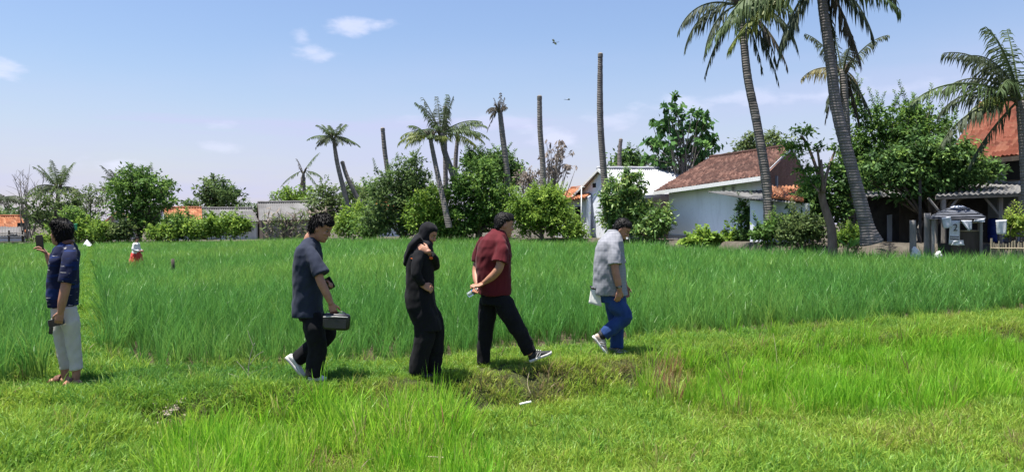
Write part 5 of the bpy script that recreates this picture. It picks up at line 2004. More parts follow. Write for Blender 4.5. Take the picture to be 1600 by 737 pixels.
class Person:
    def __init__(s, label, px0, py0, group=None):
        s.px0, s.py0 = px0, py0
        s.D = FPX * CAMZ / (py0 - HY)
        s.s = FPX / s.D
        w = P(px0, py0, s.D)
        s.root = thing('person', label, 'person', (w.x, w.y, w.z), group)
        s.body = MB()
        s.top = MB()
        s.leg = MB()

    def j(s, px, py, dy=0.0):
        """photograph point -> local point, dy metres behind the figure's own plane (perspective taken out)"""
        k = (s.D + dy) / s.D
        x = (px - 800) / FPX * (s.D + dy) - (s.px0 - 800) / FPX * s.D
        z = CAMZ + (HY - py) / FPX * (s.D + dy) - (CAMZ + (HY - s.py0) / FPX * s.D)
        return Vector((x, dy, z))

    def secs(s, mb, rows, grow=1.0, ex=2.4, n=28, tilt=None):
        out = []
        for r in rows:
            a, b, py, hw = r[:4]
            dy = r[4] if len(r) > 4 else 0
            p0, p1 = s.j(a, py), s.j(b, py)
            rx = abs(p1.x - p0.x) / 2
            t_ = abs((a + b) / 2 - 800) / FPX      # seen at an angle, the flank adds to the outline
            rx = math.sqrt(max(.45 * rx * rx, rx * rx - (hw * t_) ** 2))
            out.append(((p0.x + p1.x) / 2, dy, p0.z, rx * grow, hw * grow))
        if out[0][2] > out[-1][2]:
            out = out[::-1]
        mb.loft(out, n, ex)


def fabric(name, c1, c2, **k):
    m = mat_cloth(name, c1, c2, **k)[0]
    return m


C_ = {}
C_['charcoal'] = fabric('charcoal_cotton', (.018, .023, .040), (.027, .033, .054), sheen=.04)
C_['black'] = fabric('black_cloth', (.0055, .0055, .007), (.010, .010, .012), sheen=.02)
C_['maroon'] = fabric('maroon_cotton', (.072, .007, .011), (.10, .011, .016), sheen=.05)
C_['blue_jeans'] = fabric('blue_jeans', (.012, .034, .125), (.026, .062, .185), sheen=.05)
C_['beige'] = fabric('beige_cotton', (.44, .405, .345), (.53, .49, .42), sheen=.03)
C_['white_cloth'] = fabric('white_cloth', (.62, .60, .57), (.75, .74, .72))
C_['red_cloth'] = fabric('red_cloth', (.42, .03, .025), (.55, .06, .04))
C_['shoe_white'] = mat_noise('shoe_white', (.55, .53, .50), (.72, .71, .69), 12, .6)
C_['sole_white'] = mat_noise('sole_white', (.45, .43, .40), (.66, .64, .62), 20, .7)
C_['shoe_black'] = mat_noise('shoe_black', (.014, .014, .016), (.035, .035, .038), 40, .6)
C_['shoe_tan'] = mat_noise('shoe_tan', (.30, .20, .14), (.55, .50, .46), 18, .7)
C_['shoe_grey'] = mat_noise('shoe_grey', (.14, .13, .12), (.28, .27, .26), 18, .7)
C_['leather_brown'] = mat_noise('leather_brown', (.09, .04, .025), (.16, .075, .05), 20, .55)
C_['hijab'] = fabric('hijab_black', (.0055, .0055, .007), (.010, .010, .013), sheen=.03)
C_['orange'] = mat_plain('orange_thread', (.55, .12, .02), .7)
C_['grey_case'] = mat_plain('grey_case', (.10, .11, .13), .4)


def plaid_mat():
    m, nt, b, r = mat_cloth('grey_plaid', (.235, .24, .265), (.29, .295, .32), sheen=.04)
    tc = nt.nodes.new('ShaderNodeTexCoord')
    cols = r.outputs[0]
    for (dirn, sc_, dark) in (('Z', 9.0, .09), ('X', 9.0, .07), ('Z', 34, .08), ('X', 34, .08)):
        w = nt.nodes.new('ShaderNodeTexWave')
        w.bands_direction = dirn
        w.inputs['Scale'].default_value = sc_
        w.inputs['Distortion'].default_value = .3
        nt.links.new(tc.outputs['Object'], w.inputs['Vector'])
        wr = ramp(nt, w.outputs['Fac'], [(.6, (1, 1, 1)), (.8, (1 - dark, 1 - dark, 1 - dark * .9))])
        cols = mixc(nt, 1.0, cols, wr.outputs[0], 'MULTIPLY')
    nt.links.new(cols, b.inputs['Base Color'])
    return m


def jersey_mat():
    """navy shirt with broken royal blue bands and small pale flecks"""
    m, nt, b, r = mat_cloth('navy_jersey', (.006, .009, .03), (.010, .014, .045), sheen=.03)
    n = nnoise(nt, 1.0, 3, .5, sc3=(3.0, 3.0, 17))
    br = ramp(nt, n.outputs[0], [(.53, (0, 0, 0)), (.57, (1, 1, 1))])
    c = mixc(nt, br.outputs[0], r.outputs[0], (.007, .019, .085))
    n2 = nnoise(nt, 1.0, 2, .5, sc3=(9, 9, 60))
    n3 = nnoise(nt, 4, 2)
    f = ramp(nt, n2.outputs[0], [(.655, (0, 0, 0)), (.67, (1, 1, 1))])
    g = ramp(nt, n3.outputs[0], [(.5, (0, 0, 0)), (.56, (1, 1, 1))])
    mm = nt.nodes.new('ShaderNodeMath')
    mm.operation = 'MULTIPLY'
    nt.links.new(f.outputs[0], mm.inputs[0])
    nt.links.new(g.outputs[0], mm.inputs[1])
    c = mixc(nt, mm.outputs[0], c, (.45, .43, .40))
    nt.links.new(c, b.inputs['Base Color'])
    return m


C_['plaid'] = plaid_mat()
C_['jersey'] = jersey_mat()


def finish(p, hair_seed, head, hh, yaw, pitch, neck, top_mat, leg_mat, hair=True, topfold=.011, legfold=.012, hairkw=None, nk=.062, roll=0):
    """head, neck, then skin, clothes and hair as meshes"""
    M3 = rot_head(yaw, pitch, roll)
    X4 = add_head(p.body, head, hh, M3)
    base = X4 @ Vector((-.13, 0, -.28))
    chain(p.body, [Vector(neck) - Vector((0, 0, .06)), Vector(neck), base, X4 @ Vector((-.08, 0, -.1))], [nk * 1.15, nk, nk * .95, nk * .9])
    bo = solid(p.body, 'body', M['skin'], p.root, .0052, 3)
    paint_face(bo, X4, hh)
    eyes(p.root, X4, hh)
    if p.top.V:
        solid(p.top, 'shirt', top_mat, p.root, .0085, 3, (topfold, 9, 6, hair_seed))
    if p.leg.V:
        solid(p.leg, 'trousers', leg_mat, p.root, .009, 3, (legfold, 9, 7, hair_seed + 7))
    if hair:
        hair_mesh(p.root, X4, M['hair'], hair_seed, **(hairkw or {}))
    return X4


def rbox(mb, c, sx, sy, sz, M3, r=.2, n=20, ex=5):
    """rounded block"""
    X4 = Matrix.Translation(Vector(c)) @ M3.to_4x4()
    secs = []
    for f, k in ((-.5, .80), (-.47, .90), (-.40, .97), (-.25, 1), (.25, 1), (.40, .97), (.47, .90), (.5, .80)):
        secs.append((0, 0, f * sz, sx / 2 * k, sy / 2 * k))
    mb.loft(secs, n, ex, X4)
    return mb


def device(name, label, cat, p, c, sx, sy, sz, M3, glass=True, mat=None, group=None):
    """a phone: body, glass and camera bump, held by a person but a thing of its own"""
    w = p.root.location + Vector(c)
    t = thing(name, label, cat, w, group)
    mb = rbox(MB(), (0, 0, 0), sx, sy, sz, M3)
    link('body', mesh_raw('body', mb), mat or M['black_plastic'], t)
    g = MB()
    g.box(M3 @ Vector((0, -sy / 2 - .0005, 0)), (sx * .9, .003, sz * .93), M=M3)
    link('screen', mesh_raw('screen', g, False), M['screen'], t)
    g = MB()
    g.box(M3 @ Vector((-sx * .22, sy / 2 + .001, sz * .33)), (sx * .38, .004, sz * .2), M=M3)
    link('camera_bump', mesh_raw('camera_bump', g, False), M['black_plastic'], t)
    return t


# ---- man with a handbag
p = Person('man in dark grey shirt and black trousers walking with a black handbag', 490, 594)
p.secs(p.top, [(477, 494, 371, .075), (471, 498, 378, .12), (464, 502, 387, .185), (460, 504, 398, .21), (458, 504.5, 413, .215), (457.5, 504, 432, .20), (457.5, 504, 452, .19),
               (457, 504.5, 472, .195), (456.5, 505, 488, .205), (457, 505.5, 494, .205)])
p.secs(p.body, [(476, 494, 378, .10), (465, 500, 395, .17), (464, 499, 430, .165), (466, 499, 470, .14), (474, 498, 496, .12)])
# right (near) arm
chain(p.top, [p.j(480, 387, -.10), p.j(486, 397, -.165), p.j(493, 411, -.205), p.j(502, 429, -.235)], [.055, .066, .074, .083], ends=False)
wr = p.j(517, 473, -.22)
chain(p.body, [p.j(486, 396, -.13), p.j(493, 415, -.205), p.j(501, 439, -.235), p.j(509, 456, -.23), wr], [.046, .048, .043, .041, .029])
hc = add_hand(p.body, wr, (.28, -.02, -1), (.0, 1, .1), (.9, -.1, .2), .62)
# left (far) arm, bent, holding a phone at the chest
chain(p.top, [p.j(482, 387, .10), p.j(487, 398, .165), p.j(490, 410, .21), p.j(494, 426, .23)], [.055, .066, .072, .08], ends=False)
wl = p.j(505.5, 441, .05)
chain(p.body, [p.j(486, 396, .13), p.j(491, 415, .21), p.j(494, 440, .22), p.j(500, 442, .13), wl], [.046, .048, .043, .041, .029])
add_hand(p.body, wl, (.75, -.45, .1), (.25, -.4, -.5), (.3, 0, 1), .5)
# legs: right leg straight under him, left leg trailing with its heel up
chain(p.leg, [p.j(487, 490, -.07), p.j(491, 512, -.085), p.j(496, 541, -.09), p.j(493, 566, -.09), p.j(490, 587, -.09)], [.098, .112, .098, .09, .085], ends=False)
chain(p.leg, [p.j(487, 491, .07), p.j(499, 507, .085), p.j(511, 523, .09), p.j(487, 543, .09), p.j(464, 561, .09)], [.098, .106, .092, .085, .078], ends=False)
p.secs(p.leg, [(464, 500, 478, .15), (465, 504, 490, .165), (469, 507, 500, .17)])
chain(p.body, [p.j(487, 488, -.07), p.j(496, 541, -.09), p.j(490, 588, -.09)], [.065, .055, .04])
chain(p.body, [p.j(487, 488, .07), p.j(511, 523, .09), p.j(461, 563, .09)], [.065, .055, .04])
X4 = finish(p, 3, p.j(503, 357), .262, R(-8), R(24), p.j(485, 372), C_['charcoal'], C_['black'], hairkw=dict(strands=1500, length=.05, folds=.013, lift=.6))
shoe(p.root, p.j(482, 594, -.09), p.j(510, 594, -.09), C_['shoe_white'], C_['sole_white'])
shoe(p.root, p.j(446, 558, .09), p.j(474, 590, .09), C_['shoe_white'], C_['sole_white'], width=.105)
P2 = p
bag_p = p
hb = p.j(526, 502, -.235)
t = thing('handbag', 'black woven leather handbag in the hand of the man in dark grey', 'handbag', p.root.location + hb)
mbag = MB()
rbox(mbag, (0, 0, 0), .27, .11, .16, Matrix.Rotation(.05, 3, 'Y'), n=28, ex=3)


def bag_mat():
    m, nt, out = newmat('woven_leather')
    b = prin(nt, out, (.012, .012, .014), .35, .5)
    ck = nt.nodes.new('ShaderNodeTexChecker')
    ck.inputs['Scale'].default_value = 110
    ck.inputs['Color1'].default_value = (.012, .012, .014, 1)
    ck.inputs['Color2'].default_value = (.045, .045, .05, 1)
    tc = nt.nodes.new('ShaderNodeTexCoord')
    nt.links.new(tc.outputs['Object'], ck.inputs['Vector'])
    nt.links.new(ck.outputs['Color'], b.inputs['Base Color'])
    bump(nt, b, ck.outputs['Fac'], .6, .01)
    return m


M['woven'] = bag_mat()
link('bag_body', mesh_raw('bag_body', mbag), M['black_plastic'], t)
g = MB()
g.box((0, -.056, -.015), (.21, .008, .085), M=Matrix.Rotation(.05, 3, 'Y'))
link('woven_panel', mesh_raw('woven_panel', g, False), M['woven'], t)
g = MB()
g.tube([Vector((-.12, -.05, .052)), Vector((0, -.058, .056)), Vector((.12, -.05, .048))], .005, 6)
link('zip', mesh_raw('zip', g), C_['sole_white'], t)
g = MB()
hq = hc - hb
g.tube([Vector((-.11, 0, .07)), Vector((-.09, -.005, .11)), hq + Vector((-.02, 0, .0)), hq + Vector((.02, 0, .0)), Vector((.05, .0, .10)), Vector((.10, 0, .075))], [(.012, .004)] * 6, 8)
link('strap', mesh_raw('strap', g), M['black_plastic'], t)
device('phone', 'black phone held at the chest by the man carrying the handbag', 'phone', p, p.j(515, 442, -.0), .075, .012, .125, Matrix.Rotation(-.5, 3, 'Y'))

# ---- man taking a picture
p = Person('man in navy patterned shirt holding up a phone at the left of the path', 104, 600)
p.secs(p.top, [(95, 114, 377, .075), (91, 119, 384, .14), (84, 122.5, 394, .18), (78.5, 124, 406, .195), (75, 124, 424, .195), (73, 123.5, 442, .19), (72.5, 123, 460, .185), (74.5, 122.5, 472, .18), (76, 122, 478, .18)])
p.secs(p.body, [(95, 114, 384, .1), (88, 117, 400, .14), (86, 115, 430, .14), (86, 113, 468, .12), (88, 114, 488, .12)])
chain(p.top, [p.j(108, 388, -.10), p.j(109, 399, -.175), p.j(108, 417, -.22), p.j(104, 442, -.245)], [.055, .066, .072, .076], ends=False)
wr = p.j(95, 487, -.24)
chain(p.body, [p.j(107, 399, -.13), p.j(107, 420, -.215), p.j(102, 450, -.245), p.j(98, 468, -.25), wr], [.046, .048, .045, .042, .029])
hc = add_hand(p.body, wr, (-.25, 0, -1), (-.25, 1, 0), (-1, -.2, 0), .45)
gp = p.j(88, 503, -.22)
chain(p.top, [p.j(94, 389, .10), p.j(91, 397, .165), p.j(88, 408, .195), p.j(85, 418, .2)], [.055, .065, .068, .07], ends=False)
wl = p.j(74.5, 399, .16)
chain(p.body, [p.j(92, 399, .13), p.j(88, 412, .19), p.j(85, 422, .19), p.j(80, 410, .175), wl], [.045, .046, .043, .04, .028])
add_hand(p.body, wl, (-.55, -.1, .85), (-.5, -.25, -.4), (.1, -.7, .4), .5)
chain(p.leg, [p.j(105, 482, -.08), p.j(110, 503, -.09), p.j(114, 528, -.085), p.j(117, 552, -.08), p.j(119.5, 577, -.075)], [.084, .083, .070, .061, .058], ends=False)
chain(p.leg, [p.j(96, 482, .08), p.j(94, 503, .09), p.j(96, 528, .085), p.j(99, 552, .08), p.j(101.5, 577, .08)], [.082, .080, .066, .056, .050], ends=False)
p.secs(p.leg, [(82, 117, 468, .15), (81, 119, 482, .165), (82, 121, 494, .17)])
an, af = p.j(118.5, 590, -.075), p.j(101.5, 588, .08)
chain(p.body, [p.j(105, 493, -.08), p.j(114, 528, -.085), p.j(119, 574, -.075), an], [.06, .055, .04, .036])
chain(p.body, [p.j(96, 493, .08), p.j(96, 528, .085), p.j(101, 574, .08), af], [.06, .055, .038, .034])
for a, toe in ((an, p.j(101, 597.5, -.13)), (af, p.j(79, 596, .06))):
    hl = Vector((a.x + .03, a.y, .025))
    chain(p.body, [hl, a.lerp(toe, .45) + Vector((0, 0, -.02)), Vector((toe.x, toe.y, .028))], [.034, (.045, .034), (.044, .018)])
X4 = finish(p, 5, p.j(94.5, 364), .255, R(150), R(-3), p.j(104, 381), C_['jersey'], C_['beige'], hairkw=dict(strands=1300, length=.05, folds=.009, lift=.35))
g = MB()
g.tube([p.j(94, 381, -.06), p.j(101, 379.5, -.085), p.j(110, 377, -.06), p.j(114, 376.5, .02)], [(.014, .022)] * 4, 8)
link('collar', mesh_raw('collar', g), C_['leather_brown'], p.root)
for a, toe in ((an, p.j(101, 597.5, -.13)), (af, p.j(79, 596, .06))):
    hl = Vector((a.x + .055, a.y, .008))
    tp = Vector((toe.x - .025, toe.y, .008))
    d = (tp - hl).normalized()
    sd = Vector((-d.y, d.x, 0))
    g = MB()
    V = [hl + sd * .034, hl - sd * .034, hl.lerp(tp, .7) - sd * .052, tp - sd * .03, tp + sd * .03, hl.lerp(tp, .7) + sd * .052]
    g.add([v - Vector((0, 0, .012)) for v in V] + [v + Vector((0, 0, .012)) for v in V], [(0, 1, 2, 3, 4, 5)[::-1], (6, 7, 8, 9, 10, 11)] + [(i, (i + 1) % 6, 6 + (i + 1) % 6, 6 + i) for i in range(6)])
    so = link('sandal', mesh_raw('sandal', g, False), C_['leather_brown'], p.root)
    g = MB()
    for f, h in ((.62, .062), (.5, .072)):
        c = hl.lerp(tp, f)
        g.tube([c + sd * .055, c + sd * .04 + Vector((0, 0, h * .75)), c + Vector((0, 0, h)), c - sd * .04 + Vector((0, 0, h * .75)), c - sd * .055], [(.006, .02)] * 5, 8)
    link('strap', mesh_raw('strap', g), C_['leather_brown'], so)
device('phone', 'black phone raised in the air by the man in navy', 'phone', p, p.j(62, 379, .13), .082, .011, .158, Matrix.Rotation(R(-8), 3, 'Z') @ Matrix.Rotation(R(-6), 3, 'Y'))
device('phone', 'grey cased phone held low by the man in navy', 'phone', p, gp, .15, .02, .072, Matrix.Rotation(R(-14), 3, 'Y') @ Matrix.Rotation(R(12), 3, 'Z'), mat=C_['grey_case'])
w = p.root.location + p.j(79.5, 514, -.2)
t = thing('pouch', 'small black pouch dangling below the grey phone', 'pouch', w)
g = rbox(MB(), (0, 0, -.01), .035, .02, .075, Matrix.Rotation(.1, 3, 'Y'))
link('pouch_body', mesh_raw('pouch_body', g), M['black_plastic'], t)
g = MB()
g.tube([Vector((0, 0, .02)), Vector((.02, 0, .05)), Vector((.055, -.02, .075))], .003, 5)
link('cord', mesh_raw('cord', g), M['black_plastic'], t)

# ---- woman in black
p = Person('woman in black headscarf, long black tunic and wide trousers touching her shoulder', 665, 589)
p.secs(p.top, [(652, 673, 381, .10), (645, 677, 388, .155), (638, 678.5, 397, .185), (635, 679, 410, .185), (634.5, 678.5, 425, .18), (634, 678, 440, .175), (633.5, 678.5, 452, .185), (633, 679, 464, .20),
               (635, 681.5, 478, .205), (641, 686, 494, .20), (647, 689.5, 508, .195), (648.5, 690.5, 515, .195)])
p.secs(p.body, [(652, 672, 388, .12), (642, 674, 400, .14), (641, 672, 430, .13), (643, 670, 460, .13), (652, 674, 490, .12)])
chain(p.top, [p.j(655, 393, -.15), p.j(652, 410, -.215), p.j(651, 427, -.25), p.j(656, 438, -.24), p.j(659, 443, -.22)], [.056, .058, .053, .047, .044], ends=False)
wr = p.j(660, 445, -.21)
chain(p.body, [p.j(656, 399, -.12), p.j(651, 427, -.245), wr], [.036, .034, .025])
add_hand(p.body, wr, (.75, .1, -.35), (-.1, .8, -.4), (.2, 0, 1), .5, .95)
chain(p.top, [p.j(667, 393, .14), p.j(674, 405, .13), p.j(679, 416, .08), p.j(679, 407, -.05), p.j(673, 398, -.14)], [.058, .056, .052, .045, .042], ends=False)
wl = p.j(669.5, 393, -.165)
chain(p.body, [p.j(666, 398, .11), p.j(678.5, 416, .08), wl], [.036, .034, .025])
add_hand(p.body, wl, (-.85, .1, .45), (-.1, .8, -.2), (.4, -.1, 1), .3, .95)
chain(p.leg, [p.j(664, 478, .06), p.j(675, 500, .075), p.j(680, 522, .08), p.j(679, 552, .08), p.j(676.5, 583, .08)], [.125, .11, .10, .092, .088], ends=False)
chain(p.leg, [p.j(658, 478, -.06), p.j(662, 500, -.075), p.j(663, 525, -.08), p.j(657, 555, -.08), p.j(652, 584, -.08)], [.13, .118, .11, .10, .095], ends=False)
p.secs(p.leg, [(640, 678, 470, .16), (646, 684, 490, .165), (652, 688, 512, .16)])
chain(p.body, [p.j(664, 480, .06), p.j(680, 522, .08), p.j(676, 580, .08)], [.09, .06, .04])
chain(p.body, [p.j(658, 480, -.06), p.j(663, 525, -.08), p.j(652, 580, -.08)], [.09, .06, .04])
X4 = finish(p, 8, p.j(669, 367), .232, R(-5), R(22), p.j(658, 384), C_['black'], C_['black'], hair=False, nk=.05)
hj = MB()
HJ = [(-.56, .12, -.26, .24), (-.46, .25, -.33, .30), (-.34, .285, -.38, .34), (-.18, .265, -.43, .365), (0, .245, -.46, .37), (.12, .265, -.48, .37), (.22, .33, -.48, .365), (.34, .34, -.45, .345), (.44, .29, -.37, .29), (.53, .18, -.26, .20), (.565, .05, -.15, .09)]
hj.loft([((f + b) / 2, 0, z, (f - b) / 2, w) for z, f, b, w in HJ], 28, 2.2, X4)
p.secs(hj, [(653, 676, 376, .09), (648, 677, 382, .13), (642, 676.5, 389, .17), (645, 672, 394, .15)])
chain(hj, [p.j(657, 372, -.02), p.j(647, 381, -.03), p.j(638.5, 396, -.02), p.j(634.5, 411, -.02)], [(.12, .06), (.13, .05), (.12, .042), (.085, .032)])
solid(hj, 'headscarf', C_['hijab'], p.root, .008, 2, (.009, 11, 9, 21))
shirt3 = [o for o in p.root.children if o.name.startswith('shirt')][0]
for c, r_ in ((p.j(669.5, 404, -.225), .02), (p.j(641, 402, -.19), .0185)):
    near = min((v.co for v in shirt3.data.vertices if abs(v.co.x - c.x) < .02 and abs(v.co.z - c.z) < .02), key=lambda v: v.y)
    g = MB()
    g.ell(near, (r_, .006, r_ * (.8 if r_ > .019 else .3)), Matrix.Rotation(.3, 3, 'Y'), 10, 6)
    link('emblem', mesh_raw('emblem', g), C_['orange'], p.root)
shoe(p.root, p.j(644, 589, -.08), p.j(676, 589, -.08), C_['shoe_black'], C_['shoe_black'], height=.07)
shoe(p.root, p.j(670, 587, .08), p.j(694, 586, .08), C_['shoe_black'], C_['shoe_black'], height=.07)

# ---- man in maroon
p = Person('man in maroon shirt striding with both hands behind his back', 775, 575)
p.secs(p.top, [(768, 791, 359, .078), (760, 793, 366, .14), (752, 795, 374, .185), (746, 797.5, 385, .205), (743.5, 799, 400, .21), (743.5, 799, 418, .205), (745.5, 799, 436, .195), (747.5, 799, 450, .195), (748.5, 799, 460, .195)])
p.secs(p.body, [(768, 790, 366, .1), (756, 792, 385, .165), (752, 792, 420, .165), (757, 790, 452, .13), (762, 788, 470, .12)])
chain(p.top, [p.j(778, 371, -.09), p.j(783, 381, -.165), p.j(784, 394, -.205), p.j(781, 410, -.235)], [.055, .068, .076, .087], ends=False)
wr = p.j(757, 441, -.16)
chain(p.body, [p.j(781, 387, -.12), p.j(782.5, 402, -.21), p.j(780, 418, -.235), p.j(770, 431, -.21), wr], [.046, .05, .046, .044, .031])
add_hand(p.body, wr, (-.85, .25, -.45), (-.45, -.35, .8), (-.3, -.9, .1), .25)
chain(p.top, [p.j(756, 375, .09), p.j(751, 385, .14), p.j(748.5, 396, .165), p.j(747, 409, .175)], [.055, .066, .072, .08], ends=False)
wl = p.j(746, 444, .0)
chain(p.body, [p.j(753, 388, .11), p.j(747.5, 405, .165), p.j(744, 422, .15), p.j(744.5, 435, .07), wl], [.045, .048, .045, .042, .03])
add_hand(p.body, wl, (-.25, -.5, -.8), (.3, -.8, .5), (-.9, .1, .3), .45)
chain(p.leg, [p.j(764, 466, .065), p.j(762, 489, .08), p.j(759, 517, .085), p.j(756.5, 545, .085), p.j(755, 568, .085)], [.105, .108, .09, .08, .082], ends=False)
chain(p.leg, [p.j(781, 465, -.065), p.j(793, 485, -.08), p.j(805, 507, -.085), p.j(818, 530, -.085), p.j(829, 551, -.085)], [.105, .112, .098, .084, .074], ends=False)
p.secs(p.leg, [(753, 794, 450, .15), (751, 797, 462, .165), (753, 798, 475, .17)])
chain(p.body, [p.j(765, 464, .065), p.j(759, 517, .085), p.j(755, 570, .085)], [.07, .055, .04])
chain(p.body, [p.j(781, 464, -.065), p.j(805, 507, -.085), p.j(830, 553, -.085)], [.07, .055, .04])
X4 = finish(p, 11, p.j(788.5, 352), .265, R(14), R(10), p.j(779, 365), C_['maroon'], C_['black'], hairkw=dict(strands=500, length=.022, folds=.003, lift=.12, secs=[(-.2, -.26, -.42, .26)] + HAIR[3:-2] + [(.50, .28, -.29, .24), (.54, .15, -.17, .12)]), nk=.07)
g = MB()
p.secs(g, [(768, 792, 357.5, .072), (766, 793.5, 361, .08), (765, 793, 364, .082)])
solid(g, 'collar', C_['maroon'], p.root, .007, 2)
shoe(p.root, p.j(828, 566, -.085), p.j(863, 552, -.085), C_['shoe_black'], C_['sole_white'], width=.11, height=.115, patch=C_['sole_white'])
shoe(p.root, p.j(746, 575, .085), p.j(775, 575, .085), C_['shoe_black'], C_['sole_white'], patch=C_['sole_white'])


def bottle():
    m, nt, out = newmat('clear_plastic')
    b = prin(nt, out, (.75, .82, .86), .15, .5)
    b.inputs['Transmission Weight'].default_value = .7
    b.inputs['IOR'].default_value = 1.2
    w = p.root.location + p.j(741, 455, -.02)
    t = thing('water_bottle', 'small clear water bottle with blue label held behind the back of the man in maroon', 'bottle', w)
    d = Vector((.8, -.15, .52)).normalized()
    x4 = d.to_track_quat('Z', 'Y').to_matrix()
    prof = [(-.085, .022), (-.08, .03), (-.05, .031), (-.045, .029), (-.03, .031), (.03, .031), (.045, .03), (.065, .02), (.078, .013), (.09, .013)]
    g = MB()
    g.tube([x4 @ Vector((0, 0, z)) for z, r in prof], [r for z, r in prof], 14)
    link('bottle_body', mesh_raw('bottle_body', g), m, t)
    g = MB()
    g.tube([x4 @ Vector((0, 0, z)) for z in (-.02, .025)], [.0325, .0325], 14)
    link('label_band', mesh_raw('label_band', g), mat_plain('label_blue', (.03, .16, .55), .4), t)
    g = MB()
    g.tube([x4 @ Vector((0, 0, z)) for z in (.085, .104)], [.016, .016], 12)
    link('cap', mesh_raw('cap', g), M['white_paint'], t)


bottle()

# ---- man in grey shirt
p = Person('man in pale grey checked shirt and blue jeans walking in front', 957, 552)
p.secs(p.top, [(950, 970, 361, .078), (943, 972, 368, .135), (935, 974, 377, .19), (930, 975.5, 389, .215), (928, 976.5, 405, .22), (927, 977.5, 424, .218), (926.5, 978.5, 442, .215), (926, 980, 454, .215), (927, 981, 460, .21)])
p.secs(p.body, [(950, 969, 368, .1), (938, 971, 385, .17), (936, 971, 420, .17), (939, 970, 448, .14), (946, 968, 470, .12)])
chain(p.top, [p.j(953, 374, -.10), p.j(957, 384, -.17), p.j(960, 397, -.21), p.j(961.5, 413, -.235)], [.058, .070, .078, .088], ends=False)
wr = p.j(968, 452, -.25)
chain(p.body, [p.j(956, 389, -.13), p.j(959.5, 402, -.215), p.j(961, 420, -.24), p.j(964.5, 436, -.25), wr], [.048, .052, .048, .046, .032])
add_hand(p.body, wr, (-.12, .02, -1), (-.3, 1, 0), (.9, .3, 0), .32, 1.05)
chain(p.top, [p.j(956, 376, .10), p.j(960, 384, .17), p.j(964, 397, .21), p.j(968, 412, .23)], [.058, .07, .076, .086], ends=False)
wl = p.j(977, 446, .2)
chain(p.body, [p.j(959, 389, .13), p.j(965, 402, .21), p.j(969, 420, .235), wl], [.048, .05, .046, .032])
add_hand(p.body, wl, (.2, -.02, -1), (-.3, -1, 0), (.9, -.3, 0), .32)
chain(p.leg, [p.j(957, 466, .07), p.j(960, 485, .085), p.j(964, 510, .09), p.j(964, 530, .09), p.j(963.5, 543, .09)], [.105, .105, .09, .082, .082], ends=False)
chain(p.leg, [p.j(955, 465, -.07), p.j(965, 478, -.085), p.j(976, 494, -.09), p.j(960, 509, -.09), p.j(943, 523, -.09)], [.108, .114, .10, .088, .076], ends=False)
p.secs(p.leg, [(934, 974, 448, .16), (934, 978, 461, .175), (938, 979, 472, .18)])
chain(p.body, [p.j(957, 462, .07), p.j(964, 510, .09), p.j(963, 543, .09)], [.07, .055, .04])
chain(p.body, [p.j(955, 462, -.07), p.j(974, 495, -.09), p.j(944, 522, -.09), p.j(936, 531, -.09)], [.07, .055, .042, .038])
X4 = finish(p, 14, p.j(972, 359.5), .262, R(-12), R(30), p.j(959, 370), C_['plaid'], C_['blue_jeans'], hairkw=dict(strands=600, length=.026, folds=.004, lift=.18), nk=.068)
g = MB()
g.tube([p.j(944, 518, -.09), p.j(937, 529, -.09)], [.058, .05], 14)
link('sock', mesh_raw('sock', g), C_['shoe_black'], p.root)
BD = [(-.475, .305, .10, .17), (-.42, .352, .06, .215), (-.35, .365, .02, .25), (-.31, .35, .0, .262)]
g = MB()
g.loft([((f + b) / 2, 0, z, (f - b) / 2, w) for z, f, b, w in BD], 20, 2.2, X4)
solid(g, 'beard', M['hair'], p.root, .006, 1, (.003, 60, 60, 2))
shoe(p.root, p.j(925, 526, -.09), p.j(948, 556, -.09), C_['shoe_tan'], C_['shoe_white'], width=.12, height=.12, patch=C_['shoe_white'])
shoe(p.root, p.j(951, 552, .09), p.j(981, 552, .09), C_['shoe_grey'], C_['sole_white'], patch=C_['sole_white'])
g = MB()
d = (p.j(961, 420, -.24) - wr).normalized()
g.tube([wr + d * .02, wr + d * .045], [.037, .039], 14)
wt = link('watch', mesh_raw('watch', g), M['black_plastic'], p.root)
g = MB()
g.ell(wr + d * .032 + Vector((.0, -.036, 0)), (.02, .008, .02), None, 10, 6)
link('dial', mesh_raw('dial', g), M['eye_white'], wt)
g = MB()
p.secs(g, [(950, 970, 358.5, .072), (948, 972, 362, .08), (946, 972, 365, .084)])
solid(g, 'collar', C_['plaid'], p.root, .007, 2)
cw = p.root.location + p.j(932, 454, -.04)
t = thing('waist_towel', 'off white towel hanging from the back of the jeans of the man in grey', 'towel', cw)
cloth('towel_cloth', [cw + Vector(v) for v in ((-.10, -.03, -.15), (.06, -.05, -.19), (.03, -.06, .03), (-.07, -.02, .04))], C_['white_cloth'], None, None, parent=t, seed=15, amp=.02)
g = MB()
g.tube([Vector((-.075, -.02, .055)), Vector((-.055, -.045, .035)), Vector((.0, -.06, .02))], .014, 8)
link('dark_edge', mesh_raw('dark_edge', g), M['black_plastic'], t)

# ---- far worker
D = 30.0
zg = float(terrain((213 - 800) / FPX * D, D))


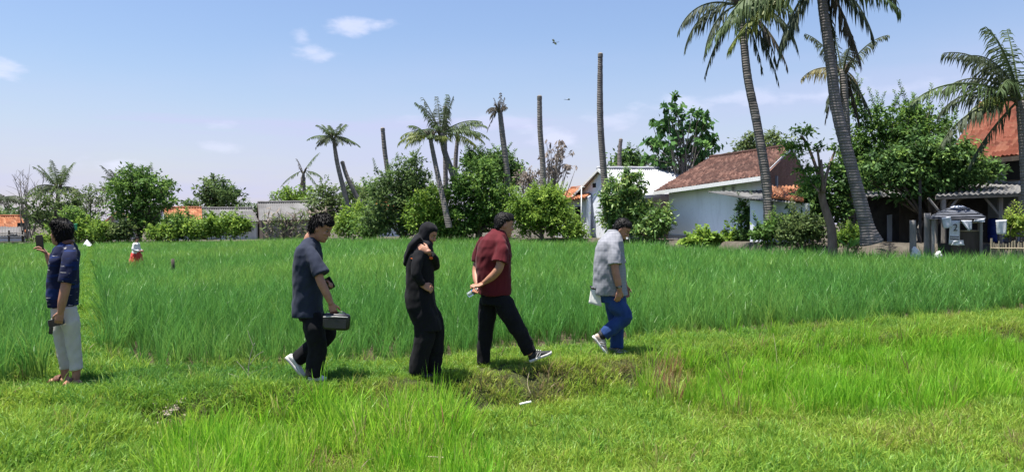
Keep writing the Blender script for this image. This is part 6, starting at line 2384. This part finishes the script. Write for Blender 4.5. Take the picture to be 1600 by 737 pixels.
def far_person():
    w = Vector(((213 - 800) / FPX * D, D, zg))
    t = thing('person', 'distant person in white top and red skirt standing in the rice', 'person', w)
    hz = P(0, 370, D).z - zg      # top of the head
    k = hz / 1.52
    body = MB()
    X4 = add_head(body, Vector((.02, 0, (1.52 - .11) * k)), .22 * k, rot_head(R(20), R(10)))
    chain(body, [Vector((0, 0, 1.15 * k)), Vector((.01, 0, 1.38 * k))], [.05, .045])
    body.loft([(0, 0, .75 * k, .12, .15), (0, 0, 1.0 * k, .09, .13), (0, 0, 1.2 * k, .09, .15), (0, 0, 1.27 * k, .06, .1)], 18)
    for s in (-1, 1):
        e = Vector((.0, s * .24, .98 * k))
        wv = Vector((.17, s * .12, .90 * k))
        chain(body, [Vector((0, s * .16, 1.21 * k)), e, wv], [.045, .036, .026])
        add_hand(body, wv, (.9, -s * .4, -.1), (0, -s, 0), (0, 0, 1), .5, .9)
        chain(body, [Vector((0, s * .07, .8 * k)), Vector((.02, s * .09, .4 * k)), Vector((0, s * .09, .05))], [.09, .06, .04])
        chain(body, [Vector((-.03, s * .09, .04)), Vector((.15, s * .09, .03))], [.04, .03])
    bo = solid(body, 'body', M['skin'], t, .009, 2)
    paint_face(bo, X4, .22)
    top = MB()
    top.loft([(0, 0, .80 * k, .15, .19), (0, 0, 1.0 * k, .125, .165), (0, 0, 1.2 * k, .115, .18), (0, 0, 1.28 * k, .07, .1)], 20)
    for s in (-1, 1):
        chain(top, [Vector((0, s * .16, 1.21 * k)), Vector((.0, s * .24, .98 * k)), Vector((.12, s * .15, .92 * k))], [.062, .055, .05])
    solid(top, 'blouse', C_['white_cloth'], t, .014, 2, (.012, 9, 6, 4))
    sk = MB()
    sk.loft([(0, 0, .12, .27, .27), (0, 0, .45 * k, .24, .26), (0, 0, .8 * k, .17, .2), (0, 0, .86 * k, .15, .18)], 20)
    solid(sk, 'skirt', C_['red_cloth'], t, .016, 2, (.03, 9, 3, 5))
    hr = MB()
    hr.loft([((f + b) / 2, 0, z, (f - b) / 2, w_) for z, f, b, w_ in HAIR], 22, 2.2, X4)
    solid(hr, 'hair', M['hair'], t, .01, 1, (.01, 30, 30, 2))


far_person()


# ------------------------------------------------------------------ rice, turf and tall grass
def blade_clump(name, rng, n, hmin, hmax, width, spread, lean, bend, mat, seg=4, base_r=.0):
    """one tuft: n curved, folded blades; 'h' runs root to tip, 'rnd' per blade"""
    V, F, H, RN = [], [], [], []
    for _ in range(n):
        a = rng.rand() * 6.283
        rr = spread * math.sqrt(rng.rand())
        p = np.array([math.cos(a) * rr, math.sin(a) * rr, 0.0])
        h = rng.uniform(hmin, hmax)
        az = a + rng.normal(0, .9)
        ln = abs(rng.normal(0, lean)) + lean * .3
        bd = abs(rng.normal(0, bend)) + bend * .3
        tw = rng.rand() * 6.283
        w = width * rng.uniform(.7, 1.25)
        side = np.array([math.cos(tw), math.sin(tw), 0])
        k = len(V)
        rn = rng.rand()
        for i in range(seg + 1):
            f = i / seg
            ang = ln + bd * f * f * 1.6
            c = p + np.array([math.cos(az) * math.sin(ang), math.sin(az) * math.sin(ang), math.cos(ang)]) * h * f
            wf = (1 - f ** 2.2) * (.55 + .9 * min(1, f * 3)) / 1.2
            if i == seg:
                V.append(c)
                H.append(1.0)
                RN.append(rn)
            else:
                V += [c - side * w * wf * .5, c + side * w * wf * .5]
                H += [f, f]
                RN += [rn, rn]
        for i in range(seg - 1):
            q = k + i * 2
            F.append((q, q + 1, q + 3, q + 2))
        q = k + (seg - 1) * 2
        F.append((q, q + 1, q + 2))
    me = bpy.data.meshes.new(name)
    me.from_pydata([tuple(v) for v in V], [], F)
    for nm, arr in (('h', H), ('rnd', RN)):
        at = me.attributes.new(nm, 'FLOAT', 'POINT')
        at.data.foreach_set('value', np.array(arr, np.float32))
    me.materials.append(mat)
    me.update()
    return bpy.data.objects.new(name, me)


def clump_set(name, seed, count, **k):
    c = bpy.data.collections.new(name)
    rng = np.random.RandomState(seed)
    for i in range(count):
        c.objects.link(blade_clump(name, rng, **k))
    return c


_ng = {}


def scatter_group(coll):
    if coll.name in _ng:
        return _ng[coll.name]
    ng = bpy.data.node_groups.new('scatter_' + coll.name, 'GeometryNodeTree')
    ng.interface.new_socket('Geometry', in_out='INPUT', socket_type='NodeSocketGeometry')
    ng.interface.new_socket('Geometry', in_out='OUTPUT', socket_type='NodeSocketGeometry')
    N, L = ng.nodes, ng.links
    gi = N.new('NodeGroupInput')
    go = N.new('NodeGroupOutput')
    ci = N.new('GeometryNodeCollectionInfo')
    ci.inputs['Collection'].default_value = coll
    ci.inputs['Separate Children'].default_value = True
    ci.inputs['Reset Children'].default_value = True
    ip = N.new('GeometryNodeInstanceOnPoints')
    ip.inputs['Pick Instance'].default_value = True

    def na(nm, typ):
        a = N.new('GeometryNodeInputNamedAttribute')
        a.data_type = typ
        a.inputs['Name'].default_value = nm
        return next(o for o in a.outputs if o.name == 'Attribute' and o.enabled)
    L.new(gi.outputs[0], ip.inputs['Points'])
    L.new(ci.outputs[0], ip.inputs['Instance'])
    L.new(na('idx', 'INT'), ip.inputs['Instance Index'])
    L.new(na('rot', 'FLOAT_VECTOR'), ip.inputs['Rotation'])
    L.new(na('scl', 'FLOAT_VECTOR'), ip.inputs['Scale'])
    L.new(ip.outputs[0], go.inputs[0])
    _ng[coll.name] = ng
    return ng


def scatter(name, label, cat, coll, pts, scl, tint, seed=0, tilt=.12, xy=1.0):
    n = len(pts)
    rng = np.random.RandomState(seed)
    me = bpy.data.meshes.new(name)
    me.vertices.add(n)
    me.vertices.foreach_set('co', np.asarray(pts, np.float32).reshape(-1))
    rot = np.stack([rng.normal(0, tilt, n), rng.normal(0, tilt, n), rng.rand(n) * 6.283], 1).astype(np.float32)
    s3 = np.stack([scl * xy, scl * xy, scl * rng.uniform(.85, 1.15, n)], 1).astype(np.float32)
    me.attributes.new('rot', 'FLOAT_VECTOR', 'POINT').data.foreach_set('vector', rot.reshape(-1))
    me.attributes.new('scl', 'FLOAT_VECTOR', 'POINT').data.foreach_set('vector', s3.reshape(-1))
    me.attributes.new('idx', 'INT', 'POINT').data.foreach_set('value', rng.randint(0, len(coll.objects), n).astype(np.int32))
    me.attributes.new('tint', 'FLOAT', 'POINT').data.foreach_set('value', np.clip(tint, 0, 1).astype(np.float32))
    o = link(name, me, None)
    md = o.modifiers.new('scatter', 'NODES')
    md.node_group = scatter_group(coll)
    tag(o, label, cat, kind='stuff')
    return o


M['rice'] = mat_blade('rice_blade', [(0, (.058, .19, .034)), (.5, (.098, .27, .048)), (1, (.20, .35, .065))], (.15, .16, .05), .42, .42, .35)
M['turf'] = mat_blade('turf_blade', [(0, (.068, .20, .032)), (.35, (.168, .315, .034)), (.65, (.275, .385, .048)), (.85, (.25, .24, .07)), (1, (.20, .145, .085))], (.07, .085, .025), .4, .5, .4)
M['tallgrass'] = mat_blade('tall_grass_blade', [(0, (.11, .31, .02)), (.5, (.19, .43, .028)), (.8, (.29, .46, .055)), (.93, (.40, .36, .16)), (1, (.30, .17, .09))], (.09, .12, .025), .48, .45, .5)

rice_near = clump_set('rice_clump', 1, 7, n=30, hmin=.40, hmax=.88, width=.0105, spread=.05, lean=.13, bend=.12, mat=M['rice'], seg=5)
rice_mid = clump_set('rice_clump_mid', 2, 6, n=24, hmin=.42, hmax=.86, width=.0135, spread=.06, lean=.13, bend=.12, mat=M['rice'], seg=4)
rice_far = clump_set('rice_clump_far', 3, 5, n=22, hmin=.44, hmax=.84, width=.022, spread=.15, lean=.13, bend=.12, mat=M['rice'], seg=3)
turf_set = clump_set('turf_tuft', 4, 8, n=22, hmin=.03, hmax=.11, width=.006, spread=.07, lean=.24, bend=.22, mat=M['turf'], seg=3)
tuft_set = clump_set('weed_tuft', 5, 6, n=18, hmin=.08, hmax=.22, width=.006, spread=.06, lean=.24, bend=.28, mat=M['turf'], seg=4)
tall_set = clump_set('tall_tuft', 6, 7, n=15, hmin=.15, hmax=.40, width=.0105, spread=.085, lean=.11, bend=.09, mat=M['tallgrass'], seg=4)


def vnoise(x, y, sc, seed=0):
    """smooth value noise on arrays"""
    rng = np.random.RandomState(seed)
    T = rng.rand(64, 64)
    u, v = x * sc, y * sc
    iu, iv = np.floor(u).astype(int), np.floor(v).astype(int)
    fu, fv = u - iu, v - iv
    fu, fv = fu * fu * (3 - 2 * fu), fv * fv * (3 - 2 * fv)
    a, b = T[iu % 64, iv % 64], T[(iu + 1) % 64, iv % 64]
    c, d = T[iu % 64, (iv + 1) % 64], T[(iu + 1) % 64, (iv + 1) % 64]
    return (a * (1 - fu) + b * fu) * (1 - fv) + (c * (1 - fu) + d * fu) * fv


def inpoly(px, py, poly):
    c = np.zeros(len(px), bool)
    n = len(poly)
    for i in range(n):
        x0, y0 = poly[i]
        x1, y1 = poly[(i + 1) % n]
        k = ((y0 > py) != (y1 > py)) & (px < (x1 - x0) * (py - y0) / (y1 - y0 + 1e-9) + x0)
        c ^= k
    return c


def path_side(x, y):
    """signed metres right of the path through the left field"""
    return x - (-4.62 - (y - 8.2) * 0.5475)


def rice_mask(x, y):
    s = y - rice_edge(x)
    px = 800 + FPX * x / y
    e = y - field_far(px)
    ps = path_side(x, y)
    right = (ps > .36 + .2 * (vnoise(x, y, 2.2, 5) - .5)) & (s > .16 + .22 * (vnoise(x, y, 1.3, 3) - .4))
    left = (ps < -.34) & ((s > -.1) | ((x < -4.75 + np.minimum(0, (y - 8)) * .25 - .0) & (y > 6.2)))
    return (right | left) & (e < -.1)


def scatter_rice(name, label, coll, y0, y1, sp, seed, xpad=1.2, scl=1.0):
    rng = np.random.RandomState(seed)
    ys = np.arange(y0, y1, sp)
    xmax = (800 + 120) / FPX * y1 + xpad
    xs = np.arange(-xmax, xmax, sp)
    X, Y = np.meshgrid(xs, ys)
    # transplanted rows, slightly skewed and uneven
    X = X + .15 * Y + sp * .22 * rng.normal(size=X.shape)
    Y = Y + sp * .22 * rng.normal(size=Y.shape)
    X, Y = X.ravel(), Y.ravel()
    k = (np.abs(X) < (800 + 110) / FPX * Y + xpad) & (Y > 5.6)
    X, Y = X[k], Y[k]
    k = rice_mask(X, Y)
    X, Y = X[k], Y[k]
    s = Y - rice_edge(X)
    front = np.clip(1 - s / 2.2, 0, 1)
    thin = vnoise(X, Y, 1.1, 8)
    px = 800 + FPX * X / Y
    bare = ((px > 175) & (px < 260) & (s < 1.5)) | ((px > 640) & (px < 1010) & (s < .6))
    k = rng.rand(len(X)) > front * (.22 + .42 * (thin > .5)) + .45 * bare * (thin > .35)
    X, Y, s, front = X[k], Y[k], s[k], front[k]
    Z = terrain(X, Y)
    sc = scl * (.88 + .26 * vnoise(X, Y, .5, 9)) * rng.uniform(.86, 1.12, len(X)) * (1 - .34 * front * (s > 0) * vnoise(X, Y, 1.5, 4)) * (.80 + .20 * np.clip((Y - 12) / 14, 0, 1) * np.clip((X / Y * FPX + 480) / 200, 0, 1))
    tint = .25 + .45 * vnoise(X, Y, .28, 6) + rng.normal(0, .1, len(X)) + .22 * np.clip((Y - 14) / 30, 0, 1) + np.where(rng.rand(len(X)) < .03, .35, 0) + .25 * front * (rng.rand(len(X)) < .25)
    return scatter(name, label, 'rice', coll, np.stack([X, Y, Z], 1), sc, tint, seed, .10)


scatter_rice('rice_plants', 'young green rice standing in the front rows behind the walking people', rice_near, 6.0, 13.5, .19, 11)
scatter_rice('rice_plants', 'green rice in the middle of the wide paddy', rice_mid, 13.5, 24, .22, 12)
scatter_rice('rice_plants', 'far rice of the paddy reaching to the houses and trees', rice_far, 24, 63, .34, 13, xpad=3)

POLY_A = [(1005, 606), (1030, 585), (1080, 566), (1180, 560), (1300, 545), (1420, 535), (1540, 545), (1640, 560), (1640, 600), (1560, 625), (1440, 648), (1330, 650), (1250, 655), (1130, 650), (1060, 640), (1015, 632)]
POLY_B = [(230, 900), (250, 760), (300, 705), (380, 668), (470, 640), (560, 640), (640, 650), (690, 672), (720, 705), (735, 760), (780, 900)]


FEET = [(o.location.x, o.location.y) for o in bpy.data.objects if o.name.startswith('person') and o.parent is None and o.location.y < 12]


def feet_dist(x, y):
    d = np.full(len(x), 9.0)
    for fx, fy in FEET:
        d = np.minimum(d, np.hypot((x - fx) * .75, y - fy + .12))
    return d


def turf():
    rng = np.random.RandomState(21)
    n = 62000
    Y = 4.9 + (17 - 4.9) * rng.rand(n) ** 1.25
    X = (rng.rand(n) * 2 - 1) * ((830) / FPX * Y + .3)
    s = Y - rice_edge(X)
    ps = path_side(X, Y)
    k = ((s < .22) | ((np.abs(ps) < .6) & (Y < 17)))
    px, py = 800 + FPX * X / Y, HY + FPX * (CAMZ - terrain(X, Y)) / Y
    nz = vnoise(X, Y, 1.8, 31)
    slope = np.exp(-((s + 1.5) / .3) ** 2) * np.clip((px - 520) / 90, 0, 1) * np.clip((1090 - px) / 90, 0, 1)
    k &= rng.rand(n) > slope * (.10 + .45 * nz)
    k &= rng.rand(n) > .6 * np.clip((vnoise(X, Y, 3.7, 36) - .55) * 4, 0, 1) * (s < -.5)
    patch = np.exp(-(((px - 265) / 46) ** 2 + ((py - 648) / 22) ** 2))
    k &= rng.rand(n) > patch * .85
    X, Y, s, ps, px, py, nz, slope = [a[k] for a in (X, Y, s, ps, px, py, nz, slope)]
    n = len(X)
    bank = np.clip((s + 1.35) / .3, 0, 1)
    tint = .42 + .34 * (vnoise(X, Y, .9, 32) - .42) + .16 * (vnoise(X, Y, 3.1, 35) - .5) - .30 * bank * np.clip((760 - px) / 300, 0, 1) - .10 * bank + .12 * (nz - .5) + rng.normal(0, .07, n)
    tint += slope * (.10 + .42 * vnoise(X, Y, 3.0, 33))
    brown = vnoise(X, Y, 1.3, 34)
    tint += np.clip(brown - .7, 0, 1) * 1.6 * (bank < .5) * (px < 620)
    tint += np.where(rng.rand(n) < .018, .4, 0)
    sc = (.75 + .75 * vnoise(X, Y, 2.6, 37)) * (1 - .28 * bank) * rng.uniform(.65, 1.4, n)
    fd = feet_dist(X, Y)
    sc *= np.clip(.35 + fd / .5, .35, 1)
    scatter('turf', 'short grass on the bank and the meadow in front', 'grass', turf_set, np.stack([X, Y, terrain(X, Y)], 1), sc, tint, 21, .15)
    # taller weeds: along the rice, on the bank edge and dotted about the meadow
    n = 15000
    Y = 4.9 + (16 - 4.9) * rng.rand(n) ** 1.2
    X = (rng.rand(n) * 2 - 1) * ((830) / FPX * Y + .3)
    s = Y - rice_edge(X)
    ps = path_side(X, Y)
    px, py = 800 + FPX * X / Y, HY + FPX * (CAMZ - terrain(X, Y)) / Y
    w = .62 * np.exp(-((s - .05) / .25) ** 2) + .4 * np.exp(-((s + 1.25) / .2) ** 2) + .07 + .30 * (vnoise(X, Y, 1.6, 41) > .55) + .25 * np.exp(-((s + 1.5) / .3) ** 2)
    w += .6 * np.exp(-((np.abs(ps) - .35) / .15) ** 2) * (s > -1)
    w += .35 * inpoly(px, py, [(0, 560), (130, 600), (420, 590), (520, 640), (300, 640), (0, 700)])
    k = (rng.rand(n) < w) & ((s < .4) | (np.abs(ps) < .45))
    k &= feet_dist(X, Y) > .42
    k &= np.exp(-(((px - 265) / 48) ** 2 + ((py - 650) / 24) ** 2)) < .3
    X, Y, s, px = X[k], Y[k], s[k], px[k]
    tint = .22 + .3 * vnoise(X, Y, .8, 42) + rng.normal(0, .08, len(X)) + np.where(rng.rand(len(X)) < .06, .45, 0) + .15 * np.clip((px - 500) / 500, 0, 1) * (s < -.5) + .42 * np.exp(-((s + 1.5) / .25) ** 2) * (px > 540) * (px < 1080) * rng.rand(len(X)) + .12 * (s < -1.9)
    scatter('weeds', 'longer grass and weeds along the edges of the bank', 'weeds', tuft_set, np.stack([X, Y, terrain(X, Y)], 1), rng.uniform(.6, 1.25, len(X)), tint, 22, .2)

    n = 9000
    Y = 14 + 45 * rng.rand(n) ** 1.5
    X = -4.62 - (Y - 8.2) * 0.5475 + .06 + rng.uniform(-.5, .5, n)
    scatter('path_grass', 'soft bright grass on the narrow path through the rice at left', 'grass', turf_set, np.stack([X, Y, terrain(X, Y)], 1), rng.uniform(1.2, 2.4, n), .22 + rng.normal(0, .1, n), 23, .2)


turf()


def tall(name, label, poly, n, seed, yr, sc0, edge=.25):
    rng = np.random.RandomState(seed)
    Y = yr[0] + (yr[1] - yr[0]) * rng.rand(n)
    X = (rng.rand(n) * 2 - 1) * ((870) / FPX * Y)
    px, py = 800 + FPX * X / Y, HY + FPX * (CAMZ - terrain(X, Y)) / Y
    wx = px + 90 * (vnoise(X, Y, 1.7, seed) - .5) + rng.normal(0, 20, n)
    wy = py + 30 * (vnoise(X, Y, 1.7, seed + 1) - .5) + rng.normal(0, 9, n)
    k = inpoly(wx, wy, poly)
    den = vnoise(X, Y, 1.5, seed + 2)
    k &= rng.rand(n) < .12 + 1.15 * den ** 1.3
    X, Y, den, px = X[k], Y[k], den[k], px[k]
    sc = sc0 * (.55 + .7 * den) * rng.uniform(.75, 1.2, len(X))
    tint = .35 + .35 * vnoise(X, Y, 1.1, seed + 3) + rng.normal(0, .09, len(X)) + np.where(rng.rand(len(X)) < .02, .3, 0)
    pyy = HY + FPX * (CAMZ - terrain(X, Y)) / Y
    tint += .8 * np.exp(-((px - 1045) / 26) ** 2 - ((pyy - 612) / 24) ** 2)
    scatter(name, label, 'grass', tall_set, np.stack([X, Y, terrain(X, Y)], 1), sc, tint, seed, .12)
    return len(X)


tall('tall_grass', 'tall bright yellow green grass on the right of the meadow', POLY_A, 14000, 51, (7.3, 12.5), 1.0)
tall('tall_grass', 'tall bright grass at the bottom of the meadow below the walkers', POLY_B, 9000, 61, (4.7, 8.6), 1.0)

# ------------------------------------------------------------------ small things on the ground
rng = random.Random(31)
b = G(265, 7.06, .0)
for i in range(24):
    a, r_ = rng.uniform(0, 6.28), rng.uniform(0, .21)
    c = Vector((b.x + math.cos(a) * r_, b.y + math.sin(a) * r_ * .9, 0))
    c.z = float(terrain(c.x, c.y)) + .008
    mb = MB().ell((0, 0, 0), (rng.uniform(.025, .06), rng.uniform(.02, .045), rng.uniform(.008, .018)), nu=9, nv=5)
    V = [Vector(v) * (1 + .5 * mnoise.noise(Vector(v) * 22 + Vector((i * 3, 0, 0)))) + c for v in mb.V]
    o = mesh('debris_flake', V, mb.F, M['debris'], None, False, c)
    tag(o, 'pale flake in the patch of whitish debris on the lower left grass', 'debris', 'pale debris flakes on the grass')
# dry twig standing on the bank
b = G(391, 7.75)
t = thing('dry_twig', 'thin dry twig standing up from the bank behind the man with the handbag', 'twig', b)
mb = MB()
for (pts, r0) in (([(391, 605), (388, 580), (391, 556), (398, 535)], .006), ([(390, 590), (380, 575), (370, 564)], .004), ([(390, 570), (400, 556), (412, 548)], .004), ([(389, 584), (402, 578), (418, 572)], .003),
                  ([(388, 597), (372, 588), (356, 583)], .004), ([(396, 541), (391, 528), (387, 516)], .003)):
    q = [P(x, y, 7.75 + .02 * i) for i, (x, y) in enumerate(pts)]
    lp, lr = catmull(q, [r0 * (1 - .5 * i / (len(q) - 1)) for i in range(len(q))], 4)
    mb.tube(lp, lr, 5)
mb.build('branch', M['twig'], t, True)
for (pts, D0, D1, r_, lab) in (([(827, 580), (824, 598), (829, 614)], 8.3, 7.9, .0025, 'pale dry grass stalk lying down the bank below the striding man'),
                               ([(812, 631), (820, 629), (830, 627)], 7.45, 7.45, .0105, 'short white stick at the foot of the bank'),
                               ([(1208, 520), (1213, 550), (1215, 585)], 9.4, 9.0, .0045, 'thin dark weed stalk rising behind the tall right grass'),
                               ([(640, 712), (690, 714), (742, 720)], 5.9, 5.9, .006, 'dry pale straw lying in the tall lower grass')):
    q = [P(x, y, D0 + (D1 - D0) * i / (len(pts) - 1)) for i, (x, y) in enumerate(pts)]
    q = [Vector((v.x, v.y, max(v.z, float(terrain(v.x, v.y)) + .01))) for v in q]
    lp, lr = catmull(q, [r_] * 3, 4)
    o = MB().tube(lp, lr, 5).build('dry_stalk' if r_ < .01 else 'white_stick', M['white_paint'] if r_ > .01 else (M['leaf_yellow_nut'] if abs(r_ - .0045) < 1e-5 else M['bamboo']), None, True, q[0])
    tag(o, lab, 'stalk' if r_ < .01 else 'stick')
